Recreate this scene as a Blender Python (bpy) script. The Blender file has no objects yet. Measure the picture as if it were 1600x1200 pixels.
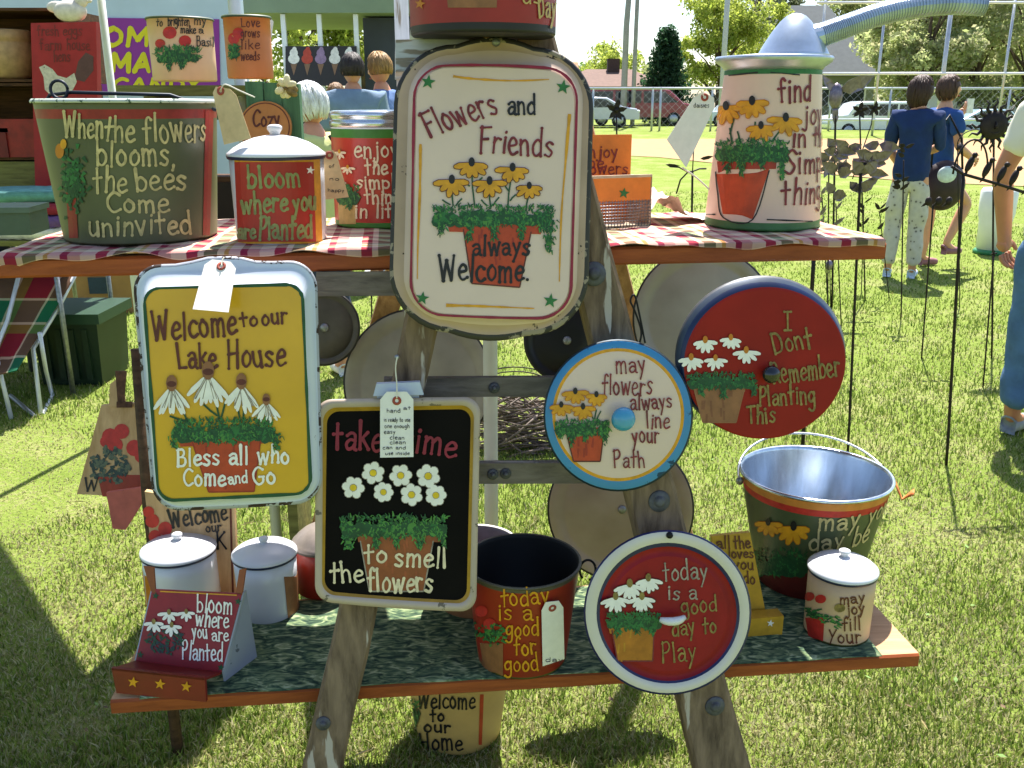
import bpy, bmesh, math, random
import numpy as np
from mathutils import Vector, Matrix, noise as mnoise

random.seed(7)
SC = bpy.context.scene
COL = SC.collection
# ---------------------------------------------------------------- camera, sky, sun, exposure
EYE = Vector((0.0, 0.0, 1.47))
PITCH = math.radians(16.7)
FOC = 1450.0                      # focal length in pixels of the 1600x1200 photograph
cd = bpy.data.cameras.new('camera')
cd.sensor_width = 36.0
cd.lens = 36.0 * FOC / 1600.0
cd.clip_start = 0.05
cd.clip_end = 600.0
cam = bpy.data.objects.new('camera', cd)
cam.location = EYE
cam.rotation_euler = (math.radians(90) - PITCH, 0, 0)
COL.objects.link(cam)
SC.camera = cam

SUN_EL = math.radians(62)
SUN_AZ = math.radians(13)         # clockwise from +Y
w = bpy.data.worlds.new('World')
SC.world = w
w.use_nodes = True
nt = w.node_tree
bg = nt.nodes['Background']
sky = nt.nodes.new('ShaderNodeTexSky')
sky.sky_type = 'NISHITA'
sky.sun_disc = False
sky.sun_elevation = SUN_EL
sky.sun_rotation = SUN_AZ
sky.air_density = 1.0
sky.dust_density = 1.3
sky.ozone_density = 1.6
nt.links.new(sky.outputs[0], bg.inputs[0])
bg.inputs[1].default_value = 0.10
sd = bpy.data.lights.new('sun', 'SUN')
sd.energy = 5.0
sd.angle = math.radians(0.5)
sd.color = (1.0, 0.96, 0.90)
sun = bpy.data.objects.new('sun', sd)
SUNDIR = Vector((math.sin(SUN_AZ) * math.cos(SUN_EL), math.cos(SUN_AZ) * math.cos(SUN_EL), math.sin(SUN_EL)))
sun.rotation_euler = SUNDIR.to_track_quat('Z', 'Y').to_euler()
sun.location = (2, 6, 12)
COL.objects.link(sun)
SC.view_settings.view_transform = 'Standard'
SC.view_settings.look = 'None'
SC.view_settings.exposure = 1.38
SC.view_settings.gamma = 1.0
SC.cycles.max_bounces = 6
SC.cycles.sample_clamp_indirect = 6

# ---------------------------------------------------------------- rays: photograph pixel -> place in the world
CP, SP = math.cos(PITCH), math.sin(PITCH)
def ray(px, py):
    a = (px - 800.0) / FOC; b = (600.0 - py) / FOC
    return Vector((a, CP + b * SP, -SP + b * CP))
def G(px, py, h=0.0):
    d = ray(px, py); t = (h - EYE.z) / d.z
    return EYE + d * t
def Y(px, py, y):
    d = ray(px, py); return EYE + d * (y / d.y)
def PP(px, py, p0, n):
    d = ray(px, py); return EYE + d * ((p0 - EYE).dot(n) / d.dot(n))
def depth(p):
    v = p - EYE; return v.y * CP - v.z * SP
def tz(x, y):                     # ground level: the lawn rises gently beyond twenty metres
    t = min(max((y - 18.0) / 26.0, 0.0), 1.4)
    return 0.50 * t * t * (3 - 2 * min(t, 1.0)) if t < 1 else 0.50 + 0.3 * (t - 1)

# ---------------------------------------------------------------- materials
def lin(hx):
    r = []
    for i in (0, 2, 4):
        c = int(hx[i:i + 2], 16) / 255.0
        r.append(c / 12.92 if c <= 0.04045 else ((c + 0.055) / 1.055) ** 2.4)
    return r
MATS = {}
def _new(name):
    m = bpy.data.materials.new(name); m.use_nodes = True
    t = m.node_tree; b = t.nodes['Principled BSDF']
    return m, t, b
def N(t, kind, **kw):
    n = t.nodes.new(kind)
    for k, v in kw.items():
        if k == 'inp':
            for kk, vv in v.items(): n.inputs[kk].default_value = vv
        else: setattr(n, k, v)
    return n
def mapped(t, scale=(1, 1, 1), src='Object'):
    tc = N(t, 'ShaderNodeTexCoord'); mp = N(t, 'ShaderNodeMapping')
    mp.inputs['Scale'].default_value = scale
    t.links.new(tc.outputs[src], mp.inputs['Vector'])
    return mp.outputs[0]
def ramp(t, fac, stops, mode='LINEAR'):
    r = N(t, 'ShaderNodeValToRGB'); r.color_ramp.interpolation = mode
    e = r.color_ramp.elements
    while len(e) < len(stops): e.new(0.5)
    for el, (p, c) in zip(e, stops):
        el.position = p; el.color = (c[0], c[1], c[2], 1)
    t.links.new(fac, r.inputs[0])
    return r.outputs[0]
def M(name, hx, rough=0.55, metal=0.0, var=0.14, scale=25.0, bump=0.0, stretch=(1, 1, 1), spec=0.4, coat=0.0):
    if name in MATS: return MATS[name]
    m, t, b = _new(name)
    c = lin(hx)
    v = mapped(t, tuple(scale * s for s in stretch))
    nz = N(t, 'ShaderNodeTexNoise', inp={'Scale': 1.0, 'Detail': 5.0, 'Roughness': 0.6})
    t.links.new(v, nz.inputs['Vector'])
    lo = [max(x * (1 - 1.6 * var), 0) for x in c]; hi = [min(x * (1 + 1.6 * var), 1) for x in c]
    t.links.new(ramp(t, nz.outputs[0], [(0.28, lo), (0.72, hi)]), b.inputs['Base Color'])
    b.inputs['Roughness'].default_value = rough
    b.inputs['Metallic'].default_value = metal
    b.inputs['Specular IOR Level'].default_value = spec
    if coat: b.inputs['Coat Weight'].default_value = coat; b.inputs['Coat Roughness'].default_value = 0.12
    if bump:
        bp = N(t, 'ShaderNodeBump', inp={'Strength': bump, 'Distance': 0.01})
        t.links.new(nz.outputs[0], bp.inputs['Height']); t.links.new(bp.outputs[0], b.inputs['Normal'])
    MATS[name] = m
    return m
def chipped(name, base, chip, thr, scale=40.0, rough=0.3, stain=None):
    """enamel with chips and rust where the noise passes thr"""
    if name in MATS: return MATS[name]
    m, t, b = _new(name)
    v = mapped(t)
    n1 = N(t, 'ShaderNodeTexNoise', inp={'Scale': scale, 'Detail': 6.0, 'Roughness': 0.65})
    n2 = N(t, 'ShaderNodeTexNoise', inp={'Scale': 7.0, 'Detail': 4.0})
    t.links.new(v, n1.inputs['Vector']); t.links.new(v, n2.inputs['Vector'])
    cb, cc = lin(base), lin(chip); cs = lin(stain) if stain else [x * 0.85 for x in cb]
    base_c = ramp(t, n2.outputs[0], [(0.35, cb), (0.72, cs)])
    fac = ramp(t, n1.outputs[0], [(thr, (0, 0, 0)), (thr + 0.02, (1, 1, 1))])
    mx = N(t, 'ShaderNodeMix', data_type='RGBA')
    t.links.new(fac, mx.inputs[0]); t.links.new(base_c, mx.inputs[6]); mx.inputs[7].default_value = (*cc, 1)
    t.links.new(mx.outputs[2], b.inputs['Base Color'])
    rr = N(t, 'ShaderNodeMapRange', inp={3: rough, 4: 0.8})
    t.links.new(fac, rr.inputs[0]); t.links.new(rr.outputs[0], b.inputs['Roughness'])
    MATS[name] = m
    return m
def wood(name, hx, dark, scale=(6, 60, 60), rough=0.75, bump=0.5, flake=None):
    if name in MATS: return MATS[name]
    m, t, b = _new(name)
    v = mapped(t, scale)
    n1 = N(t, 'ShaderNodeTexNoise', inp={'Scale': 1.0, 'Detail': 8.0, 'Roughness': 0.65, 'Distortion': 0.4})
    t.links.new(v, n1.inputs['Vector'])
    col = ramp(t, n1.outputs[0], [(0.3, lin(dark)), (0.62, lin(hx)), (0.8, [min(1, 1.25 * x) for x in lin(hx)])])
    if flake:
        n2 = N(t, 'ShaderNodeTexNoise', inp={'Scale': 1.0, 'Detail': 5.0})
        v2 = mapped(t, tuple(s * 0.55 for s in scale)); t.links.new(v2, n2.inputs['Vector'])
        f = ramp(t, n2.outputs[0], [(0.62, (0, 0, 0)), (0.64, (1, 1, 1))])
        mx = N(t, 'ShaderNodeMix', data_type='RGBA')
        t.links.new(f, mx.inputs[0]); t.links.new(col, mx.inputs[6]); mx.inputs[7].default_value = (*lin(flake), 1)
        col = mx.outputs[2]
    t.links.new(col, b.inputs['Base Color'])
    b.inputs['Roughness'].default_value = rough; b.inputs['Specular IOR Level'].default_value = 0.25
    bp = N(t, 'ShaderNodeBump', inp={'Strength': bump, 'Distance': 0.004})
    t.links.new(n1.outputs[0], bp.inputs['Height']); t.links.new(bp.outputs[0], b.inputs['Normal'])
    MATS[name] = m
    return m
def attr_mat(name, rough=0.7, trans=0.0, spec=0.2):
    if name in MATS: return MATS[name]
    m, t, b = _new(name)
    a = N(t, 'ShaderNodeAttribute', attribute_name='Col')
    t.links.new(a.outputs['Color'], b.inputs['Base Color'])
    b.inputs['Roughness'].default_value = rough; b.inputs['Specular IOR Level'].default_value = spec
    if trans:
        tr = N(t, 'ShaderNodeBsdfTranslucent'); t.links.new(a.outputs['Color'], tr.inputs[0])
        mx = N(t, 'ShaderNodeMixShader', inp={0: trans})
        out = t.nodes['Material Output']
        t.links.new(b.outputs[0], mx.inputs[1]); t.links.new(tr.outputs[0], mx.inputs[2]); t.links.new(mx.outputs[0], out.inputs[0])
    MATS[name] = m
    return m
def plaid(name, cols, per=(0.11, 0.11), rough=0.85, cols2=None):
    """woven check: stripes of both directions laid over each other, from the cloth's own UVs"""
    if name in MATS: return MATS[name]
    m, t, b = _new(name)
    tc = N(t, 'ShaderNodeTexCoord'); sx = N(t, 'ShaderNodeSeparateXYZ'); t.links.new(tc.outputs['UV'], sx.inputs[0])
    outs = []
    for k in (0, 1):
        d = N(t, 'ShaderNodeMath', operation='DIVIDE', inp={1: per[k]}); t.links.new(sx.outputs[k], d.inputs[0])
        fr = N(t, 'ShaderNodeMath', operation='FRACT'); t.links.new(d.outputs[0], fr.inputs[0])
        outs.append(ramp(t, fr.outputs[0], [(p, lin(c)) for p, c in (cols2 if k and cols2 else cols)], 'CONSTANT'))
    mx = N(t, 'ShaderNodeMix', data_type='RGBA'); mx.inputs[0].default_value = 0.5
    t.links.new(outs[0], mx.inputs[6]); t.links.new(outs[1], mx.inputs[7])
    t.links.new(mx.outputs[2], b.inputs['Base Color'])
    b.inputs['Roughness'].default_value = rough; b.inputs['Specular IOR Level'].default_value = 0.1
    MATS[name] = m
    return m

# ---------------------------------------------------------------- mesh collecting
class MB:
    def __init__(s): s.v = []; s.f = []; s.mi = []; s.sm = []
    def add(s, vs, fs, mi=0, smooth=False):
        o = len(s.v); s.v += [tuple(p) for p in vs]
        for f in fs:
            s.f.append(tuple(i + o for i in f)); s.mi.append(mi); s.sm.append(smooth)
        return s
    def box(s, c, size, rz=0.0, mi=0, R=None):
        c = Vector(c); R = R or Matrix.Rotation(rz, 3, 'Z')
        vs = [c + R @ Vector((size[0] / 2 * i, size[1] / 2 * j, size[2] / 2 * k)) for i in (-1, 1) for j in (-1, 1) for k in (-1, 1)]
        return s.add(vs, [(0, 1, 3, 2), (4, 6, 7, 5), (0, 4, 5, 1), (2, 3, 7, 6), (0, 2, 6, 4), (1, 5, 7, 3)], mi)
    def hexa(s, a, b, mi=0):      # two quads of corner points joined into a solid
        vs = list(a) + list(b)
        return s.add(vs, [(3, 2, 1, 0), (4, 5, 6, 7)] + [(i, (i + 1) % 4, 4 + (i + 1) % 4, 4 + i) for i in range(4)], mi)
    def slab(s, pts, off, mi=0, mi_side=None):   # polygon given a thickness vector
        n = len(pts); off = Vector(off)
        vs = [Vector(p) for p in pts] + [Vector(p) + off for p in pts]
        s.add(vs, [tuple(range(n)), tuple(range(2 * n - 1, n - 1, -1))], mi)
        return s.add(vs, [(i, (i + 1) % n, n + (i + 1) % n, n + i) for i in range(n)], mi if mi_side is None else mi_side)
    def tube(s, path, r, seg=8, mi=0, closed=False, smooth=True):
        P = [Vector(p) for p in path]; n = len(P)
        rs = r if isinstance(r, (list, tuple)) else [r] * n
        ref = None; vs = []
        for i in range(n):
            a = P[(i - 1) % n] if (closed or i > 0) else P[i]; c = P[(i + 1) % n] if (closed or i < n - 1) else P[i]
            d = (c - a)
            if d.length < 1e-9: d = Vector((0, 0, 1))
            d.normalize()
            if ref is None: ref = d.orthogonal().normalized()
            ref = (ref - d * ref.dot(d))
            if ref.length < 1e-6: ref = d.orthogonal()
            ref.normalize(); q = d.cross(ref)
            for k in range(seg):
                a_ = 2 * math.pi * k / seg
                vs.append(P[i] + (ref * math.cos(a_) + q * math.sin(a_)) * rs[i])
        fs = []
        m = n if closed else n - 1
        for i in range(m):
            for k in range(seg):
                j = (i + 1) % n
                fs.append((i * seg + k, i * seg + (k + 1) % seg, j * seg + (k + 1) % seg, j * seg + k))
        s.add(vs, fs, mi, smooth)
        if not closed:
            o = len(s.v) - n * seg
            s.f += [tuple(o + k for k in range(seg - 1, -1, -1)), tuple(o + (n - 1) * seg + k for k in range(seg))]
            s.mi += [mi, mi]; s.sm += [False, False]
        return s
    def lathe(s, prof, c, seg=48, R=None, smooth=True, cap=True):
        """prof: (radius, height, material index of the band that follows)"""
        c = Vector(c); n = len(prof); vs = []
        for p in prof:
            for k in range(seg):
                a = 2 * math.pi * k / seg
                q = Vector((p[0] * math.cos(a), p[0] * math.sin(a), p[1]))
                vs.append(c + (R @ q if R else q))
        o = len(s.v); s.v += [tuple(p) for p in vs]
        for i in range(n - 1):
            for k in range(seg):
                s.f.append((o + i * seg + k, o + i * seg + (k + 1) % seg, o + (i + 1) * seg + (k + 1) % seg, o + (i + 1) * seg + k))
                s.mi.append(prof[i][2] if len(prof[i]) > 2 else 0); s.sm.append(smooth)
        if cap:
            if prof[0][0] > 1e-5: s.f.append(tuple(o + k for k in range(seg - 1, -1, -1))); s.mi.append(prof[0][2] if len(prof[0]) > 2 else 0); s.sm.append(False)
            if prof[-1][0] > 1e-5: s.f.append(tuple(o + (n - 1) * seg + k for k in range(seg))); s.mi.append(prof[-2][2] if len(prof[-2]) > 2 else 0); s.sm.append(False)
        return s
    def ball(s, c, r, seg=16, rings=10, mi=0, R=None):
        rx, ry, rz = (r, r, r) if not isinstance(r, (tuple, list)) else r
        c = Vector(c); vs = []; fs = []
        for i in range(rings + 1):
            th = math.pi * i / rings
            for k in range(seg):
                a = 2 * math.pi * k / seg
                q = Vector((rx * math.sin(th) * math.cos(a), ry * math.sin(th) * math.sin(a), rz * math.cos(th)))
                vs.append(c + (R @ q if R else q))
        for i in range(rings):
            for k in range(seg):
                fs.append((i * seg + k, (i + 1) * seg + k, (i + 1) * seg + (k + 1) % seg, i * seg + (k + 1) % seg))
        return s.add(vs, fs, mi, True)
    def loops(s, L, mis, smooth=False, cap_last=None, cap_first=None):
        n = len(L[0])
        for a, b, mi in zip(L[:-1], L[1:], mis):
            s.add(list(a) + list(b), [(i, (i + 1) % n, n + (i + 1) % n, n + i) for i in range(n)], mi, smooth)
        if cap_last is not None: s.add(L[-1], [tuple(range(n))], cap_last)
        if cap_first is not None: s.add(L[0], [tuple(range(n - 1, -1, -1))], cap_first)
        return s
    def build(s, name, mats, root=None, origin=None, weld=True):
        if not isinstance(mats, (list, tuple)): mats = [mats]
        me = bpy.data.meshes.new(name)
        org = Vector(origin) if origin is not None else (root.location.copy() if root and root.type == 'EMPTY' else Vector((0, 0, 0)))
        me.from_pydata([tuple(Vector(p) - org) for p in s.v], [], s.f)
        for m in mats: me.materials.append(m)
        me.polygons.foreach_set('material_index', s.mi)
        me.polygons.foreach_set('use_smooth', s.sm)
        if weld and len(s.v) < 60000:
            bm = bmesh.new(); bm.from_mesh(me)
            bmesh.ops.remove_doubles(bm, verts=bm.verts, dist=1e-5)
            bmesh.ops.recalc_face_normals(bm, faces=bm.faces)
            bm.to_mesh(me); bm.free()
        me.update()
        o = bpy.data.objects.new(name, me); COL.objects.link(o)
        if root is not None:
            o.parent = root
            if root.type == 'EMPTY': o.location = org - root.location
            else: o.location = org - Vector(root.get('_org', (0, 0, 0)))
        else: o.location = org
        o['_org'] = tuple(org)
        return o
def thing(name, label, cat, loc, group=None):
    o = bpy.data.objects.new(name, None); COL.objects.link(o); o.location = loc
    o.empty_display_size = 0.1
    o['label'] = label; o['category'] = cat
    if group: o['group'] = group
    return o
def tag(o, label, cat, group=None):
    o['label'] = label; o['category'] = cat
    if group: o['group'] = group
    return o
def struct(o): o['kind'] = 'structure'; return o

# ---------------------------------------------------------------- painted decoration: strokes laid on a flat or conical surface
class Flat:
    def __init__(s, p0, n): s.p0 = Vector(p0); s.n = Vector(n).normalized()
    def map(s, x, y, off=0.0): return PP(x, y, s.p0 + s.n * off, s.n)
class Cone:
    def __init__(s, c, r0, z0, r1, z1): s.c = Vector(c); s.r0, s.z0, s.r1, s.z1 = r0, z0, r1, z1
    def rad(s, z): return s.r0 + (s.r1 - s.r0) * (z - s.z0) / (s.z1 - s.z0)
    def map(s, x, y, off=0.0):
        d = ray(x, y); ox, oy = EYE.x - s.c.x, EYE.y - s.c.y
        k = (s.r1 - s.r0) / (s.z1 - s.z0); r_ = s.r0 + k * (EYE.z - s.z0) + off; dr = k * d.z
        A = d.x * d.x + d.y * d.y - dr * dr; B = ox * d.x + oy * d.y - r_ * dr; Cc = ox * ox + oy * oy - r_ * r_
        D = B * B - A * Cc
        if D < 0:
            p = EYE + d * (-B / A)
            v = Vector((p.x - s.c.x, p.y - s.c.y, 0)); v = v.normalized() * (s.rad(p.z) + off)
            return Vector((s.c.x + v.x, s.c.y + v.y, p.z))
        return EYE + d * ((-B - math.sqrt(D)) / A)
class Wrap:
    """lettering that runs on round the side of a can from the px column where the word starts"""
    def __init__(s, cone, xc, rp): s.C = cone; s.xc = xc; s.rp = rp; s.xs = xc
    def start(s, x): s.xs = x; return s
    def map(s, x, y, off=0.0):
        z = s.C.map(s.xs, y).z; f0 = math.asin(max(-1, min(1, (s.xs - s.xc) / s.rp)))
        a = math.atan2(EYE.y - s.C.c.y, EYE.x - s.C.c.x) + f0 + (x - s.xs) / s.rp; r = s.C.rad(z) + off
        return Vector((s.C.c.x + r * math.cos(a), s.C.c.y + r * math.sin(a), z))
def spline(pts, n=5):
    if len(pts) < 3: return list(pts)
    P = [pts[0]] + list(pts) + [pts[-1]]; out = []
    for i in range(1, len(P) - 2):
        p0, p1, p2, p3 = P[i - 1], P[i], P[i + 1], P[i + 2]
        for k in range(n):
            t = k / n
            out.append(tuple(0.5 * (2 * p1[j] + (p2[j] - p0[j]) * t + (2 * p0[j] - 5 * p1[j] + 4 * p2[j] - p3[j]) * t * t + (3 * p1[j] - p0[j] - 3 * p2[j] + p3[j]) * t ** 3) for j in (0, 1)))
    out.append(tuple(pts[-1]))
    return out
FONT = {
 'a': (.46, "~.06,.5 .2,.6 .36,.55 .4,.3 .4,.04 .47,.0|~.4,.32 .2,.36 .06,.2 .14,.02 .3,.06 .4,.2"),
 'b': (.46, ".08,1 .08,0|~.08,.45 .24,.6 .42,.42 .4,.14 .24,0 .08,.1"),
 'c': (.42, "~.4,.5 .24,.6 .06,.4 .08,.12 .24,0 .42,.1"),
 'd': (.48, ".4,1 .42,0|~.4,.48 .24,.58 .06,.38 .08,.1 .22,0 .4,.12"),
 'e': (.42, "~.07,.3 .36,.36 .36,.52 .22,.6 .07,.42 .06,.16 .2,0 .42,.1"),
 'f': (.36, "~.36,.9 .26,1 .16,.86 .16,.4 .16,0|.02,.55 .32,.58"),
 'g': (.46, "~.4,.5 .24,.6 .06,.42 .1,.16 .26,.14 .4,.3|~.4,.58 .41,.0 .36,-.26 .2,-.34 .04,-.24"),
 'h': (.46, ".08,1 .08,0|~.08,.4 .24,.6 .38,.48 .4,0"),
 'i': (.2, ".1,.6 .1,0|.1,.8 .11,.83"),
 'j': (.3, "~.22,.6 .22,-.1 .14,-.3 .0,-.22|.22,.8 .23,.83"),
 'k': (.44, ".08,1 .08,0|.38,.6 .1,.3|.18,.36 .42,0"),
 'l': (.2, ".1,1 .1,0"),
 'm': (.66, ".07,.6 .07,0|~.07,.42 .2,.6 .31,.48 .32,0|~.32,.42 .46,.6 .57,.48 .59,0"),
 'n': (.46, ".07,.6 .07,0|~.07,.42 .24,.6 .37,.48 .39,0"),
 'o': (.44, "~.22,.6 .06,.42 .07,.14 .22,0 .38,.16 .37,.44 .2,.6"),
 'p': (.46, ".08,.6 .08,-.38|~.08,.45 .24,.6 .42,.42 .4,.14 .24,.02 .08,.12"),
 'r': (.36, ".07,.6 .07,0|~.07,.4 .2,.58 .34,.54"),
 's': (.4, "~.36,.52 .22,.6 .08,.48 .2,.33 .34,.2 .24,.02 .05,.08"),
 't': (.38, ".18,.95 .18,0|.02,.56 .36,.6"),
 'u': (.46, "~.06,.6 .07,.18 .2,0 .36,.14|.37,.6 .4,0"),
 'v': (.42, ".03,.6 .2,0|.38,.6 .2,0"),
 'w': (.62, ".03,.6 .16,0|.16,0 .3,.52|.3,.52 .44,0|.44,0 .58,.62"),
 'x': (.42, ".04,.6 .38,0|.36,.6 .05,0"),
 'y': (.44, ".05,.6 .22,.12|~.38,.62 .22,.05 .08,-.36"),
 'z': (.4, ".05,.58 .36,.58|.36,.58 .05,.02|.05,.02 .38,.03"),
 'A': (.6, ".04,0 .3,1|.3,1 .56,0|.13,.34 .47,.36"),
 'C': (.56, "~.52,.86 .3,1 .08,.7 .08,.3 .28,0 .54,.14"),
 'B': (.52, ".1,1 .08,0|~.06,.96 .34,.98 .42,.76 .3,.56 .1,.53|~.1,.53 .42,.5 .48,.22 .34,.02 .08,.03"),
 'D': (.6, ".1,1 .1,0|~.08,.98 .38,.95 .54,.6 .46,.15 .1,.02"),
 'E': (.5, ".1,1 .1,0|.1,.98 .46,.98|.1,.52 .4,.54|.1,.02 .48,.02"),
 'F': (.5, ".1,1 .1,0|.04,.96 .5,1|.1,.52 .38,.55"),
 'G': (.58, "~.52,.86 .3,1 .08,.7 .08,.3 .28,0 .5,.14 .52,.42|.34,.44 .56,.44"),
 'H': (.58, ".08,1 .1,0|.48,1 .5,0|.1,.5 .48,.54"),
 'I': (.3, ".15,1 .15,0|.04,1 .26,1|.04,0 .26,0"),
 'L': (.5, ".1,1 .12,.03|.12,.03 .48,.04"),
 'M': (.74, ".08,0 .1,1|.1,1 .36,.3|.36,.3 .62,1|.62,1 .66,0"),
 'N': (.6, ".08,0 .1,1|.1,1 .5,0|.5,0 .5,1"),
 'O': (.64, "~.32,1 .08,.7 .1,.24 .32,0 .56,.26 .54,.74 .3,1"),
 'P': (.5, ".1,1 .08,0|~.06,.92 .34,1 .46,.76 .34,.52 .1,.46"),
 'R': (.52, ".1,1 .08,0|~.06,.92 .34,1 .44,.76 .32,.56 .1,.5|.22,.5 .48,0"),
 'S': (.5, "~.46,.84 .28,1 .1,.8 .26,.54 .44,.3 .3,.02 .05,.14"),
 'T': (.5, ".26,1 .26,0|.02,.96 .5,1"),
 'W': (.8, ".04,1 .2,0|.2,0 .38,.8|.38,.8 .56,.02|.56,.02 .72,1"),
 'Y': (.5, ".05,1 .24,.5|~.46,1 .24,.45 .12,0"),
 'K': (.52, ".1,1 .08,0|.46,1 .1,.46|.2,.54 .5,0"),
 ',': (.16, ".08,.05 .05,-.14"), '.': (.14, ".07,.02 .08,.04"), ' ': (.3, ""),
}
class Paint:
    """strokes in photograph pixels, mapped onto the surface they are painted on"""
    def __init__(s, surf, base=0.0006, tick=8e-6): s.S = surf; s.mb = MB(); s.mats = []; s.base = base; s.k = 0; s.tick = tick
    def mi(s, m):
        if m not in s.mats: s.mats.append(m)
        return s.mats.index(m)
    def q(s, x, y, layer): return s.S.map(x, y, s.base + layer * 0.0003 + (s.k % 25) * s.tick)
    def face(s, pts, m, layer): s.k += 1; s.mb.add([s.q(x, y, layer) for x, y in pts], [tuple(range(len(pts)))], s.mi(m))
    def disc(s, x, y, r, m, layer=1, n=10, ry=None):
        s.face([(x + r * math.cos(2 * math.pi * k / n), y + (ry or r) * math.sin(2 * math.pi * k / n)) for k in range(n)], m, layer)
    def stroke(s, pts, w, m, layer=1, dots=0.0, taper=(1, 1), wob=0.0):
        n = len(pts); L = []; Rr = []; s.k += 1
        for i in range(n):
            a = pts[max(i - 1, 0)]; b = pts[min(i + 1, n - 1)]
            dx, dy = b[0] - a[0], b[1] - a[1]; l = math.hypot(dx, dy) or 1
            f = i / max(n - 1, 1); ww = w / 2 * (taper[0] + (taper[1] - taper[0]) * f) * (1 + random.uniform(-wob, wob))
            L.append((pts[i][0] - dy / l * ww, pts[i][1] + dx / l * ww)); Rr.append((pts[i][0] + dy / l * ww, pts[i][1] - dx / l * ww))
        vs = [s.q(x, y, layer) for x, y in L + Rr]
        s.mb.add(vs, [(i, i + 1, n + i + 1, n + i) for i in range(n - 1)], s.mi(m))
        if dots:
            for p in (pts[0], pts[-1]): s.disc(p[0], p[1], w * 0.5 * dots, m, layer + 0.4, 8)
    def fill(s, pts, m, layer=1, rows=10, cols=8):   # for curved surfaces: polygon cut into small quads
        ys = [p[1] for p in pts]; y0, y1 = min(ys), max(ys); rowsv = []
        for i in range(rows + 1):
            y = y0 + (y1 - y0) * (0.001 + 0.998 * i / rows); xs = []
            for a, b in zip(pts, pts[1:] + pts[:1]):
                if (a[1] - y) * (b[1] - y) <= 0 and a[1] != b[1]: xs.append(a[0] + (b[0] - a[0]) * (y - a[1]) / (b[1] - a[1]))
            if len(xs) < 2: xs = [pts[0][0], pts[0][0]]
            rowsv.append([(min(xs) + (max(xs) - min(xs)) * k / cols, y) for k in range(cols + 1)])
        vs = [s.q(x, y, layer) for r in rowsv for x, y in r]; c = cols + 1
        s.mb.add(vs, [(i * c + k, i * c + k + 1, (i + 1) * c + k + 1, (i + 1) * c + k) for i in range(rows) for k in range(cols)], s.mi(m))
    def text(s, st, x, y, h, W, m, slope=0.0, w=None, layer=4, jit=0.075, dots=1.3, lean=0.0):
        """baseline starts at x, y; cap height h; whole width W; slope = rise of the baseline in px over the word (up positive)"""
        adv = [FONT.get(c, FONT['o'])[0] + 0.09 for c in st]; tot = sum(adv) - 0.09
        sx = W / tot; h = h * .94; w = (w or h * 0.11) * .86; ang = math.atan2(slope, W); cx = 0.0
        for c, a in zip(st, adv):
            g = FONT.get(c, FONT['o'])[1]; jr = random.uniform(-jit, jit); jy = random.uniform(-jit, jit) * h * 0.6; js = 1 + random.uniform(-jit, jit)
            if g:
                for stq in g.split('|'):
                    sm = stq[0] == '~'; pts = [tuple(float(v) for v in p.split(',')) for p in stq.strip('~').split()]
                    if sm: pts = spline(pts, 4)
                    elif len(pts) == 2: pts = [pts[0], ((pts[0][0] + pts[1][0]) / 2 + random.uniform(-.012, .012), (pts[0][1] + pts[1][1]) / 2), pts[1]]
                    out = []
                    for u, v in pts:
                        xx = u * sx; yy = v * h * js + jy
                        xx += (jr + lean) * yy
                        X = cx * sx + xx
                        out.append((x + X * math.cos(ang) - yy * math.sin(ang) * 1.0, y - X * math.sin(ang) - yy * math.cos(ang)))
                    ta = random.uniform(.78, 1.28); s.stroke(out, w * random.uniform(.88, 1.15), m, layer, dots * random.uniform(.85, 1.12), (ta, 2 - ta), .10)
            cx += a
    def star(s, x, y, r, m, layer=2):
        p = []
        for k in range(10):
            a = -math.pi / 2 + k * math.pi / 5 + 0.15; q = r if k % 2 == 0 else r * 0.42
            p.append((x + q * math.cos(a), y + q * math.sin(a)))
        c = s.q(x, y, layer); vs = [c] + [s.q(px, py, layer) for px, py in p]
        s.mb.add(vs, [(0, i + 1, (i + 1) % 10 + 1) for i in range(10)], s.mi(m))
    def petal(s, x, y, a, l, wd, m, layer, tip=0.75):
        p = [(0, -.1), (.25, -.5 * .7), (.7, -.5), (.95, -.28), (1, 0), (.95, .28), (.7, .5), (.25, .5 * .7), (0, .1)]
        s.face([(x + u * l * math.cos(a) - v * wd * math.sin(a), y + u * l * math.sin(a) + v * wd * math.cos(a)) for u, v in p], m, layer)
    def cone_flower(s, x, y, l, pm, om, cm, n=6, spread=(8, 172), wd=0.36, layer=5, turn=0):
        for k in range(n):
            d = spread[0] + (spread[1] - spread[0]) * k / (n - 1) + turn + random.uniform(-5, 5); a = math.radians(d)
            ll = l * random.uniform(.88, 1.1) * (1.0 if 40 < d < 140 else 1.08)
            if om: s.petal(x - 1 * math.cos(a), y - 1 * math.sin(a), a, ll + 2.2, l * wd + 2.6, om, layer)
            s.petal(x, y, a, ll, l * wd, pm, layer + 1 + .3 * (k % 3))
        s.disc(x, y - l * .12, l * .2, cm, layer + 3, 10, l * .3)
    def daisy(s, x, y, r, pm, om, cm, n=6, layer=5):
        a0 = random.uniform(0, 1)
        for k in range(n):
            a = a0 + 2 * math.pi * k / n + random.uniform(-.08, .08)
            s.disc(x + r * .62 * math.cos(a), y + r * .62 * math.sin(a), r * .42, om, layer, 10)
            s.disc(x + r * .62 * math.cos(a), y + r * .62 * math.sin(a), r * .36, pm, layer + 1 + .2 * (k % 2), 10)
        s.disc(x, y, r * .34, om, layer + 2, 10); s.disc(x, y, r * .29, cm, layer + 3, 10)
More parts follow.
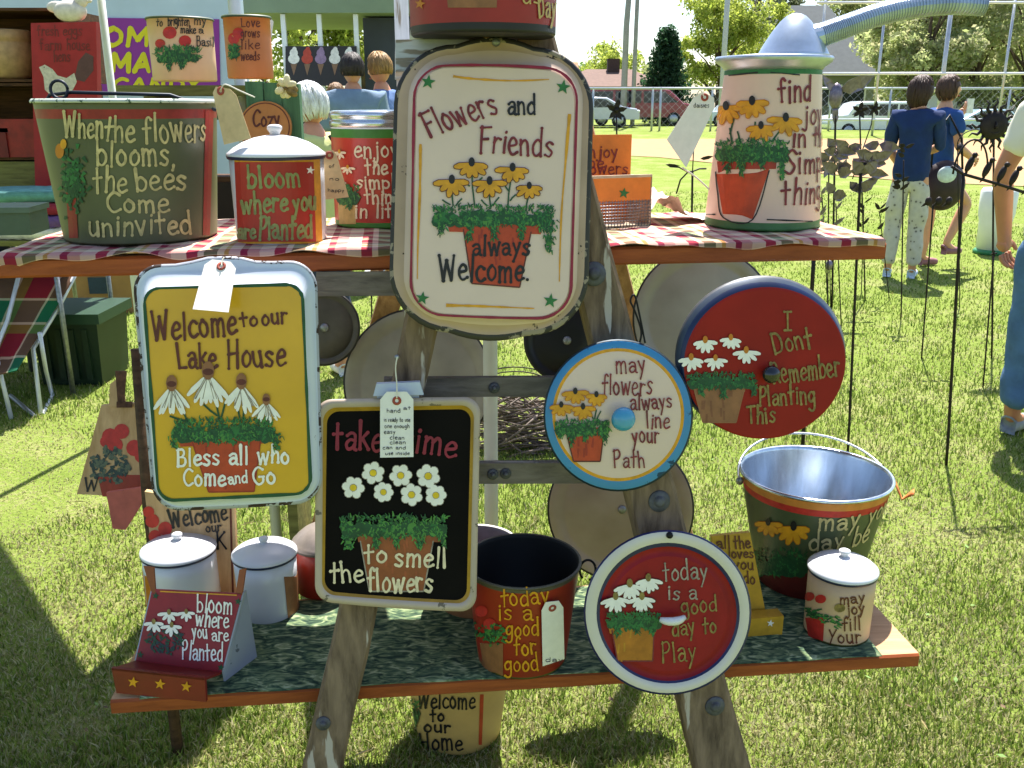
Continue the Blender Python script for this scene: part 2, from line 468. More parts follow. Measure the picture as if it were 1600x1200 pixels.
    def greens(s, x0, x1, yt, yb, mats, n=160, drips=(), layer=6, l=9):
        d = K_DGR; wd = x1 - x0; hb = yb - yt
        for k in range(int(wd / 2.2)):                     # sponged ground coat under the brush marks
            x = x0 + 4 + (wd - 8) * random.random(); e = 1 - abs(2 * (x - x0) / wd - 1) ** 3
            y = yt + hb * (.42 + .42 * random.random()) + (1 - e) * 3; s.disc(x, y, random.uniform(.16, .26) * hb + 1, d if k % 3 else mats[k % len(mats)], layer - .9 + .012 * (k % 40), 8)
        for (dx, dy, dl, dw) in drips:
            for k in range(int(dl / 2.2)):
                f = random.random() * .85; s.disc(dx + random.uniform(-.5, .5) * dw * (1 - .7 * f), dy + dl * f, random.uniform(2.2, 3.6), d if k % 2 else mats[k % len(mats)], layer - .3 + .012 * (k % 20), 8)
        n = int(n * 1.5); l = l * .72
        for k in range(n):
            x = random.uniform(x0, x1); f = random.random(); y = yt + (yb - yt) * f
            e = 1 - abs(2 * (x - x0) / (x1 - x0) - 1) ** 4
            y = yt + (y - yt) * (.35 + .65 * e) + (1 - e) * 4
            a = random.uniform(-2.6, -.5) if f < .5 else random.uniform(.6, 2.5)
            ll = random.uniform(.5, 1.2) * l; c = random.uniform(-.6, .6)
            pts = [(x, y), (x + ll * .5 * math.cos(a), y + ll * .5 * math.sin(a)), (x + ll * math.cos(a + c), y + ll * math.sin(a + c))]
            s.stroke(pts, random.uniform(1.8, 4.0), random.choice(mats), layer + .05 * (k % 30), 0, (1, .3))
        for (dx, dy, dl, dw) in drips:
            for k in range(int(dl * 1.3)):
                f = random.random(); y = dy + dl * f; x = dx + random.uniform(-1, 1) * dw * (1 - .6 * f)
                a = random.uniform(.7, 2.4); ll = random.uniform(3, 8)
                s.stroke([(x, y), (x + ll * math.cos(a), y + ll * math.sin(a))], random.uniform(1.8, 3.4), random.choice(mats), layer + 1.6 + .05 * (k % 20), 0, (1, .4))
    def build(s, name, root): return s.mb.build(name, s.mats, root, weld=False)

def rquad(c, r, n=7, bt=0.0, bb=0.0, bs=0.0):
    """rounded quadrilateral through px corners TL TR BR BL; bt/bb/bs bow the top, bottom and side edges outward"""
    out = []
    for i in range(4):
        p = Vector(c[i]); a = Vector(c[i - 1]); b = Vector(c[(i + 1) % 4])
        da = (a - p).normalized(); db = (b - p).normalized()
        s0 = p + da * r; s1 = p + db * r; cc = p + (da + db) * r
        for k in range(n + 1):
            t = k / n * math.pi / 2
            v = cc + (s0 - cc) * math.cos(t) + (s1 - cc) * math.sin(t)
            out.append((v.x, v.y))
        nx = Vector(c[(i + 1) % 4]); e1 = nx + (p - nx).normalized() * r
        bow = (bt, bs, bb, bs)[i]; d = e1 - s1; nr = Vector((d.y, -d.x)).normalized()
        for k in range(1, 8):
            f = k / 8; q = s1 + d * f + nr * bow * 4 * f * (1 - f)
            out.append((q.x, q.y))
    return out
def ell(cx, cy, rx, ry, n=56, rot=0.0):
    out = []
    for k in range(n):
        a = 2 * math.pi * k / n; x, y = rx * math.cos(a), ry * math.sin(a)
        out.append((cx + x * math.cos(rot) - y * math.sin(rot), cy + x * math.sin(rot) + y * math.cos(rot)))
    return out
def onp(S, pts, off): return [S.map(x, y, off) for x, y in pts]
# ================================================================ ground
HL, HU = 0.51, 1.245              # heights of the lower and upper shelf tops
gx = [-140, -90, -60, -40, -28, -20, -14, -10, -7, -5, -3, -1.5, 0, 1.5, 3, 5, 7, 10, 14, 20, 28, 40, 60, 90, 140]
gy = [-30, -12, -6, -3, 0, 1, 2, 3, 4, 5, 6, 8, 10, 12, 14, 16, 18, 20, 22, 24, 26, 28, 30, 32, 34, 36, 38, 40, 43, 46, 50, 55, 62, 72, 90, 130, 200, 320]
m, t, b = _new('lawn soil')
v = mapped(t, (1, 1, 1))
n1 = N(t, 'ShaderNodeTexNoise', inp={'Scale': 1.6, 'Detail': 8.0, 'Roughness': 0.7})
n2 = N(t, 'ShaderNodeTexNoise', inp={'Scale': 45.0, 'Detail': 6.0, 'Roughness': 0.7})
for n_ in (n1, n2): t.links.new(v, n_.inputs['Vector'])
ad = N(t, 'ShaderNodeMath', operation='MULTIPLY_ADD', inp={1: 0.5, 2: 0.0}); t.links.new(n1.outputs[0], ad.inputs[0])
ad2 = N(t, 'ShaderNodeMath', operation='MULTIPLY_ADD', inp={1: 0.5}); t.links.new(n2.outputs[0], ad2.inputs[0]); t.links.new(ad.outputs[0], ad2.inputs[2])
t.links.new(ramp(t, ad2.outputs[0], [(0.36, [.125,.18,.030]), (0.5, [.19,.25,.048]), (0.62, [.30,.28,.13])]), b.inputs['Base Color'])
b.inputs['Roughness'].default_value = 0.95; b.inputs['Specular IOR Level'].default_value = 0.05
bp = N(t, 'ShaderNodeBump', inp={'Strength': 0.7, 'Distance': 0.03}); t.links.new(n2.outputs[0], bp.inputs['Height']); t.links.new(bp.outputs[0], b.inputs['Normal'])
LAWN = m
mb = MB()
mb.add([(x, y, tz(x, y)) for y in gy for x in gx], [(j * len(gx) + i, j * len(gx) + i + 1, (j + 1) * len(gx) + i + 1, (j + 1) * len(gx) + i) for j in range(len(gy) - 1) for i in range(len(gx) - 1)], 0, True)
struct(mb.build('lawn', LAWN))
DIRT = M('infield dirt', 'a08058', .95, 0, .07, 3, 0.2)
pts = []
near = [(-14, 29), (-6, 29), (1, 28), (4, 26), (6, 22.5), (8, 19), (11, 17), (16, 16.2), (24, 16)]
mb = MB()
for (x0, y0) in near: pts += [(x0 + (y - y0) * .0, y, tz(0, y) + .012) for y in [y0 + (34 - y0) * k / 12 for k in range(13)]]
mb.add(pts, [(i * 13 + k, (i + 1) * 13 + k, (i + 1) * 13 + k + 1, i * 13 + k + 1) for i in range(len(near) - 1) for k in range(12)])
struct(mb.build('infield_dirt', DIRT))

# blades of grass: one mass
def grass(name, n, y0, y1, hmin, hmax, seed, wide=1.0):
    rg = np.random.default_rng(seed)
    d = (y0 ** -0.6 + (y1 ** -0.6 - y0 ** -0.6) * rg.random(n)) ** (-1 / 0.6)
    x = (rg.random(n) * 2 - 1) * (0.62 * d + 0.5); y = d
    pn = np.sin(x * 2.1 + 1.3 * np.sin(y * 1.7)) + np.sin(y * 2.7 + 1.9 * np.sin(x * 1.3 + 2)) + 0.8 * np.sin(x * 7.3 + y * 5.1) + .6 * np.sin(11 * x - 9 * y)
    pn = (pn + 3.4) / 6.8
    pw = np.sin(x * 1.1 + .7) * np.sin(y * .9 + 2) + .5 * np.sin(x * 2.3 - y * 1.7) + .25 * np.sin(x * 9 + 3 * np.sin(y * 5)); worn = np.clip((pw - .55) * 2.2, 0, 1)
    straw = rg.random(n) < .55 * worn + (0.34 + 0.85 * pn ** 2.0) * np.clip(1.25 - d / 8.0, .3, 1)
    h = (hmin + (hmax - hmin) * rg.random(n) ** 1.5) * (0.65 + .75 * (1 - pn)); h[straw] *= 0.7; h *= 1 - .45 * worn
    wd = (0.0010 + 0.0013 * rg.random(n)) * wide * (0.75 + d / 4.5)
    a = rg.random(n) * 2 * np.pi; ln = rg.random(n) ** .8 * (0.7 + .6 * straw); la = rg.random(n) * 2 * np.pi
    z0 = np.array([tz(0, q) for q in y]) - .003 if y1 > 18 else np.zeros(n) - .003
    dx, dy = np.cos(a) * wd, np.sin(a) * wd
    tx, ty = np.cos(la) * ln * h, np.sin(la) * ln * h
    V = np.empty((n, 5, 3))
    V[:, 0] = np.stack([x - dx, y - dy, z0], 1); V[:, 1] = np.stack([x + dx, y + dy, z0], 1)
    V[:, 2] = np.stack([x + dx * .75 + tx * .35, y + dy * .75 + ty * .35, z0 + h * .6], 1)
    V[:, 3] = np.stack([x - dx * .75 + tx * .35, y - dy * .75 + ty * .35, z0 + h * .6], 1)
    V[:, 4] = np.stack([x + tx, y + ty, z0 + h], 1)
    me = bpy.data.meshes.new(name)
    me.vertices.add(n * 5); me.vertices.foreach_set('co', V.reshape(-1))
    lp = np.arange(n)[:, None] * 5 + np.array([0, 1, 2, 3, 3, 2, 4])[None, :]
    me.loops.add(n * 7); me.loops.foreach_set('vertex_index', lp.reshape(-1).astype(np.int32))
    me.polygons.add(n * 2)
    ls = (np.arange(n)[:, None] * 7 + np.array([0, 4])[None, :]).reshape(-1)
    me.polygons.foreach_set('loop_start', ls.astype(np.int32)); me.update(calc_edges=True)
    g = np.array([[.145,.215,.030],[.205,.28,.046],[.10,.165,.022],[.26,.30,.07]])[rg.integers(0, 4, n)] * (0.8 + .4 * rg.random((n, 1)))
    s_ = np.array([[.40,.37,.18],[.33,.29,.13],[.48,.45,.25]])[rg.integers(0, 3, n)] * (0.8 + .35 * rg.random((n, 1)))
    c = np.where(straw[:, None], s_, g)
    ca = me.color_attributes.new('Col', 'FLOAT_COLOR', 'POINT')
    full = np.ones((n * 5, 4)); full[:, :3] = np.repeat(c, 5, 0)
    ca.data.foreach_set('color', full.reshape(-1))
    me.materials.append(attr_mat('grass blades', .6, 0.35))
    o = bpy.data.objects.new(name, me); COL.objects.link(o)
    tag(o, 'short sunlit lawn grass with dry straw patches under and around the stand', 'grass'); o['kind'] = 'stuff'
    return o
grass('grass', 470000, 1.15, 17.0, .010, .036, 3)

# fallen leaves, clover and straw lying in the lawn: one mass
rg = np.random.default_rng(11); mb = MB()
for k in range(300):
    d = 1.3 + 6 * rg.random() ** 1.6; x = (rg.random() * 2 - 1) * (.6 * d + .3); a = rg.random() * 6.28; l = .005 + .010 * rg.random(); wd_ = l * (.12 if k % 3 == 0 else .5); z = .012 + .012 * rg.random()
    if k % 3 == 0: l *= 2.4
    c_, s_ = math.cos(a), math.sin(a); mb.add([(x - c_ * l, d - s_ * l, z), (x - s_ * wd_, d + c_ * wd_, z + l * .25), (x + c_ * l, d + s_ * l, z + .004), (x + s_ * wd_, d - c_ * wd_, z + l * .1)], [(0, 1, 2), (0, 2, 3)], k % 3)
o = mb.build('leaf_litter', [M('dry straw', 'b5a578', .9, 0, .1, 60), M('dead brown leaf', '5e4c36', .9, 0, .25, 60), M('pale clover leaf', '65803e', .8, 0, .2, 60)], None, weld=False)
tag(o, 'dry leaves, straw and clover scattered in the lawn', 'leaves'); o['kind'] = 'stuff'

# ================================================================ the ladder stand
YAW = math.radians(7.0)
EX = Vector((math.cos(YAW), math.sin(YAW), 0)); EM = Vector((-math.sin(YAW), math.cos(YAW), 0))
UPL = (EM * 0.108 + Vector((0, 0, 0.735))).normalized()
NF = EX.cross(UPL).normalized()          # out of the ladder's front, towards the viewer
if NF.y > 0: NF = -NF
P0 = Vector((0, 1.358, HL))
def FP(d): return Flat(P0 + NF * d, NF)
W_OLD = wood('weathered ladder wood', '86705a', '4a3b2e', (50, 50, 5), .8, .6, 'b3a79a')
W_PINE = wood('stained plank', 'a3532a', '7c3a1c', (4, 60, 60), .55, .3)
W_BACK = wood('old pale wood', 'b08862', '7d5c3d', (50, 50, 5), .8, .5)
STEEL = M('dull steel', '8d8f92', .45, .8, .2, 60)
BLACKM = M('black iron', '17161a', .5, .5, .25, 60)
RUSTM = M('rust', '5e4030', .8, .3, .35, 60)
lad = thing('stepladder', 'weathered wooden stepladder holding two plank shelves and painted trays', 'ladder', (0.02, 1.5, 0))
F0 = FP(0.0)
def bar(a, b, wa, wb, F, th):
    """solid bar between two px points on plane F, widths in px, thickness th behind it"""
    pa = [(a[0] - wa / 2, a[1]), (a[0] + wa / 2, a[1]), (b[0] + wb / 2, b[1]), (b[0] - wb / 2, b[1])]
    f = onp(F, pa, 0); bk = [p - F.n * th for p in f]
    return f, bk
def leg_front(x0, x1, wd):
    mb = MB(); rows = []; n = 18
    for i in range(n + 1):
        f = i / n; y = 1560 + (-60 - 1560) * f
        x = x0 + (x1 - x0) * f; ww = wd[0] + (wd[1] - wd[0]) * f
        jl, jr = random.uniform(-1.6, 1.6), random.uniform(-1.6, 1.6)
        fr = onp(F0, [(x - ww / 2 + 5 + jl, y), (x + ww / 2 - 5 + jr, y)], 0)
        sd_ = onp(F0, [(x - ww / 2 + jl, y), (x + ww / 2 + jr, y)], -.006)
        rows.append([sd_[0], fr[0], fr[1], sd_[1], sd_[1] - F0.n * .036, sd_[0] - F0.n * .036])
    mb.loops(rows, [0] * n, cap_first=0, cap_last=0)
    return mb
zg = F0.map(800, 1560).z
leg_front(425, 785, (66, 50)).build('front_leg', W_OLD, lad)
leg_front(1222, 805, (94, 58)).build('front_leg', W_OLD, lad)
def washer(px, py, r, S=F0, name='bolt', root=lad):
    c = S.map(px, py, .0); R = S.n.to_track_quat('Z', 'Y').to_matrix()
    mb = MB()
    mb.lathe([(r * .95, .0), (r * .9, .0025), (r * .55, .0028), (r * .48, .0032), (r * .42, .007), (r * .25, .009), (.0005, .0092)], c, 20, R)
    return mb.build(name, M('dark grey bolt', '4a4139', .8, 0, .3, 60), root)
BOLT = M('dark grey bolt', '57565a', .6, .35, .25, 60)
washer(928, 428, .021); washer(1030, 783, .020); washer(1117, 1103, .019); washer(505, 1130, .013)
for (x0, y0, x1, y1, hgt) in [(600, 606, 960, 604, 30), (560, 741, 1040, 739, 32), (494, 444, 905, 441, 38)]:
    mb = MB(); a = onp(F0, [(x0, y0 - hgt / 2), (x1, y1 - hgt / 2), (x1, y1 + hgt / 2), (x0, y0 + hgt / 2)], -.044)
    mb.slab(a, -F0.n * .024); mb.build('rung', wood('grey rung wood', '80756a', '4d453d', (5, 50, 50), .8, .5, 'a59d92'), lad)
for (x, y) in [(772, 606), (790, 740), (770, 741)]: washer(x, y, .010, FP(-.0435))
# ladder top step and rear legs
mb = MB()
top = onp(F0, [(618, 62), (866, 56), (866, 104), (618, 112)], -.004)
mb.slab(top, EM * .46)
TOPW = wood('flaked white board', 'c9ccd0', 'a9aeb6', (5, 50, 50), .7, .4, '8f8578')
mb.build('top_step', TOPW, lad)
ztop = top[0].z
def rear(xt, xb, name='rear_leg', w_=.06, d_=.028, yb=2.80):
    mb = MB(); a = Vector((xt, 1.93, ztop - .02)); b_ = Vector((xb, yb, 0))
    d = (b_ - a).normalized(); s_ = Vector((1, 0, 0)); q = d.cross(s_).normalized()
    A = [a + s_ * w_ / 2 * i + q * d_ / 2 * j for i, j in ((-1, -1), (1, -1), (1, 1), (-1, 1))]
    B = [b_ + s_ * w_ / 2 * i + q * d_ / 2 * j for i, j in ((-1, -1), (1, -1), (1, 1), (-1, 1))]
    mb.hexa(A, B); return mb.build(name, W_BACK, lad)
rear(-.10, -.68); rear(.10, .60)

# planks
def plank(A, B, depth_, h, th, name, label):
    e = (B - A).normalized(); m_ = Vector((-e.y, e.x, 0))
    L = (B - A).length; mb = MB(); r = .004
    prof = [(0, -th + r), (0, -r), (r, 0), (depth_, 0), (depth_, -th), (r, -th)]
    ringA = [A + m_ * u + Vector((0, 0, v)) for u, v in prof]; ringB = [p + e * L for p in ringA]
    for k in range(6): mb.add([ringA[k], ringB[k], ringB[(k + 1) % 6], ringA[(k + 1) % 6]], [(0, 1, 2, 3)], 1 if k == 2 else 0)
    mb.add(ringA, [tuple(range(6))], 0); mb.add(ringB, [tuple(range(5, -1, -1))], 0)
    o = mb.build(name, [W_PINE, wood('bare plank top', 'c39a72', 'a27a54', (4, 60, 60), .7, .3)], None, origin=A + e * L / 2 + m_ * depth_ / 2 - Vector((0, 0, th)))
    return tag(o, label, 'shelf'), e, m_, L
UA, UB = Vector((-.800, 1.412, HU)), Vector((.645, 1.600, HU))
LA, LB = Vector((-.677, 1.343, HL)), Vector((.745, 1.482, HL))
o_, UE, UM, UL_ = plank(UA, UB, .45, HU, .030, 'plank_shelf', 'reddish brown upper plank shelf under a checked tablecloth')
o_, LE, LM, LL_ = plank(LA, LB, .31, HL, .028, 'plank_shelf', 'reddish brown lower plank shelf under dark leaf print cloth')

# tablecloth with a wavy hem
PL1 = plaid('red check cloth', [(0, 'd9c2ae'), (.17, '8f2c3a'), (.30, 'dcc8ae'), (.37, '3c7448'), (.52, 'e0d2a8'), (.60, 'b99c46'), (.65, 'd6b8a6'), (.78, '74203a'), (.86, 'bd968a')], (.135, .06), cols2=[(0, '9c3444'), (.28, 'd8c0ac'), (.42, 'c0a24e'), (.50, 'd8c8a8'), (.66, '46744a'), (.76, 'c98a84'), (.90, '7c2438')])
def cloth(A, e, m_, s0, s1, dep, mat, name, label, lift=.004, hang=.007, wave=.006, ux=220, crumple=None):
    mb = MB(); uv = []; V = []; nu = ux; nv = 22
    for i in range(nu + 1):
        s_ = s0 + (s1 - s0) * i / nu
        wv = math.sin(s_ * 23) * .6 + math.sin(s_ * 47 + 1) * .5 + math.sin(s_ * 9 + 2) * .5 + 1.2 * mnoise.noise(Vector((s_ * 16, 1, 4)))
        for j in range(nv + 1):
            f = j / nv
            if f < .2:
                g = 1 - f / .2; u = -.003 - .002 * g + .004 * wv * g * wave / .006; z = lift - g * (hang + wave * wv) + .001; dv = -g * hang
            else:
                g = (f - .2) / .8; u = -.002 + dep * g; z = lift + .0045 * max(0, .3 + mnoise.noise(Vector((s_ * 20, g * 5, 3)))) ; dv = dep * g
            if crumple and f >= .2:
                z += crumple * max(0, mnoise.noise(Vector((s_ * 17, g * 5, 9)))) * math.exp(-((s_ - s0) / (s1 - s0) - .0) ** 2 * 4)
            V.append(A + e * s_ + m_ * u + Vector((0, 0, z))); uv.append((s_, dv))
    F = [(i * (nv + 1) + j, (i + 1) * (nv + 1) + j, (i + 1) * (nv + 1) + j + 1, i * (nv + 1) + j + 1) for i in range(nu) for j in range(nv)]
    me = bpy.data.meshes.new(name); org = A + e * (s0 + s1) / 2
    me.from_pydata([tuple(p - org) for p in V], [], F)
    ul = me.uv_layers.new(name='UVMap')
    for l in me.loops: ul.data[l.index].uv = uv[l.vertex_index]
    me.polygons.foreach_set('use_smooth', [True] * len(F)); me.materials.append(mat)
    o = bpy.data.objects.new(name, me); COL.objects.link(o); o.location = org
    md = o.modifiers.new('thickness', 'SOLIDIFY'); md.thickness = .0012; md.offset = 1
    return tag(o, label, 'tablecloth')
cloth(UA, UE, UM, .012, UL_ - .004, .440, PL1, 'tablecloth', 'red green and cream checked tablecloth on the upper shelf')
m, t, b = _new('leaf print cloth')
v = mapped(t, (30, 75, 30)); n1 = N(t, 'ShaderNodeTexNoise', inp={'Scale': 1.0, 'Detail': 3.0, 'Distortion': 1.6}); t.links.new(v, n1.inputs['Vector'])
t.links.new(ramp(t, n1.outputs[0], [(.35, lin('2c3d33')), (.47, lin('4a5e48')), (.56, lin('6c7c58')), (.7, lin('a3ab88'))]), b.inputs['Base Color'])
b.inputs['Roughness'].default_value = .9; b.inputs['Specular IOR Level'].default_value = .1
cloth(LA, LE, LM, .05, LL_ - .075, .295, m, 'table_runner', 'dark green leaf print cloth covering the lower shelf', hang=.001, wave=.0015)

# ================================================================ paints
CREAM = M('cream paint', 'd6baa8', .4, 0, .03, 8, coat=.3)
K_RED = M('dark red paint', '74242a', .55, 0, .3, 90); K_BLK = M('black paint', '1a1718', .5, 0, .2, 60); K_BRN = M('brown paint', '5a261a', .5, 0, .15, 60)
K_GRN = M('leaf green paint', '2c6a35', .55, 0, .15, 60); K_DGR = M('dark leaf paint', '1d4a2a', .55, 0, .15, 60); K_LGR = M('mid leaf paint', '4a8038', .55, 0, .15, 60)
K_OCH = M('ochre paint', 'd09018', .5, 0, .14, 60); K_ORG = M('orange petal paint', 'b96f12', .5, 0, .14, 60); K_YEL = M('yellow paint', 'e0bb1e', .5, 0, .1, 60)
K_POT = M('terracotta paint', 'b2401d', .5, 0, .14, 40); K_PO2 = M('deep terracotta paint', '97301c', .5, 0, .15, 40); K_WHT = M('white paint', 'ece6da', .5, 0, .05, 60)
K_OLI = M('olive paint', '86713a', .6, 0, .34, 90); K_TAN = M('tan paint', 'b79a5c', .55, 0, .1, 60); K_PAL = M('pale green paint', '848750', .6, 0, .22, 90)
K_LET = M('straw lettering paint', 'bba977', .6, 0, .2, 90); K_CRM = M('cream lettering paint', 'e0cda8', .6, 0, .14, 90)
K_GRY = M('grey lettering paint', '958878', .6, 0, .3, 90); K_MAR = M('maroon paint', '8a1c34', .5, 0, .15, 60); K_POP = M('poppy paint', 'b52a24', .5, 0, .15, 60)
K_BTN = M('brown pot paint', '8a5a38', .5, 0, .15, 40)
GR = (K_GRN, K_DGR, K_LGR, K_GRN, K_DGR)
TAGP = M('paper tag', 'e6e0d6', .8, 0, .04, 60); KRAFT = M('kraft tag', 'cdb083', .8, 0, .08, 60); TAGR = M('tag eyelet', '9c4634', .7, 0, .1, 60); INK = M('ink', '3a3634', .8, 0, .1, 60); STRING = M('string', 'd8d0c0', .9, 0, .1, 60)
def pot(P, rim, body, m1=K_POT, m2=K_PO2, layer=1, outline=K_BRN):
    P.face(body, m1, layer); P.face(rim, m1, layer + .5)
    b_ = body
    P.stroke([b_[0], b_[3]], 2, outline, layer + 1); P.stroke([b_[3], b_[2]], 2.2, outline, layer + 1); P.stroke([b_[2], b_[1]], 2, outline, layer + 1)
    x0, x1 = b_[0][0], b_[1][0]
    for k in range(14):
        f = random.random(); y = b_[0][1] + (b_[3][1] - b_[0][1]) * random.uniform(.05, .95)
        xx = x0 + (x1 - x0) * (.14 + .72 * f); P.stroke([(xx, y - 7), (xx + random.uniform(-2, 2), y + 7)], 5, random.choice((m1, m2)), layer + .6 + .02 * k, 0, (.6, .6))
def grommet_tag(name, label, quad, S, off, mat=TAGP, hole=None, lines=(), string=None, back=None, grp=None, hole_r=.007, sf=4):
    """paper tag: quad px TL TR BR BL with clipped top corners, printed lines, eyelet and string"""
    tl, tr, br, bl = [Vector(p) for p in quad]
    a = tl + (bl - tl) * .12; b_ = tr + (br - tr) * .12
    c1 = tl + (tr - tl) * .2; c2 = tl + (tr - tl) * .8
    pl = [c1, c2, b_, br, bl, a]; pts3 = onp(S, [(p.x, p.y) for p in pl], off)
    t_ = thing(name, label, 'tag', (pts3[3] + pts3[4]) / 2, grp)
    mb = MB(); mb.slab(pts3, S.n * -.0006); mb.build('paper', mat, t_)
    hx, hy = hole or ((tl + tr) / 2 + (bl - tl) * .1); R = S.n.to_track_quat('Z', 'Y').to_matrix()
    hc = S.map(hx, hy, off)
    mb = MB(); mb.lathe([(hole_r, .0004), (hole_r, .0009), (hole_r * .45, .0011), (hole_r * .4, .0004)], hc, 16, R, cap=False); mb.build('eyelet', TAGR, t_)
    P_ = Paint(S, off + .0007)
    for (x0, y0, x1, h, txt) in lines: P_.text(txt, x0, y0, h, x1 - x0, INK, w=max(1.0, h * .1), dots=0, jit=.08, layer=0)
    if lines: P_.build('handwriting', t_)
    if string:
        path = spline(string, 5); mb = MB(); mb.tube([S.map(x, y, off + .003) for x, y in path], .0011, 6); mb.build('string', STRING, t_)
    return t_

# ================================================================ big cream tray
T = FP(.048)
CHIP = chipped('chipped black rim', '2a2522', '8f8270', .56, 34, .55)
ENA = chipped('stained cream enamel', 'b89a80', '2a211b', .645, 34, .4, '967c62')
ENA2 = chipped('clean cream enamel', 'd0b4a2', '3a2f28', .745, 45, .3, 'bca08c')
t1 = thing('enamel_tray', 'large cream tray with chipped black rim reading Flowers and Friends always Welcome', 'tray', T.map(770, 537))
O1 = [(618, 66), (930, 76), (917, 529), (606, 516)]
mb = MB()
L = [onp(T, rquad(O1, 96, 9, 13, 10), -.010), onp(T, rquad(O1, 96, 9, 13, 10), 0),
     onp(T, rquad([(620, 68), (928, 78), (915, 527), (608, 514)], 94, 9, 13, 10), .002),
     onp(T, rquad([(624, 73), (923, 83), (910, 520), (612, 507)], 90, 9, 12.5, 9.5), .0025),
     onp(T, rquad([(640, 84), (913, 90), (899, 508), (629, 498)], 70, 9, 8, 5), -.001),
     onp(T, rquad([(646, 99), (905, 105), (893, 502), (638, 494)], 60, 9, 3, 2), .016),
     onp(T, rquad([(652, 105), (899, 111), (887, 496), (645, 488)], 50, 9, 2, 1), .021)]
mb.loops(L, [0, 0, 0, 1, 2, 2], True, cap_last=3)
mb.loops([L[0], onp(T, rquad([(645, 100), (905, 105), (890, 500), (636, 492)], 60, 9), -.004)], [0], cap_last=1)
mb.build('pan', [CHIP, ENA, ENA2, CREAM], t1)
S1 = FP(.048 + .021)
P = Paint(S1)
for q_, r_, w_ in (([(648, 101), (903, 107), (891, 499), (641, 491)], 52, 4.2),):
    rr = rquad(q_, r_, 9, 2, 1); P.stroke(rr + [rr[0]], w_, K_MAR, 1, wob=.25)
for a_ in (((708, 119), (740, 123), (800, 126), (858, 124)), ((657, 225), (656, 300), (653, 380), (652, 436)), ((890, 178), (884, 250), (877, 340), (874, 440)), ((697, 477), (740, 478), (790, 480), (835, 482))):
    P.stroke(spline(a_, 6), 4.2, K_OCH, 1, 0, (1.1, .4), .3)
for x, y, r_ in ((669, 128, 12), (880, 136, 12), (660, 466, 11), (860, 470, 12)): P.star(x, y, r_, K_GRN, 2)
P.build('border', t1)
P = Paint(S1)
pot(P, [(697, 338), (850, 338), (845, 366), (702, 362)], [(724, 358), (830, 362), (812, 449), (737, 443)])
for (x0, y0, x1, y1) in ((737, 262, 742, 325), (707, 290, 708, 322), (765, 296, 767, 325), (799, 275, 793, 330), (826, 306, 822, 330), (691, 312, 704, 320), (722, 310, 712, 322), (752, 312, 762, 322), (780, 308, 770, 322), (784, 281, 796, 300), (806, 304, 797, 314), (812, 322, 820, 330), (834, 318, 826, 330), (724, 283, 734, 291), (754, 277, 742, 290)):
    P.stroke([(x0, y0), ((x0 + x1) / 2 - 1, (y0 + y1) / 2), (x1, y1)], 2.4, K_DGR, 4)
for x, y, l in ((737, 256, 25), (706, 283, 25), (765, 285, 24), (801, 264, 24), (827, 292, 20)): P.cone_flower(x, y, l, K_OCH, K_BRN, K_BLK, 6)
P.greens(678, 866, 322, 352, GR, 300, ((690, 345, 22, 10), (858, 340, 52, 14), (733, 345, 30, 8), (772, 345, 28, 9), (815, 348, 26, 8), (846, 340, 20, 8)))
P.build('flower_painting', t1)
P = Paint(S1)
P.text('Flowers', 671, 216, 45, 116, K_RED, 44, 4.6, lean=-.12); P.text('and', 793, 178, 34, 44, K_BLK, 1, 4.0)
P.text('Friends', 748, 238, 44, 116, K_RED, -6, 4.4); P.text('always', 738, 398, 32, 90, K_BLK, 0, 4.0); P.text('Welcome', 686, 438, 42, 132, K_BLK, -2, 4.8); P.disc(824, 437, 2.6, K_BLK, 4)
P.build('lettering', t1)
c = T.map(775, 66, .002); R_ = T.n.to_track_quat('Z', 'Y').to_matrix()
mb = MB(); mb.lathe([(.0065, 0), (.006, .004), (.003, .006), (.0005, .0062)], c, 14, R_); mb.build('screw', STEEL, t1)
mb = MB(); mb.lathe([(.008, -.004), (.008, .002), (.0075, .005), (.0005, .006)], T.map(760, 52, -.002), 12, R_); mb.build('hanger', RUSTM, t1)

# ================================================================ yellow tray
T = FP(.040)
WENA = chipped('white blue enamel', 'd2d6de', '4a3b38', .70, 30, .25, 'c3cad8'); WEDGE = chipped('worn enamel edge', 'a9aab2', '38261f', .52, 45, .5)
YPAN = M('mustard panel paint', 'd29f14', .45, 0, .05, 9, coat=.25)
t2 = thing('enamel_tray', 'white enamel tray painted mustard yellow reading Welcome to our Lake House', 'tray', T.map(370, 798))
O2 = [(205, 414), (495, 406), (505, 786), (240, 800)]
mb = MB()
def tabbed(q, r, bt):                      # top edge with the hanging tab
    p = rquad(q, r, 8, bt, 1); out = []
    for x, y in p:
        g = math.exp(-((x - 345) / 46.0) ** 4) * 10 if y < 440 else 0
        out.append((x, y - g))
    return out
L = [onp(T, tabbed(O2, 44, 0), -.006), onp(T, tabbed(O2, 44, 0), 0), onp(T, tabbed([(210, 419), (491, 411), (501, 781), (244, 795)], 40, 0), .002),
     onp(T, rquad([(214, 427), (487, 418), (499, 778), (245, 792)], 36, 8, 0, 0), .0),
     onp(T, rquad([(221, 448), (476, 441), (489, 775), (245, 786)], 28, 8, 0, 0), .030), onp(T, rquad([(223, 450), (473, 443), (487, 772), (247, 784)], 25, 8, 0, 0), .032)]
mb.loops(L, [1, 1, 0, 0, 0], True, cap_last=2); mb.add(L[0], [tuple(range(len(L[0])))], 0)
mb.build('pan', [WENA, WEDGE, YPAN], t2)
S2 = FP(.072); P = Paint(S2)
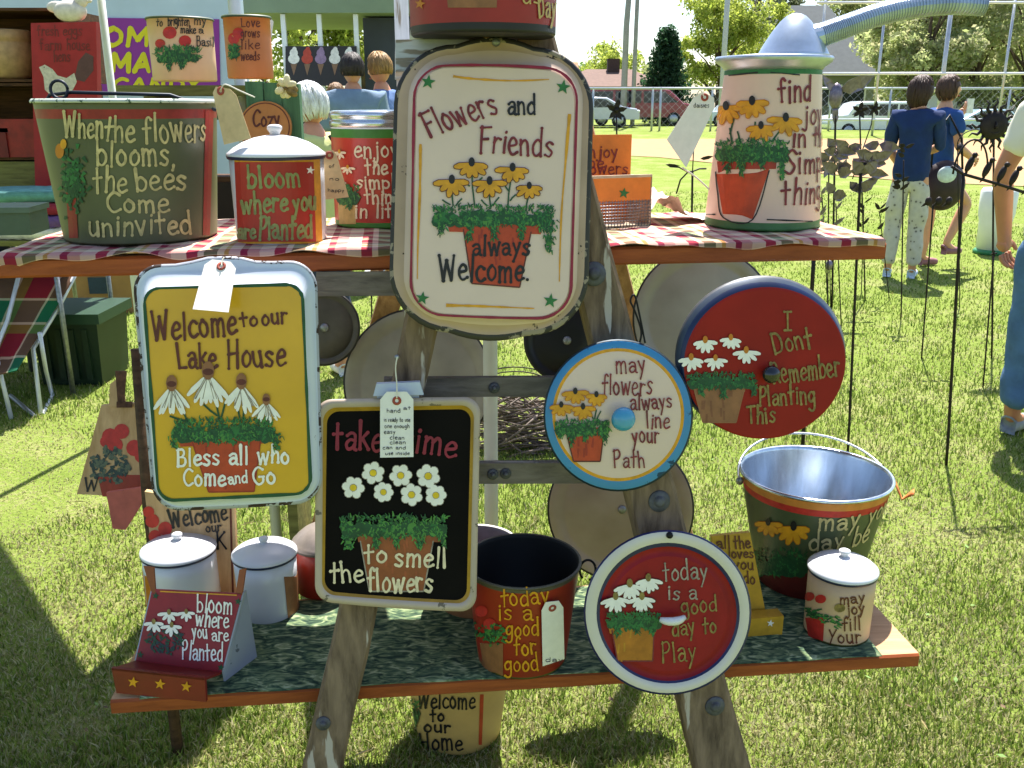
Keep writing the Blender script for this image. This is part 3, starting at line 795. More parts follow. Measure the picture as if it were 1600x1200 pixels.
rr = rquad([(224, 451), (472, 444), (486, 771), (248, 783)], 25, 8); P.stroke(rr + [rr[0]], 5, K_DGR, 1, wob=.3); P.build('border', t2)
P = Paint(S2)
pot(P, [(277, 680), (420, 680), (415, 693), (282, 698)], [(300, 690), (407, 688), (397, 768), (326, 769)], outline=K_PO2)
for (x0, y0, x1, y1) in ((282, 630, 294, 662), (337, 625, 343, 655), (381, 634, 380, 662), (415, 652, 410, 668), (265, 650, 292, 658), (318, 632, 340, 650), (352, 628, 345, 655), (371, 634, 376, 660)): P.stroke([(x0, y0), ((x0 + x1) / 2, (y0 + y1) / 2 + 1), (x1, y1)], 3, K_DGR, 3)
for x, y, l, n_ in ((268, 600, 44, 8), (325, 581, 50, 8), (377, 597, 44, 8), (416, 624, 32, 7)):
    P.cone_flower(x, y + 4, l, K_WHT, None, K_BTN, n_, (50, 130), .17); P.disc(x, y, l * .17, K_BRN, 9, 10, l * .11)
    for k in range(7): P.stroke([(x + random.uniform(-3, 3), y + 6), (x + random.uniform(-.55, .55) * l, y + l * .85)], 1.2, K_GRY, 7)
P.greens(272, 428, 656, 690, GR, 320, ((272, 680, 18, 10), (432, 676, 24, 12)), l=11)
P.build('flower_painting', t2)
P = Paint(S2)
P.text('Welcome', 238, 534, 46, 132, K_BRN, 12, 5.0); P.text('to', 376, 511, 24, 27, K_BRN, 2, 4); P.text('our', 409, 508, 28, 40, K_BRN, 4, 4)
P.text('Lake', 277, 576, 42, 62, K_BRN, 2, 5); P.text('House', 354, 576, 44, 92, K_BRN, 4, 5)
P.text('Bless all who', 276, 728, 30, 176, K_WHT, 5, 4.2); P.text('Come', 286, 760, 28, 66, K_WHT, 2, 4.0); P.text('and', 357, 756, 20, 30, K_WHT, 2, 3.2); P.text('Go', 395, 757, 28, 36, K_WHT, 2, 4)
P.build('lettering', t2)
grommet_tag('price_tag', 'blank white paper tag hanging over the top of the yellow tray', [(322, 404), (370, 410), (357, 488), (301, 483)], Flat(FP(.078).map(346, 412), (-.05, -.74, .67)), 0, hole=(346, 416), string=[(346, 416), (347, 408), (350, 402)])

# ================================================================ black tray
T = FP(.035)
BEDGE = chipped('cream tray edge', 'b8a594', '6e6253', .60, 22, .45, 'a38e78')
BPAN = M('chalkboard black paint', '0d0908', .75, 0, .25, 10, spec=.12)
t3 = thing('enamel_tray', 'black painted tray with cream rim reading take time to smell the flowers', 'tray', T.map(620, 957))
O3 = [(493, 624), (751, 620), (744, 957), (492, 940)]
mb = MB()
L = [onp(T, rquad(O3, 26, 7, 0, 2), -.014), onp(T, rquad(O3, 26, 7, 0, 2), .0), onp(T, rquad([(499, 631), (746, 627), (739, 950), (498, 934)], 24, 7, 0, 2), .002),
     onp(T, rquad([(505, 637), (741, 633), (734, 944), (503, 929)], 21, 7, 0, 1), -.001), onp(T, rquad([(511, 643), (736, 639), (729, 939), (507, 924)], 19, 7, 0, 1), -.008)]
mb.loops(L, [0, 0, 0, 1], True, cap_last=2); mb.add(L[0], [tuple(range(len(L[0])))], 0)
mb.build('pan', [BEDGE, M('ochre rim paint', 'a77c1c', .5, 0, .15, 30), BPAN], t3)
mb = MB(); hq = onp(T, [(588, 600), (656, 597), (662, 617), (583, 619)], .006); mb.slab(hq, T.n * -.010 + Vector((0, .004, 0)))
mb.slab(onp(T, [(588, 612), (655, 610), (655, 628), (590, 629)], -.004), T.n * -.004); mb.build('handle', M('pale handle enamel', 'b9c0cf', .3, 0, .06, 20), t3)
S3 = FP(.035 - .008); P = Paint(S3)
pot(P, [(556, 826), (697, 826), (694, 847), (560, 847)], [(563, 845), (677, 845), (662, 924), (577, 924)], M('brown terracotta paint', '8d4a26', .5, 0, .14, 40), M('dusky terracotta paint', '9c4e2c', .5, 0, .14, 40), outline=K_GRY)
for x, y, r_ in ((552, 762, 18), (583, 739, 18), (626, 743, 18), (669, 744, 19), (599, 769, 16), (643, 773, 18), (681, 774, 17)): P.daisy(x, y, r_, K_WHT, K_GRY, K_YEL, 6 if r_ > 17 else 7)
P.greens(532, 698, 806, 838, (K_GRN, K_DGR, K_LGR, K_DGR, K_LGR), 260, ((545, 835, 22, 14), (588, 832, 26, 9), (620, 832, 22, 8), (655, 832, 26, 10), (692, 830, 22, 8)), l=10)
P.build('flower_painting', t3)
P = Paint(S3)
P.text('take', 520, 700, 44, 76, K_MAR, -4, 5.5); P.text('time', 626, 704, 42, 86, K_MAR, -10, 5.5)
P.text('to', 569, 880, 30, 36, K_CRM, 2, 4.2); P.text('smell', 616, 884, 32, 82, K_CRM, -3, 4.4); P.text('the', 516, 911, 34, 52, K_CRM, 2, 4.4); P.text('flowers', 574, 924, 38, 102, K_CRM, 0, 4.4)
P.build('lettering', t3)
grommet_tag('price_tag', 'handwritten white tag with red eyelet hanging over the black tray', [(594, 612), (646, 612), (646, 714), (594, 715)], FP(.058), 0, hole=(620, 626),
    lines=[(604, 645, 626, 7, 'hand'), (630, 640, 642, 6, 'at'), (600, 659, 641, 7, 'is ready to use'), (601, 669, 640, 7, 'one enough'), (600, 678, 618, 7, 'easy'), (609, 687, 632, 7, 'clean'), (609, 694, 634, 7, 'clean'), (598, 702, 634, 6, 'can and'), (602, 711, 640, 6, 'use inside')],
    string=[(620, 622), (620, 600), (618, 575), (621, 557)])
mb = MB(); c = F0.map(620, 556); R_ = F0.n.to_track_quat('Z', 'Y').to_matrix(); mb.lathe([(.0012, -.01), (.0012, .016), (.004, .0165), (.004, .018), (.0004, .0182)], c, 10, R_)
mb.build('nail', STEEL, lad)

# ================================================================ round lids on the ladder
def ringmesh(T, specs, mats, root, name, back=0):
    mb = MB(); L = [onp(T, ell(cx, cy, rx, ry, 64, rot), off) for (cx, cy, rx, ry, rot, off, mi) in specs]
    mb.loops(L, [s_[6] for s_ in specs[:-1]], True, cap_last=specs[-1][6]); mb.add(L[0], [tuple(range(64))], back)
    return mb.build(name, mats, root)
T = FP(.050)
BLUE = chipped('blue enamel rim', '3481b4', '1d3f58', .60, 25, .35, '2a6c9c')
t4 = thing('pot_lid', 'cream round lid with blue rim reading may flowers always line your Path', 'lid', T.map(966, 768))
ringmesh(T, [(966, 649, 117, 119, 0, -.012, 1), (966, 649, 117, 119, 0, 0, 1), (966, 649, 114, 116, 0, .003, 0), (966, 648, 103, 104, 0, .004, 2), (966, 648, 98, 99, 0, .0045, 3), (967, 648, 60, 60, 0, .005, 3), (968, 649, 22, 22, 0, .0055, 3)], [BLUE, M('dark lid edge', '20303c', .5, .3), K_OCH, CREAM], t4, 'disc')
c = T.map(969, 651, .0055); R_ = T.n.to_track_quat('Z', 'Y').to_matrix()
mb = MB(); mb.lathe([(.011, 0), (.009, .004), (.0085, .010), (.017, .016), (.0195, .022), (.017, .029), (.009, .033), (.0005, .034)], c, 26, R_); mb.build('knob', M('blue knob enamel', '3f8fb4', .2, 0, .08, 20, coat=.6), t4)
S4 = FP(.0555); P = Paint(S4)
pot(P, [(882, 668), (944, 668), (943, 680), (884, 680)], [(884, 672), (944, 672), (938, 721), (896, 721)])
for a_ in ((898, 655, 893, 665), (911, 650, 909, 662), (932, 640, 928, 660), (885, 648, 888, 662), (939, 642, 932, 656), (922, 642, 927, 655)): P.stroke([a_[:2], a_[2:]], 2, K_DGR, 4)
for x, y, l in ((877, 634, 17), (899, 613, 18), (911, 637, 18), (932, 618, 17)): P.cone_flower(x, y, l, K_OCH, K_ORG, K_BLK, 6)
P.greens(868, 952, 657, 680, GR, 190, ((893, 672, 22, 6), (915, 672, 16, 6), (945, 668, 26, 7), (876, 668, 14, 6)), l=7); P.build('flower_painting', t4)
P = Paint(S4)
for a_ in (('may', 962, 584, 31, 48, 2), ('flowers', 941, 617, 34, 78, 0), ('always', 985, 641, 27, 66, 4), ('line', 1010, 669, 27, 36, 0), ('your', 988, 693, 27, 42, 2), ('Path', 959, 731, 28, 49, 2)): P.text(a_[0], a_[1], a_[2], a_[3], a_[4], K_RED, a_[5], 2.9)
P.build('lettering', t4)
mb = MB(); mb.tube([T.map(x, y, -.004) for x, y in spline([(998, 540), (1002, 518), (992, 486), (985, 470), (992, 462), (1001, 500), (1008, 536)], 6)], .0016, 6); mb.build('hanging_wire', BLACKM, t4)

T = FP(.030)
LRED = M('brick red lid paint', '8e1c10', .5, 0, .10, 9, spec=.2)
t5 = thing('pot_lid', 'red round lid with grey blue rim reading I dont Remember Planting This', 'lid', T.map(1190, 688))
ringmesh(T, [(1187, 555, 133, 124, -.25, -.02, 0), (1188, 556, 134, 125, -.25, .0, 0), (1189, 558, 133, 124, -.25, .003, 1), (1192, 562, 130, 121, -.25, .012, 2), (1195, 567, 127, 118, -.25, .016, 3), (1196, 568, 124, 115, -.25, .017, 3)], [M('grey lid rim', '54565a', .45, .4, .2, 20), M('blue grey lid rim', '3a4656', .4, .2, .15, 20), M('navy lid line', '18264a', .35, 0, .15, 20), LRED], t5, 'disc')
S5 = FP(.047); c = T.map(1199, 583, .017); R_ = T.n.to_track_quat('Z', 'Y').to_matrix()
mb = MB(); mb.lathe([(.009, 0), (.008, .006), (.013, .011), (.0145, .017), (.012, .023), (.0005, .025)], c, 22, R_); mb.build('knob', M('black knob', '141419', .2, 0, .1, 20, coat=.5), t5)
P = Paint(S5)
pot(P, [(1083, 600), (1166, 600), (1164, 612), (1086, 614)], [(1084, 606), (1164, 604), (1150, 660), (1098, 660)], K_BTN, M('dusty pot paint', '7c4c30', .5, 0, .14, 40), outline=K_BTN)
for x, y, l in ((1080, 558, 20), (1102, 531, 20), (1118, 559, 18), (1142, 527, 18), (1166, 547, 20)): P.cone_flower(x, y + 2, l, K_WHT, None, K_ORG, 6, (15, 165), .34)
P.greens(1074, 1180, 584, 606, (K_DGR, K_GRN, K_DGR), 220, ((1095, 600, 16, 6), (1130, 600, 20, 6), (1178, 600, 16, 6)), l=8); P.build('flower_painting', t5)
P = Paint(S5)
for a_ in (('I', 1224, 517, 30, 14, 0), ('Dont', 1209, 553, 34, 62, 10), ('Remember', 1208, 600, 36, 106, 14), ('Planting', 1186, 634, 32, 88, 4), ('This', 1168, 662, 30, 44, 2)): P.text(a_[0], a_[1], a_[2], a_[3], a_[4], K_OLI, a_[5], 3.8)
P.build('lettering', t5)

T = FP(.052)
LENA = chipped('white lid enamel', 'cfc6b8', '2a2a38', .70, 26, .3, 'c5bdae')
t6 = thing('pot_lid', 'white rimmed round lid with red centre reading today is a good day', 'lid', T.map(1043, 1086))
NAVY = M('navy enamel edge', '1f2250', .3, 0, .15, 20); BRED = M('crimson lid paint', '8e1219', .5, 0, .16, 9, spec=.25)
ringmesh(T, [(1043, 957, 131, 129, 0, -.010, 1), (1043, 957, 131, 129, 0, -.001, 1), (1043, 957, 128, 126, 0, .002, 0), (1044, 958, 112, 110, 0, .001, 1), (1044, 959, 107, 105, 0, -.006, 2), (1044, 959, 97, 95, 0, -.009, 2), (1044, 959, 92, 90, 0, -.005, 2)], [LENA, NAVY, BRED], t6, 'disc')
S6 = FP(.047); P = Paint(S6)
pot(P, [(950, 978), (1026, 978), (1024, 990), (953, 990)], [(956, 984), (1022, 984), (1020, 1033), (965, 1033)], M('ochre pot paint', 'a9691c', .5, 0, .15, 40), M('gold pot paint', 'b07a20', .5, 0, .15, 40), outline=K_RED)
for x, y, l in ((962, 934, 22), (984, 914, 24), (1013, 905, 22), (1003, 934, 22)): P.cone_flower(x, y, l, K_WHT, K_BRN, K_OLI, 7, (20, 160), .3)
P.greens(947, 1032, 958, 982, (K_GRN, K_DGR, K_GRN), 200, ((965, 975, 16, 6), (995, 975, 14, 7), (1020, 975, 14, 6)), l=8); P.build('flower_painting', t6)
P = Paint(S6)
for a_ in (('today', 1036, 907, 32, 70, 2), ('is a', 1043, 937, 26, 46, 0), ('good', 1065, 960, 28, 56, 6), ('day to', 1050, 994, 28, 70, 6), ('Play', 1034, 1036, 34, 54, 4)): P.text(a_[0], a_[1], a_[2], a_[3], a_[4], K_OLI if a_[2] > 950 else K_GRY, a_[5], 3.0)
P.build('lettering', t6)
mb = MB(); mb.tube([S6.map(x, y, .012 + .006 * math.sin(k * math.pi / 6)) for k, (x, y) in enumerate([(1031, 968), (1038, 970), (1045, 971), (1052, 971), (1058, 970), (1064, 968), (1070, 964)])], [.004, .006, .007, .007, .007, .006, .004], 10)
mb.build('handle', M('white handle', 'd9d6d0', .3, 0, .05, 20), t6)
mb = MB(); mb.lathe([(.006, 0), (.005, .004), (.0005, .005)], T.map(1046, 836, .002), 10, T.n.to_track_quat('Z', 'Y').to_matrix()); mb.build('screw', BLACKM, t6)

# lids and pans seen from behind, hung on the rear legs
RN = Vector((0, -1, .16)).normalized()
def RPL(d): return Flat(Vector((0, 2.16 + d, .9)), RN)
def backdisc(cx, cy, rx, ry, d, mats, label, cat, ringm=None, hole=False):
    T = RPL(d); t_ = thing('pan_lid', label, cat, T.map(cx, cy + ry)); c_ = T.map(cx + 2, cy, -.003); Rq = T.n.to_track_quat('Z', 'Y').to_matrix()
    MB().lathe([(.011, 0), (.010, .004), (.006, .006), (.0005, .0065)], c_, 18, Rq).build('rivet', STEEL, t_)
    MB().tube([T.map(cx - 8, cy - ry + 2, .002), T.map(cx - 9, cy - ry - 12, .0), T.map(cx, cy - ry - 18, -.01), T.map(cx + 9, cy - ry - 12, .0), T.map(cx + 8, cy - ry + 2, .002)], .0018, 6).build('hanging_wire', BLACKM, t_)
    ringmesh(T, [(cx, cy, rx, ry, 0, -.008, 1), (cx, cy, rx, ry, 0, .0, 1), (cx, cy, rx - 3, ry - 3, 0, .002, 0), (cx, cy, rx * .84, ry * .84, 0, .001, 0), (cx, cy, rx * .80, ry * .80, 0, -.006, 0), (cx + 2, cy + 2, rx * .76, ry * .76, 0, -.004, 0), (cx + 2, cy, rx * .3, ry * .3, 0, -.003, 0)], mats, t_, 'disc')
    return t_, T
EDG = M('dark plate edge', '25221f', .5, .2)
backdisc(1100, 498, 112, 112, .0, [chipped('grey enamel', '9e978f', '4a4038', .74, 18, .4, '7d766d'), EDG], 'grey enamel lid hanging partly behind the red round lid', 'lid')
t_, T = backdisc(653, 598, 117, 117, .02, [chipped('grey green enamel', '8f8a7c', '463c33', .73, 20, .4, '6e685c'), EDG], 'grey enamel lid hanging behind the left ladder leg', 'lid')
t_, T = backdisc(970, 796, 115, 112, .03, [chipped('tan enamel', 'a39180', '4f4236', .74, 18, .4, '85725f'), EDG], 'tan lid hanging between the blue and the white rimmed lids', 'lid')
t_, T = backdisc(505, 512, 58, 60, -.02, [M('dark grey pan', '55504a', .6, .2, .2, 12), EDG], 'small dark grey lid hanging between the yellow tray and the cream tray', 'lid')
t_, T = backdisc(884, 532, 66, 66, .05, [M('black pan', '17171a', .4, .2, .2, 12), EDG], 'black pan hanging below the big cream tray', 'pan')

# ================================================================ cans, buckets and pots on the shelves
def extent(c, r, z):
    xs_ = []
    for k in range(72):
        a = 2 * math.pi * k / 72; p = Vector((c.x + r * math.cos(a), c.y + r * math.sin(a), z)); xs_.append(800 + FOC * p.x / depth(p))
    return min(xs_), max(xs_)
def fit(xlb, xrb, yb, xlt, xrt, yt, h):
    """centre, base radius, top radius and top height of a round can from its px outline and the shelf height it stands on"""
    xc = (xlb + xrb) / 2; rb = .1
    for _ in range(14):
        Fp = G(xc, yb, h); az = Vector((Fp.x, Fp.y, 0)).normalized(); c = Fp + az * rb
        l_, r_ = extent(c, rb, h); rb *= (xrb - xlb) / (r_ - l_); xc += ((xlb + xrb) - (l_ + r_)) / 2 * .8
    Fp = G(xc, yb, h); az = Vector((Fp.x, Fp.y, 0)).normalized(); c = Fp + az * rb; rt = rb; z1 = h + .15
    for _ in range(14):
        fr = Vector((c.x, c.y, 0)) - az * rt; d = ray((xlt + xrt) / 2, yt); tt = (fr.x * az.x + fr.y * az.y) / (d.x * az.x + d.y * az.y)
        z1 = EYE.z + d.z * tt; l_, r_ = extent(c, rt, z1); rt *= (xrt - xlt) / (r_ - l_)
    return Vector((c.x, c.y, h)), rb, rt, z1
def can_body(c, rb, rt, z1, bands, wall=.0015, inner=None, rim=None, rimr=.0035):
    """bands: list of (fraction up, material index) from the base"""
    mb = MB(); H = z1 - c.z; pr = [(rb * .97, 0, bands[0][1]), (rb, .003, bands[0][1])]
    for k, (f, mi) in enumerate(bands):
        f2 = bands[k + 1][0] if k + 1 < len(bands) else 1.0
        for q in np.linspace(f, f2, 4)[:-1]:
            if q > 0: pr.append((rb + (rt - rb) * q, H * q, mi))
    pr.append((rt, H, bands[-1][1] if rim is None else rim))
    if inner is not None:
        R_ = rimr
        pr += [(rt + R_, H - R_ * .2, rim), (rt + R_ * 1.2, H + R_ * .6, rim), (rt + R_ * .4, H + R_ * 1.5, rim), (rt - R_ * .5, H + R_, inner), (rt - wall - R_ * .3, H - .004, inner), (rb - wall, .006, inner), (.001, .006, inner)]
    return mb.lathe(pr, c, 64)
zU, zL = HU + .007, HL + .006
# --- green tub
c, rb, rt, z1 = fit(100, 340, 384, 58, 346, 160, zU)
GRNB = chipped('olive green bucket paint', '494c32', '2c2118', .735, 26, .45, '5a5a42'); K_RB = M('red band paint', '8c2420', .5, 0, .2, 30)
t = thing('bucket', 'large olive green bucket reading When the flower blooms the bees Come uninvited', 'bucket', c)
can_body(c, rb, rt, z1, [(0, 0), (.035, 0), (.89, 1), (.955, 0)], inner=2, rim=3, rimr=.004).build('body', [GRNB, K_RB, M('dark bucket inside', '2a2c30', .5, .3, .2, 12), chipped('bright worn rim', 'b6bcb4', '2f4a3c', .58, 40, .3)], t)
GT = (c.copy(), rb, rt, z1)
S = Cone(c, rb, c.z, rt, z1); P = Paint(S)
P.fill([(321, 172), (334, 172), (328, 368), (317, 368)], K_RB, 1, 12, 2); P.fill([(103, 300), (118, 300), (122, 372), (108, 372)], K_RB, 1, 6, 2)
P.fill([(82, 160), (84, 168), (330, 162), (330, 156)], GRNB, .5, 2, 12)
for k in range(170): x, y = random.gauss(113, 9), random.gauss(280, 20); P.stroke([(x, y), (x + random.uniform(-7, 7), y + random.uniform(3, 9))], 6.5, random.choice((K_DGR, K_DGR, K_GRN)), 2 + .02 * k, 0, (1, .4))
P.disc(93, 236, 7, K_ORG, 3, 10, 12); P.disc(99, 225, 5, K_OCH, 3.3, 10, 8)
P.build('flower_painting', t); P = Paint(S)
for a_ in (('When', 99, 214, 40, 62, 0), ('the', 162, 220, 42, 48, -2), ('blooms,', 150, 258, 42, 124, -2), ('the', 146, 300, 40, 52, 0), ('bees', 212, 300, 40, 80, 4), ('Come', 166, 332, 34, 98, 0), ('uninvited', 138, 368, 36, 162, 4)): P.text(a_[0], a_[1], a_[2], a_[3], a_[4], K_LET, a_[5], 4.6)
P.S = Wrap(S, 202, 142).start(218); P.text('flowers', 218, 222, 46, 118, K_LET, -2, 4.6)
P.build('lettering', t)
mb = MB(); hp = [(c.x - rt - .004, c.y, z1 - .012), (c.x - rt * .8, c.y - .03, z1 + .012), (c.x - rt * .5, c.y - .045, z1 + .016), (c.x, c.y - .055, z1 + .014), (c.x + rt * .6, c.y - .04, z1 + .012), (c.x + rt + .004, c.y, z1 - .012)]
mb.tube([Vector(p) for p in hp], .0028, 8); mb.tube([Vector((c.x - rt * .62 + .014 * math.cos(a), c.y - .05, z1 + .020 + .014 * math.sin(a))) for a in np.linspace(0, 6.283, 18)], .0025, 8); mb.build('bail_handle', M('blue black wire', '252b36', .5, .4), t)

# --- bloom canister
WEN = chipped('white enamel', 'd6d6da', '2b2a30', .735, 30, .25, 'c4c6cc'); NRIM = M('navy enamel line', '272c4c', .35)
def lid(root, c, r, z, hdome, knob, mat=WEN, edge=NRIM, name='lid'):
    mb = MB(); cc = Vector((c.x, c.y, z))
    mb.lathe([(r * .96, -.004, 1), (r * 1.035, -.003, 1), (r * 1.05, .002, 0), (r * 1.04, .006, 0), (r * .98, .009, 0), (r * .9, .010 + hdome * .18, 0), (r * .7, .010 + hdome * .55, 0), (r * .45, .010 + hdome * .85, 0), (r * .2, .010 + hdome, 0), (.001, .010 + hdome, 0)], cc, 56)
    o = mb.build(name, [mat, edge], root)
    mb = MB(); k = knob; mb.lathe([(k * .72, -.001), (k * .66, k * .25), (k * .8, k * .5), (k, k * .8), (k * .96, k * 1.15), (k * .6, k * 1.35), (.0005, k * 1.4)], cc + Vector((0, 0, .010 + hdome)), 26); mb.build('knob', mat, o)
    return o
c, rb, rt, z1 = fit(370, 511, 383, 362, 511, 246, zU)
t = thing('canister', 'white lidded canister with red panel reading bloom where you are Planted', 'canister', c)
can_body(c, rb, rt, z1, [(0, 0)]).build('body', [WEN], t)
lid(t, c, rt, z1 - .002, .024, .0125)
S = Cone(c, rb, c.z, rt, z1); P = Paint(S); RPN = M('brick panel paint', 'a32c20', .5, 0, .12, 14)
P.fill([(366, 246), (500, 246), (504, 381), (372, 381)], K_OCH, .5, 8, 14); P.fill([(366, 253), (490, 253), (494, 378), (372, 378)], RPN, 1.3, 8, 14); P.star(485, 266, 7, K_WHT, 3); P.build('panel', t)
P = Paint(S)
for a_ in (('bloom', 386, 294, 36, 84, 4), ('where', 377, 333, 34, 72, 2), ('you', 458, 330, 32, 36, 2), ('are', 371, 372, 26, 28, 0), ('Planted', 404, 374, 36, 84, 2)): P.text(a_[0], a_[1], a_[2], a_[3], a_[4], K_PAL, a_[5], 5)
P.build('lettering', t)
# --- enjoy can
c, rb, rt, z1 = fit(524, 676, 358, 520, 676, 196, zU)
t = thing('canister', 'red tin with silver screw lid reading enjoy the simple things in life', 'canister', c)
can_body(c, rb, rt, z1, [(0, 1), (.06, 0), (.88, 1), (.965, 2)]).build('body', [M('warm red tin paint', 'b1301f', .45, 0, .1, 12, coat=.2), M('bright green band', '3f7a2c', .5, 0, .12, 30), WEN], t)
mb = MB(); cc = Vector((c.x, c.y, z1)); r = rt
mb.lathe([(r, -.004), (r * 1.02, 0), (r * 1.02, .008), (r * .985, .010), (r * 1.02, .013), (r * 1.02, .020), (r * .99, .024), (r * .93, .0255), (.001, .027)], cc, 56); mb.build('screw_lid', M('tin lid', 'c8ccd0', .22, .85, .06, 30), t)
S = Cone(c, rb, c.z, rt, z1); P = Paint(S); P.fill([(528, 318), (556, 318), (556, 350), (530, 350)], K_TAN, 1, 4, 4)
P.greens(524, 560, 290, 318, GR, 60, ((545, 305, 20, 8),), l=8)
for x, y in ((530, 238), (543, 262), (530, 285)): P.cone_flower(x, y, 11, K_CRM, None, K_OCH, 5)
P.build('flower_painting', t); P = Paint(S)
for a_ in (('enjoy', 553, 246, 28, 70, 0), ('the', 571, 272, 26, 34, 0), ('simple', 556, 294, 23, 74, 0), ('things', 570, 318, 24, 68, 0), ('in life', 554, 340, 24, 72, 0)): P.text(a_[0], a_[1], a_[2], a_[3], a_[4], K_CRM, a_[5], 3.4)
P.build('lettering', t)
# --- galvanised gas can with flexible spout
c, rb, rt, z1 = fit(1100, 1281, 362, 1130, 1283, 106, zU)
GALV = M('galvanised metal', 'aeb9c6', .35, .75, .12, 18); t = thing('gas_can', 'tall cream painted gas can with flexible metal spout reading find joy in the simple things', 'can', c)
can_body(c, rb, rt, z1, [(0, 1), (.055, 0), (.965, 2)]).build('body', [M('cream can paint', 'd9b8a4', .4, 0, .03, 8), M('green base band', '3e6a3a', .5, 0, .12, 30), K_GRN], t)
cc = Vector((c.x, c.y, z1)); mb = MB(); r = rt * 1.22
mb.lathe([(rt, -.002), (rt * 1.05, .004), (r * .97, .012), (r, .018), (r * .98, .022), (rt * .84, .024), (rt * .4, .027), (.001, .028)], cc, 56); rd_ = rt * .72; mb.lathe([(rd_ * 1.06, .0), (rd_ * 1.0, .006), (rd_ * .86, .022), (rd_ * .66, .042), (rd_ * .44, .060), (rd_ * .28, .069), (rd_ * .14, .073), (.001, .074)], cc + Vector((rt * .40, 0, .022)), 48); mb.build('cap', GALV, t)
sp = [Y(x, y, c.y - .01) for x, y in spline([(1262, 62), (1292, 52), (1325, 40), (1370, 24), (1420, 12), (1480, 6), (1538, 8)], 8)]
dn = []; P_ = []
for i in range(len(sp) - 1):
    for k in range(6): P_.append(sp[i].lerp(sp[i + 1], k / 6))
rr = [.020 - .003 * i / len(P_) + (.0017 if (i // 2) % 2 else -.0006) if i > 36 else .021 + .004 * (1 - i / 36) for i in range(len(P_))]
mb = MB(); mb.tube(P_, rr, 16, smooth=False); mb.build('flexible_spout', GALV, t)
S = Cone(c, rb, c.z, rt, z1); P = Paint(S)
P.fill([(1120, 250), (1214, 246), (1212, 268), (1122, 270)], K_PO2, 1.5, 4, 8); P.fill([(1118, 266), (1202, 264), (1176, 342), (1130, 340)], K_POT, 1, 10, 8)
P.stroke(spline([(1118, 268), (1121, 300), (1130, 340), (1176, 343), (1202, 266)], 6), 2, K_BLK, 2.5)
for a_ in ((1140, 200, 1144, 225), (1148, 180, 1140, 210), (1180, 190, 1178, 220), (1222, 200, 1205, 222), (1152, 205, 1158, 225)): P.stroke([a_[:2], a_[2:]], 2.6, K_DGR, 3)
for x, y, l in ((1134, 168, 25), (1175, 160, 26), (1189, 198, 22), (1228, 186, 25)): P.cone_flower(x, y, l, K_OCH, K_ORG, K_BLK, 6)
P.greens(1120, 1230, 220, 252, GR, 240, ((1136, 245, 22, 7), (1158, 245, 28, 8), (1222, 232, 46, 10), (1190, 245, 16, 8)), l=10)
for a_ in ((1138, 118, 1184, 113), (1204, 113, 1250, 117), (1102, 335, 1118, 335), (1198, 343, 1270, 346)): P.stroke([(a_[0] + (a_[2] - a_[0]) * k / 5, a_[1] + (a_[3] - a_[1]) * k / 5) for k in range(6)], 2, K_BLK, 2, 0, (1, 1), .4)
P.build('flower_painting', t); P = Paint(S)
WR = Wrap(S, 1206, 79); P.S = WR
for a_ in (('find', 1218, 160, 42, 54, 2), ('joy', 1254, 194, 36, 50, 0), ('in the', 1240, 229, 34, 88, 0), ('Simple', 1229, 272, 38, 112, 0), ('things', 1230, 320, 42, 96, 0)):
    WR.start(a_[1]); P.text(a_[0], a_[1], a_[2], a_[3], a_[4], K_RED, a_[5], 4.2)
P.build('lettering', t)
GC = c.copy()
# tag hanging off the gas can
fl = Flat(c + Vector((0, -.06, 0)), (0.1, -1, .1))
grommet_tag('price_tag', 'white and grey paper tag on a string beside the cream gas can', [(1092, 140), (1122, 156), (1072, 262), (1042, 218)], fl, 0, hole=(1101, 152), lines=[(1084, 168, 1108, 8, 'daisies')], string=[(1100, 152), (1094, 140), (1088, 150)])
mb = MB(); mb.tube([fl.map(x, y, .002) for x, y in spline([(1066, 262), (1085, 275), (1102, 290), (1108, 296)], 5)], .0016, 6); o = mb.build('string_end', STRING); tag(o, 'white string trailing from the tag to the gas can', 'string')

# --- orange wire-front box
FB = G(925, 357, zU); FB2 = G(1016, 352, zU); e = (FB2 - FB).normalized(); mq = Vector((-e.y, e.x, 0)); FB = FB - e * .03
L_ = (FB2 - FB).length; d_ = .085; hz = .090
OR = M('orange box paint', 'd57a2c', .5, 0, .1, 25); GEDGE = M('worn box metal', 'b9a68e', .6, .2, .15, 40)
t = thing('wire_box', 'orange painted metal box with wire front beside the big cream tray', 'box', FB + e * L_ / 2)
mb = MB(); up = Vector((0, 0, 1)); ang = math.atan2(e.y, e.x)
def bx(o, a, b_, c_, mb, mi=0): mb.hexa([o, o + a, o + a + b_, o + b_], [o + c_, o + a + c_, o + a + b_ + c_, o + b_ + c_], mi)
bx(FB, e * L_, mq * d_, up * .003, mb, 1); bx(FB + mq * (d_ - .003), e * L_, mq * .003, up * .165, mb, 0)
bx(FB, e * .003, mq * d_, up * hz, mb, 1); bx(FB + e * (L_ - .003), e * .003, mq * d_, up * hz, mb, 1); bx(FB + up * .048, e * L_, mq * .002, up * (hz - .048), mb, 0); bx(FB + up * hz, e * L_, mq * .005, up * .005, mb, 1)
mb.build('case', [OR, GEDGE], t)
mb = MB()
for k in range(25): q = FB + e * L_ * k / 24 - mq * .0; mb.tube([q, q + up * .049], .0008, 5)
for k in range(8): q = FB + up * (.005 + .0058 * k); mb.tube([q, q + e * L_], .0008, 5)
mb.build('wire_mesh', STEEL, t)
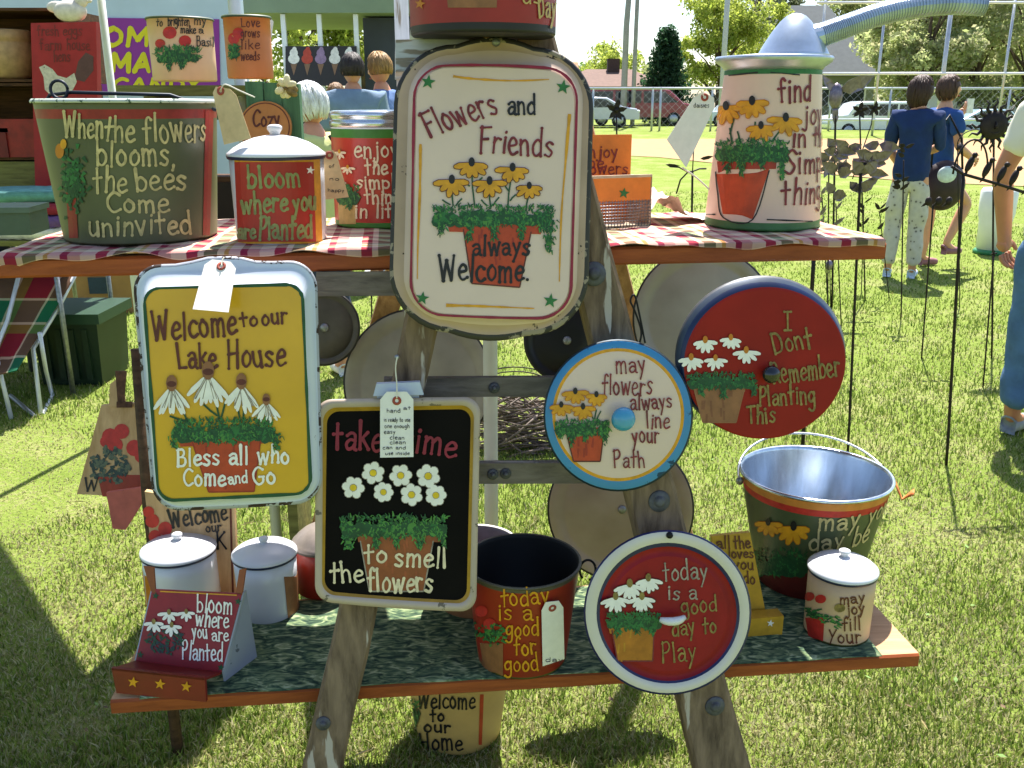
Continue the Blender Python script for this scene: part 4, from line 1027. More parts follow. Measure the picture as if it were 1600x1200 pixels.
S = Flat(FB + mq * (d_ - .003), -mq); P = Paint(S); P.text('enjoy', 908, 246, 22, 58, K_RED, 0, 2.6); P.text('the', 906, 262, 18, 38, K_RED, 0, 2.4); P.text('flowers', 905, 272, 20, 76, K_RED, 0, 2.4)
P.build('lettering', t)
S = Flat(FB, -mq); P = Paint(S); P.star(975, 302, 9, K_GRN); P.build('star_painting', t)

# crumpled end of cloth lying beside the box
mb = MB(); q0 = G(1010, 352, zU); nn = 30; V = []
for i in range(nn + 1):
    for j in range(9):
        u, v_ = i / nn, j / 8; z = .006 + .045 * math.exp(-((u - .22) / .24) ** 2) * (1 - .35 * v_) * (1 + .7 * mnoise.noise(Vector((u * 7, v_ * 3, 7)))) + .022 * abs(mnoise.noise(Vector((u * 9, v_ * 6, 2)))) * (1 - u)
        V.append(q0 + UE * (.17 * u) + UM * (.12 * v_ + .01) + Vector((0, 0, max(z, .004))))
mb.add(V, [(i * 9 + j, (i + 1) * 9 + j, (i + 1) * 9 + j + 1, i * 9 + j + 1) for i in range(nn) for j in range(8)], 0, True)
o = mb.build('napkin', M('pink cream cloth', 'ead0c4', .9, 0, .16, 30), None, origin=q0); tag(o, 'crumpled pink and cream napkin on the cloth beside the gas can', 'napkin')

# --- tags on the upper shelf
fl = Flat(G(350, 384, zU) + Vector((0, .02, 0)), (-.35, -1, .15))
grommet_tag('price_tag', 'tan wooden tag tied with red ribbon to the olive green bucket', [(330, 134), (366, 140), (392, 216), (350, 226)], fl, 0, mat=KRAFT, hole=(345, 142), string=[(345, 140), (352, 132), (375, 142), (398, 152)])
fl = Flat(G(520, 372, zU) + Vector((0, .03, 0)), (.15, -1, .1))
grommet_tag('price_tag', 'kraft paper tag leaning between the bloom canister and the red tin', [(505, 236), (524, 234), (545, 308), (508, 312)], fl, 0, mat=KRAFT, lines=[(514, 262, 522, 6, 'of'), (514, 282, 530, 6, 'no'), (512, 300, 538, 6, 'happy')])

# --- red pail on the ladder's top step and its tag
cz = ztop + .001; c, rb, rt, z1 = fit(642, 868, 50, 634, 876, -170, cz)
t = thing('bucket', 'red and black pail standing on the top step of the ladder', 'bucket', c)
can_body(c, rb, rt, z1, [(0, 1), (.075, 0)], inner=1, rim=1).build('body', [M('dark red pail paint', '8f221c', .45, 0, .12, 12), M('black pail base', '1d1a1c', .5, 0, .2, 20)], t)
S = Cone(c, rb, c.z, rt, z1); P = Paint(S); P.fill([(690, -80), (780, -80), (776, 12), (700, 12)], K_BTN, 1, 8, 8); P.star(656, 6, 9, K_ORG, 2); P.build('pot_painting', t)
P = Paint(S); P.text('us', 816, 6, 24, 30, K_TAN, 0, 3); P.text('Day', 842, 28, 38, 26, K_TAN, 0, 3); P.build('lettering', t)
fl = Flat(F0.map(700, 60, .012), F0.n)
grommet_tag('price_tag', 'cream tag with faint writing lying across the top of the ladder', [(770, 28), (772, 50), (640, 62), (642, 38)], fl, 0, hole=(650, 49), lines=[(672, 52, 700, 12, '24'), (704, 48, 720, 12, '1x'), (734, 42, 748, 12, 'w')])

# ---------------------------------------------------------------- lower shelf
# --- two white canisters
for (xb, yb, xt, yt, lab, kn) in (((228, 345), 958, (222, 338), 884, 'white enamel canister behind the red sloping rack at the left', .0105), ((374, 467), 976, (364, 463), 888, 'white enamel canister with brown painted side right of the red rack', .0095)):
    c, rb, rt, z1 = fit(xb[0], xb[1], yb, xt[0], xt[1], yt, zL)
    t = thing('canister', lab, 'canister', c); can_body(c, rb, rt, z1, [(0, 0)]).build('body', [WEN], t); lid(t, c, rt, z1, .014, kn)
    if yb > 970:
        S = Cone(c, rb, c.z, rt, z1); P = Paint(S); P.fill([(443, 895), (470, 892), (470, 960), (450, 966)], K_BTN, 1, 8, 4); P.build('panel', t)
    else:
        S = Cone(c, rb, c.z, rt, z1); P = Paint(S); P.fill([(222, 893), (238, 897), (242, 955), (228, 950)], K_ORG, 1, 8, 4); P.build('panel', t)
# --- red pail
c, rb, rt, z1 = fit(748, 884, 1063, 735, 914, 921, zL)
t = thing('bucket', 'red pail with black inside reading today is a good day for good', 'bucket', c)
can_body(c, rb, rt, z1, [(0, 1), (.03, 0), (.955, 2)], inner=3, rim=2, rimr=.003).build('body', [chipped('rust red pail paint', '96230f', '2a1a12', .73, 24, .4, '7c1c10'), M('olive base band', '4a4a20', .5), M('grey pail rim', '5c5648', .5, .3), M('black pail inside', '0c0b0d', .6, 0, .2, 12)], t)
S = Cone(c, rb, c.z, rt, z1); P = Paint(S)
P.fill([(742, 998), (786, 1002), (786, 1056), (752, 1050)], K_BTN, 1, 8, 6)
for k in range(70): x, y = random.gauss(768, 12), random.gauss(990, 8); P.stroke([(x, y), (x + random.uniform(-9, 9), y + random.uniform(-3, 8))], 5, random.choice(GR), 2 + .02 * k, 0, (1, .4))
for x, y in ((752, 955), (765, 975)): P.disc(x, y, 10, K_POP, 2, 12, 9)
P.build('flower_painting', t); P = Paint(S)
for a_ in (('today', 783, 948, 31, 76, 6), ('is a', 778, 970, 27, 54, 2), ('good', 790, 995, 28, 52, 2), ('for', 803, 1024, 28, 36, 2), ('good', 788, 1049, 28, 54, 2)): P.text(a_[0], a_[1], a_[2], a_[3], a_[4], K_OCH, a_[5], 3.2)
P.build('lettering', t)
mb = MB(); ex = Vector((c.x + rt + .002, c.y, z1 - .03)); mb.tube([ex + Vector((.012 + .014 * math.sin(a), -.004, .014 - .022 * math.cos(a) * .9)) for a in np.linspace(.2, 5.6, 22)], .0022, 8); mb.build('handle_ear', BLACKM, t)
RPc, RPr = c.copy(), rt
nq = Vector((.35, -1, -.16)).normalized(); fl = Flat(Vector((c.x, c.y, (c.z + z1) / 2)) + nq * ((rb + rt) / 2 + .004), nq)
grommet_tag('price_tag', 'cream paper tag hanging on the side of the red today pail', [(846, 942), (880, 938), (882, 1030), (848, 1041)], fl, 0, hole=(863, 950), lines=[(852, 1034, 880, 8, 'day')])
# --- tan basin behind it
c, rb, rt, z1 = fit(684, 802, 968, 684, 818, 884, zL)
t = thing('pail', 'tan pail with white rim standing behind the red today pail', 'pail', c)
can_body(c, rb, rt, z1, [(0, 0)], inner=1, rim=2, rimr=.004).build('body', [M('tan pail paint', '9c6a44', .5, 0, .12, 12), M('mauve inside', '8a7c80', .5), M('white rim enamel', 'e6e2e0', .3)], t)
# --- red tin at the left behind the black tray
c, rb, rt, z1 = fit(462, 560, 938, 462, 560, 868, zL)
t = thing('canister', 'small red tin with grey lid standing behind the black tray', 'canister', c)
can_body(c, rb, rt, z1, [(0, 0)]).build('body', [M('rust red pail paint', '9e2712')], t); lid(t, c, rt, z1, .03, .010, M('grey brown lid', '8b8078', .4, .2), M('grey lid line', '5c5650'))
# --- galvanised green bucket
c, rb, rt, z1 = fit(1180, 1338, 938, 1140, 1378, 782, zL)
t = thing('bucket', 'green painted galvanised bucket with wire handle reading may your day be', 'bucket', c)
can_body(c, rb, rt, z1, [(0, 1), (.30, 0), (.86, 2), (.92, 3)], inner=4, rim=4, rimr=.004).build('body', [chipped('dark olive bucket paint', '4a5236', '8e8f8a', .74, 26, .4, '3c432c'), M('deep red bucket paint', '5e1c16', .5, 0, .15, 12), K_POP, M('orange band paint', 'c27a34', .5, 0, .12, 30), M('bright zinc', 'cdd5de', .24, .92, .16, 40, 0, (1, 1, .12))], t)
S = Cone(c, rb, c.z, rt, z1); P = Paint(S)
for x, y, l in ((1200, 818, 20), (1240, 825, 26)): P.cone_flower(x, y, l, K_OCH, K_ORG, K_BLK, 6)
P.greens(1170, 1260, 860, 900, (K_DGR, K_DGR, K_GRN), 120, (), l=9); P.build('flower_painting', t); P = Paint(S)
WR = Wrap(S, 1259, 108); P.S = WR
for a_ in (('may your', 1270, 826, 32, 150, 8), ('day be', 1260, 857, 31, 104, 6)):
    WR.start(a_[1]); P.text(a_[0], a_[1], a_[2], a_[3], a_[4], K_LET, a_[5], 4.0)
P.build('lettering', t)
mb = MB()
hl, hr = Vector((c.x - rt - .008, c.y - .01, z1 - .012)), Vector((c.x + rt + .008, c.y + .01, z1 - .012))
arc = []
for k in range(33):
    a = math.pi * k / 32; arc.append(hl.lerp(hr, .5 - .5 * math.cos(a)) + Vector((0, rt * 1.0 * math.sin(a), .046 * math.sin(a))))
mb.tube(arc, .0024, 8); mb.build('bail_handle', M('wire handle', 'b8bdc2', .3, .8), t)
for q in (hl, hr):
    mb = MB(); mb.ball(q, (.008, .006, .009), 12, 8); mb.build('handle_ear', STEEL, t)
q = hr + Vector((.004, -.01, .0)); V = []
path = [q + Vector((.004 * k + .0 * k, -.004 * k, -.010 * k + (.016 if k > 4 else 0) * (k - 4))) for k in range(9)]
mb = MB()
for k, p in enumerate(path): wv = .007 + .004 * math.sin(k); V += [p + Vector((-wv * .4, -wv, 0)), p + Vector((wv * .4, wv, .003))]
mb.add(V, [(2 * k, 2 * k + 1, 2 * k + 3, 2 * k + 2) for k in range(8)], 0, True)
o = mb.build('ribbon', M('orange raffia', 'c8783c', .7, 0, .15, 40), None, origin=q); md = o.modifiers.new('thickness', 'SOLIDIFY'); md.thickness = .001
tag(o, 'orange raffia ribbon tied to the galvanised bucket handle', 'ribbon')
# --- small canister
c, rb, rt, z1 = fit(1255, 1358, 1010, 1254, 1362, 912, zL)
t = thing('canister', 'small cream canister with white lid and red poppies reading fill Your', 'canister', c)
can_body(c, rb, rt, z1, [(0, 1), (.04, 0)]).build('body', [M('cream canister paint', 'c9a684', .45, 0, .05, 12), M('olive base band', '4a4a20', .5)], t); lid(t, c, rt, z1, .017, .0105)
S = Cone(c, rb, c.z, rt, z1); P = Paint(S)
P.fill([(1258, 965), (1288, 965), (1286, 1002), (1264, 1000)], K_POP, 1, 6, 5)
for x, y in ((1264, 932), (1282, 936), (1312, 950)): P.disc(x, y, 9, K_POP if x < 1300 else K_OLI, 2, 10, 7)
for k in range(60): x = random.uniform(1256, 1310); y = 955 + (x - 1256) * .32 + random.gauss(0, 4); P.stroke([(x, y), (x + 7, y + random.uniform(-3, 6))], 3.2, random.choice(GR), 3 + .02 * k, 0, (1, .4))
P.build('flower_painting', t); P = Paint(S)
for a_ in (('may', 1312, 944, 18, 40, 2), ('joy', 1322, 960, 18, 30, 2), ('fill', 1316, 986, 22, 30, 2), ('Your', 1294, 1006, 22, 52, 2)): P.text(a_[0], a_[1], a_[2], a_[3], a_[4], K_BRN, a_[5], 2.6)
P.build('lettering', t)
# --- yellow stand-up sign
q0 = G(1178, 996, zL); q1 = G(1222, 992, zL); e = (q1 - q0).normalized(); mq = Vector((-e.y, e.x, 0)); q0 = q0 - e * .05; L_ = (q1 - q0).length
YW = M('mustard wood paint', 'b98d22', .6, 0, .14, 30); t = thing('wooden_sign', 'mustard yellow sign block leaning behind the white rimmed lid', 'sign', q0 + e * L_ / 2)
mb = MB(); bx(q0, e * L_, mq * .028, up * .040, mb); mb.build('base', YW, t)
S = Flat(q0 + mq * .03, (-mq + up * .12)); qq = onp(S, [(1112, 838), (1172, 832), (1196, 955), (1124, 960)], 0)
mb = MB(); mb.slab(qq, mq * .008); mb.build('board', YW, t)
P = Paint(S); P.text('the', 1147, 858, 20, 26, K_BRN, 2, 2.6); P.text('all', 1120, 858, 20, 22, K_BRN, 2, 2.6); P.text('loves', 1138, 872, 16, 40, K_BRN, 0, 2.4); P.text('you', 1146, 890, 18, 32, K_BRN, 0, 2.4); P.text('do', 1162, 912, 18, 18, K_BRN, 0, 2.4); P.build('lettering', t)
P = Paint(Flat(q0, -mq)); P.star(1204, 974, 6, K_WHT); P.build('star_painting', t)
# --- red sloping rack
A0, A1 = G(176, 1083, zL), G(322, 1096, zL); e = (A1 - A0).normalized(); mq = Vector((-e.y, e.x, 0)); L_ = (A1 - A0).length
RR = M('crimson rack paint', '8e1f26', .45, 0, .12, 14); RR2 = M('deep red rack paint', '741c18', .45, 0, .15, 14); GRYM = chipped('grey tin sides', '9a9fae', '5f6470', .66, 20, .4, '868c9c')
t = thing('letter_rack', 'red painted sloping rack with daisies reading bloom where you are Planted', 'rack', A0 + e * L_ / 2 + mq * .05)
SF = Flat(A0, -mq)
mb = MB(); fr = onp(SF, [(174, 1044), (320, 1060), (322, 1097), (182, 1083)], 0); mb.slab(fr, mq * .006); mb.build('front_lip', [RR2], t)
P = Paint(SF)
for x, y in ((208, 1066), (250, 1069), (291, 1073)): P.star(x, y, 9, K_OCH)
P.build('star_painting', t)
tiltn = (-mq + up * .42).normalized(); SB = Flat(A0 + mq * .052 + up * .02, tiltn)
bq = [(238, 920), (378, 927), (346, 1050), (212, 1032)]
B3 = onp(SB, bq, 0)
mb = MB(); mb.slab(B3, -tiltn * .004); mb.build('back_panel', [RR], t)
mb = MB(); fb = [fr[0], fr[1], B3[2], B3[3]]; mb.slab([p + up * .0 for p in fb], up * -.004); mb.build('tray_floor', [RR2], t)
for nm, ptop, pbot, pf in (('side_panel', B3[1], B3[2], fr[2]), ('side_panel', B3[0], B3[3], fr[3])):
    bk = Vector((ptop.x, ptop.y, zL + .001)) + mq * .03; tb = ptop + mq * .012
    mb = MB(); mb.slab([ptop + mq * .002, tb, bk, Vector((pbot.x, pbot.y, zL + .001)) + mq * .004, pbot + mq * .002], (e if ptop is B3[1] else -e) * .003); mb.build(nm, [GRYM], t)
# raised back prongs
for x0, x1 in ((224, 240), (372, 384)):
    mb = MB(); mb.slab(onp(SB, [(x0, 884), (x1, 886), (x1 + 3, 928), (x0 + 12, 924)] if x0 < 300 else [(x0 + 2, 890), (x1, 888), (x1 - 6, 930), (x0 - 4, 927)], 0), -tiltn * .004); mb.build('side_prong', [M('rust brown paint', '8a4a1e', .5, 0, .15, 20)], t)
P = Paint(SB)
for x, y, l in ((264, 958, 16), (291, 957, 14), (240, 973, 16), (268, 978, 16)): P.cone_flower(x, y, l, K_WHT, None, K_OLI, 5, (10, 170), .36)
for k in range(130): a = random.random() * 6.28; r_ = random.random() ** .5; x, y = 258 + 28 * r_ * math.cos(a), 1000 + 22 * r_ * math.sin(a); P.stroke([(x, y), (x + random.uniform(-6, 6), y + random.uniform(-6, 6))], 4, M('slate leaf paint', '2e3f3c', .55) if k % 3 else K_DGR, 2 + .02 * k, 0, (1, .5))
for x, y in ((243, 931), (372, 940), (219, 1023), (345, 1043)): P.star(x, y, 6, K_DGR, 2)
P.stroke([(250, 924), (310, 927), (370, 930)], 2, K_OCH, 2)
P.build('flower_painting', t); P = Paint(SB)
for a_ in (('bloom', 307, 955, 30, 56, -4), ('where', 305, 978, 28, 52, -3), ('you', 300, 997, 24, 24, 0), ('are', 331, 1002, 22, 26, 0), ('Planted', 284, 1030, 30, 64, -2)): P.text(a_[0], a_[1], a_[2], a_[3], a_[4], K_WHT, a_[5], 2.8)
P.build('lettering', t)
# --- cream bucket on the grass
c, rb, rt, z1 = fit(652, 782, 1181, 628, 802, 1052, 0.004)
t = thing('bucket', 'cream bucket on the grass under the shelf reading Welcome to our Home', 'bucket', c)
can_body(c, rb, rt, z1, [(0, 0)], inner=1, rim=1).build('body', [M('yellow cream paint', 'c4a05c', .5, 0, .06, 12), M('tan rim paint', 'a08a60', .5)], t)
S = Cone(c, rb, c.z, rt, z1); P = Paint(S); P.fill([(750, 1085), (756, 1085), (753, 1164), (748, 1164)], K_POT, 1, 8, 2); P.greens(630, 652, 1095, 1140, GR, 50, (), l=9)
P.build('stripe_painting', t); P = Paint(S)
for a_ in (('Welcome', 652, 1106, 28, 90, -2), ('to', 672, 1127, 20, 22, 0), ('our', 662, 1144, 20, 42, 0), ('Home', 655, 1172, 28, 68, 0)): P.text(a_[0], a_[1], a_[2], a_[3], a_[4], K_BLK, a_[5], 3.4)
P.build('lettering', t)

# ---------------------------------------------------------------- wooden boards left of the stand
S = Flat(Vector((0, 1.86, 0)), (-.1, -1, .25)); BRD = wood('pale tan board', 'c8a478', 'a88458', (40, 40, 5), .7, .25)
qd = onp(S, [(158, 634), (212, 630), (238, 700), (234, 778), (120, 772)], 0)
t = thing('wooden_board', 'tan board with red poppies hanging at the left of the yellow tray', 'sign', (qd[3] + qd[4]) / 2)
mb = MB(); mb.slab(qd, (0, .012, 0)); mb.build('board', BRD, t)
P = Paint(S)
for x, y, r_ in ((172, 682, 13), (190, 674, 12), (180, 695, 12), (165, 690, 9), (210, 700, 13), (222, 712, 12)): P.disc(x, y, r_, K_POP, 2, 12)
for k in range(120): a = random.random() * 6.28; r_ = random.random() ** .5; x, y = 172 + 30 * r_ * math.cos(a), 728 + 28 * r_ * math.sin(a); P.stroke([(x, y), (x + random.uniform(-8, 8), y + random.uniform(-8, 8))], 7, M('slate leaf paint', '2e3f3c') if k % 2 else M('grey green leaf', '5c6450', .6), 3 + .01 * k, 0, (1, .5))
P.face([(152, 742), (228, 742), (226, 776), (160, 776)], K_PO2, 1); P.build('flower_painting', t); P = Paint(S); P.text('W', 131, 768, 22, 22, K_BLK, 0, 3); P.build('lettering', t)
mb = MB(); mb.slab(onp(S, [(172, 600), (190, 586), (196, 634), (170, 636)], .004), (0, .006, 0)); mb.build('hanging_tag', BRD, t)
mb = MB(); mb.slab(onp(S, [(180, 580), (197, 580), (193, 632), (184, 632)], .01), (0, .005, 0)); mb.slab(onp(S, [(182, 628), (206, 628), (206, 637), (182, 637)], .010), (0, .004, 0)); mb.build('bracket', RUSTM, t)
S = Flat(Vector((0, 1.84, 0)), (-.05, -1, .2)); qd = onp(S, [(166, 770), (222, 762), (220, 790), (196, 828), (176, 826)], 0)
o = MB().slab(qd, (0, .01, 0)).build('wooden_cutout', M('rose cutout paint', 'b25a4e', .6, 0, .14, 25), None, origin=qd[3]); tag(o, 'red flowerpot cutout hanging below the tan poppy board', 'cutout')
S = Flat(G(300, 905, zL) + Vector((0, .012, 0)), (0, -1, .10)); S = Flat(Vector((0, LA.y + .36, HL)), (0, -1, .12))
qd = onp(S, [(226, 768), (366, 790), (372, 932), (244, 925)], 0)
t = thing('wooden_board', 'tan Welcome board with poppies leaning behind the white canisters', 'sign', (qd[2] + qd[3]) / 2)
mb = MB(); mb.slab(qd, (0, .012, 0)); mb.build('board', BRD, t); P = Paint(S)
for x, y, r_ in ((238, 814, 11), (258, 826, 11), (242, 838, 10), (232, 800, 9)): P.disc(x, y, r_, K_POP, 2, 12)
P.stroke([(360, 792), (364, 930)], 3, K_BRN, 1); P.build('flower_painting', t); P = Paint(S); P.text('Welcome', 266, 824, 30, 90, K_BLK, 12, 4); P.text('our', 322, 832, 14, 24, K_BLK, 3, 2.6); P.text('K', 338, 858, 26, 16, K_BLK, 0, 3.4); P.build('lettering', t)
mb = MB(); a, b_ = Y(214, 545, 1.95), Y(232, 790, 1.9); mb.tube([a, b_, Vector((b_.x + .02, b_.y - .05, 0))], .014, 8); o = mb.build('wooden_post', wood('dark post wood', '5d4632', '33261b'), None, origin=(b_.x + .02, b_.y - .05, 0)); tag(o, 'thin dark wooden post behind the left edge of the yellow tray', 'post')
# ================================================================ people
def skin(pts, edges, root=0, sub=2):
    """grow one smooth surface over joints: pts = [(x, y, z, r)]"""
    me = bpy.data.meshes.new('tmp'); me.from_pydata([p[:3] for p in pts], edges, [])
    o = bpy.data.objects.new('tmp', me); COL.objects.link(o)
    o.modifiers.new('skin', 'SKIN'); md = o.modifiers.new('sub', 'SUBSURF'); md.levels = sub; md.render_levels = sub
    for v_, p in zip(me.skin_vertices[0].data, pts):
        r = p[3]; v_.radius = r if isinstance(r, tuple) else (r, r); v_.use_root = False
    me.skin_vertices[0].data[root].use_root = True
    dg = bpy.context.evaluated_depsgraph_get(); ev = o.evaluated_get(dg); m2 = bpy.data.meshes.new_from_object(ev)
    vs = [tuple(v_.co) for v_ in m2.vertices]; fs = [tuple(p.vertices) for p in m2.polygons]
    bpy.data.objects.remove(o); bpy.data.meshes.remove(me); bpy.data.meshes.remove(m2)
    return vs, fs
EYEM = M('dark eye', '1c1512', .3); LIP = M('lip', '8d4a42', .5)
def person(label, loc, face, H, skinc, hairc, shirt, bottom, shoes, arms, legs, sleeve=.5, shorts=False, hair='short', head_turn=0.0, head_tilt=0.0, build=1.0, shirt_low=.82, fingers=True):
    """arms / legs: joint positions for left and right in a body frame (x right, y ahead, z up, metres for a 1.75 m figure)"""
    k = H / 1.75
    t = thing('person', label, 'person', loc); Rz = Matrix.Rotation(face, 3, 'Z'); base = Vector(loc)
    def folds(vf, amp):
        return [tuple(Vector(p) + Vector(mnoise.noise_vector(Vector((p[0] * 9, p[1] * 9, p[2] * 6 + H * 7)))) * amp + Vector(mnoise.noise_vector(Vector((p[0] * 22, p[1] * 22, p[2] * 13 + H * 3)))) * amp * .45) for p in vf[0]], vf[1]
    W = lambda p: base + Rz @ (Vector(p[:3]) * k)
    def put(mb, vf, mi=0): mb.add([W(v_) for v_ in vf[0]], vf[1], mi, True)
    b_ = build
    (sl, el, wl), (sr, er, wr) = arms; (hl, kl, al, tl), (hr, kr, ar, tr) = legs
    pts = [(0, 0, .95, (.12 * b_, .085 * b_)), (0, -.01, 1.12, (.10 * b_, .075 * b_)), (0, -.01, 1.32, (.12 * b_, .08 * b_)), (0, -.01, 1.43, (.075, .055)), (0, .0, 1.50, .058), (0, .012, 1.58, .054)]
    ed = [(0, 1), (1, 2), (2, 3), (3, 4), (4, 5)]
    def chain(start, js): 
        prev = start
        for j in js: pts.append(j); ed.append((prev, len(pts) - 1)); prev = len(pts) - 1
    for (s_, e_, w_) in ((sl, el, wl), (sr, er, wr)):
        m1 = tuple((a + c) / 2 for a, c in zip(s_, e_)); m2 = tuple(a + (c - a) * .3 for a, c in zip(e_, w_))
        we = tuple(c + (c - a) * .22 for a, c in zip(e_, w_)); chain(3, [(*s_, .050 * b_), (*m1, .046 * b_), (*e_, .041), (*m2, .043), (*w_, .031), (*we, .029)])
    for (h_, k_, a_, t_) in ((hl, kl, al, tl), (hr, kr, ar, tr)):
        m1 = tuple((a + c) / 2 for a, c in zip(h_, k_)); m2 = tuple(a + (c - a) * .3 for a, c in zip(k_, a_))
        chain(0, [(*h_, .080 * b_), (*m1, .07 * b_), (*k_, .056), (*m2, .058), (*a_, .036), (*t_, .032)])
    mb = MB(); put(mb, skin(pts, ed))
    # head: shaped ball with brow, nose, chin and ears
    Rh = Matrix.Rotation(head_turn, 3, 'Z') @ Matrix.Rotation(head_tilt, 3, 'X'); hc = Vector((0, .02, 1.655))
    hv = []; hf = []; ns, nr = 24, 18
    for i in range(nr + 1):
        th = math.pi * i / nr
        for j in range(ns):
            a = 2 * math.pi * j / ns; x, y, z = math.sin(th) * math.cos(a), math.sin(th) * math.sin(a), math.cos(th)
            wx = .074 * (1 - .22 * max(0, -z)); wy = .094
            p = Vector((x * wx, y * wy, z * .113))
            if y > 0:
                p.y -= .012 * max(0, -z) * 1.0; n_ = math.exp(-(x / .16) ** 2 - ((z + .12) / .16) ** 2); p.y += .024 * n_
                p.y -= .008 * (math.exp(-((abs(x) - .38) / .16) ** 2 - ((z - .05) / .12) ** 2)); p.y += .006 * math.exp(-(x / .3) ** 2 - ((z + .62) / .12) ** 2)
            hv.append(hc + Rh @ p)
    for i in range(nr):
        for j in range(ns): hf.append((i * ns + j, (i + 1) * ns + j, (i + 1) * ns + (j + 1) % ns, i * ns + (j + 1) % ns))
    put(mb, (hv, hf))
    for sx in (-1, 1):
        mb.ball(W(hc + Rh @ Vector((sx * .074, -.006, -.01))), (.012 * k, .02 * k, .032 * k), 10, 8, 0, Rz @ Rh)
        mb.ball(W(hc + Rh @ Vector((sx * .029, .077, .006))), (.011 * k, .007 * k, .007 * k), 8, 6, 1)
    mb.ball(W(hc + Rh @ Vector((0, .080, -.062))), (.022 * k, .008 * k, .007 * k), 10, 6, 2)
    # hands: palm and five bent fingers
    for side, (e_, w_) in ((-1, (el, wl)), (1, (er, wr))):
        d = (Vector(w_) - Vector(e_)).normalized(); ref = Vector((0, 1, 0)) if abs(d.y) < .8 else Vector((0, 0, 1)); sd_ = (ref - d * ref.dot(d)).normalized(); q = d.cross(sd_) * side
        w0 = Vector(w_); pp = [(*(w0), .033), (*(w0 + d * .045), (.030)), (*(w0 + d * .085), (.026))]
        for off in (-.022, .022): pp.append((*(w0 + d * .055 + sd_ * off), .021)); 
        put(mb, skin(pp, [(0, 1), (1, 2), (1, 3), (1, 4)], 0, 1))
        for f, (o_, ln) in enumerate(((-.030, .062), (-.010, .078), (.011, .083), (.031, .074))):
            a0 = w0 + d * .075 + sd_ * o_; cl = .25 + .1 * f * (1 if f < 3 else .8)
            a1 = a0 + d * ln * .45 + q * -.006; a2 = a1 + d * ln * .3 - q * ln * .22 * (1 + cl); a3 = a2 + d * ln * .12 - q * ln * .28
            put(mb, skin([(*a0, .0105), (*a1, .0098), (*a2, .009), (*a3, .0078)], [(0, 1), (1, 2), (2, 3)], 0, 1))
        a0 = w0 + d * .025 + sd_ * .026; a1 = a0 + d * .025 + sd_ * .020 - q * .012; a2 = a1 + d * .030 + sd_ * .004 - q * .012
        put(mb, skin([(*a0, .013), (*a1, .0115), (*a2, .009)], [(0, 1), (1, 2)], 0, 1))
    mb.build('body', [M('skin ' + skinc, skinc, .5, 0, .05, 14), EYEM, LIP], t, weld=False)
    # shirt
    g = .016
    pts = [(0, 0, shirt_low, (.165 * b_, .125 * b_)), (0, 0, .98, (.165 * b_, .122 * b_)), (0, -.01, 1.14, (.15 * b_, .118 * b_)), (0, -.01, 1.33, (.172 * b_, .126 * b_)), (0, -.015, 1.445, (.115, .088)), (0, -.005, 1.495, (.066, .064))]
    ed = [(0, 1), (1, 2), (2, 3), (3, 4), (4, 5)]
    for (s_, e_, w_) in ((sl, el, wl), (sr, er, wr)):
        if sleeve <= .5: en = tuple(a + (c - a) * (sleeve / .5) for a, c in zip(s_, e_)); js = [(*s_, .078 * b_), (*[(a + c) / 2 for a, c in zip(s_, en)], .07 * b_), (*en, .066 * b_)]
        else: en = tuple(a + (c - a) * ((sleeve - .5) / .5) for a, c in zip(e_, w_)); js = [(*s_, .078 * b_), (*e_, .058), (*en, .046)]
        prev = 4
        for j in js: pts.append(j); ed.append((prev, len(pts) - 1)); prev = len(pts) - 1
    mb = MB(); put(mb, folds(skin(pts, ed, 0, 3), .016)); mb.build('shirt', shirt, t, weld=False)
    # trousers or shorts
    pts = [(0, 0, 1.01, (.152 * b_, .112 * b_)), (0, 0, .90, (.165 * b_, .125 * b_))]; ed = [(0, 1)]
    for (h_, k_, a_, t_) in ((hl, kl, al, tl), (hr, kr, ar, tr)):
        h2 = (h_[0], h_[1], h_[2] - .04)
        if shorts: m1 = tuple(a + (c - a) * .62 for a, c in zip(h_, k_)); js = [(*h2, .108 * b_), (*m1, .10 * b_)]
        else: js = [(*h2, .108 * b_), (*[(a + c) / 2 for a, c in zip(h_, k_)], .095 * b_), (*k_, .080 * b_), (*[(a + c) / 2 for a, c in zip(k_, a_)], .075 * b_), (a_[0], a_[1], a_[2] + .03, .066 * b_)]
        prev = 1
        for j in js: pts.append(j); ed.append((prev, len(pts) - 1)); prev = len(pts) - 1
    mb = MB(); put(mb, folds(skin(pts, ed, 0, 3), .015)); mb.build('shorts' if shorts else 'trousers', bottom, t, weld=False)
    for (h_, k_, a_, t_) in ((hl, kl, al, tl), (hr, kr, ar, tr)):
        av, tv = Vector(a_), Vector(t_); d = (tv - av); d.z = 0; d.normalize(); z = tv.z
        mb = MB(); put(mb, skin([(*(av - d * .05 + Vector((0, 0, z + .012 - av.z))), .036), (*(av + Vector((0, 0, -.02))), .046), (*(av + d * .09 + Vector((0, 0, z + .015 - av.z))), (.042)), (*(av + d * .19 + Vector((0, 0, z + .004 - av.z))), .034)], [(0, 1), (0, 2), (2, 3)], 0, 2)); mb.build('shoe', shoes, t, weld=False)
    # hair
    mb = MB(); hv = []; hf = []; nr2 = 16
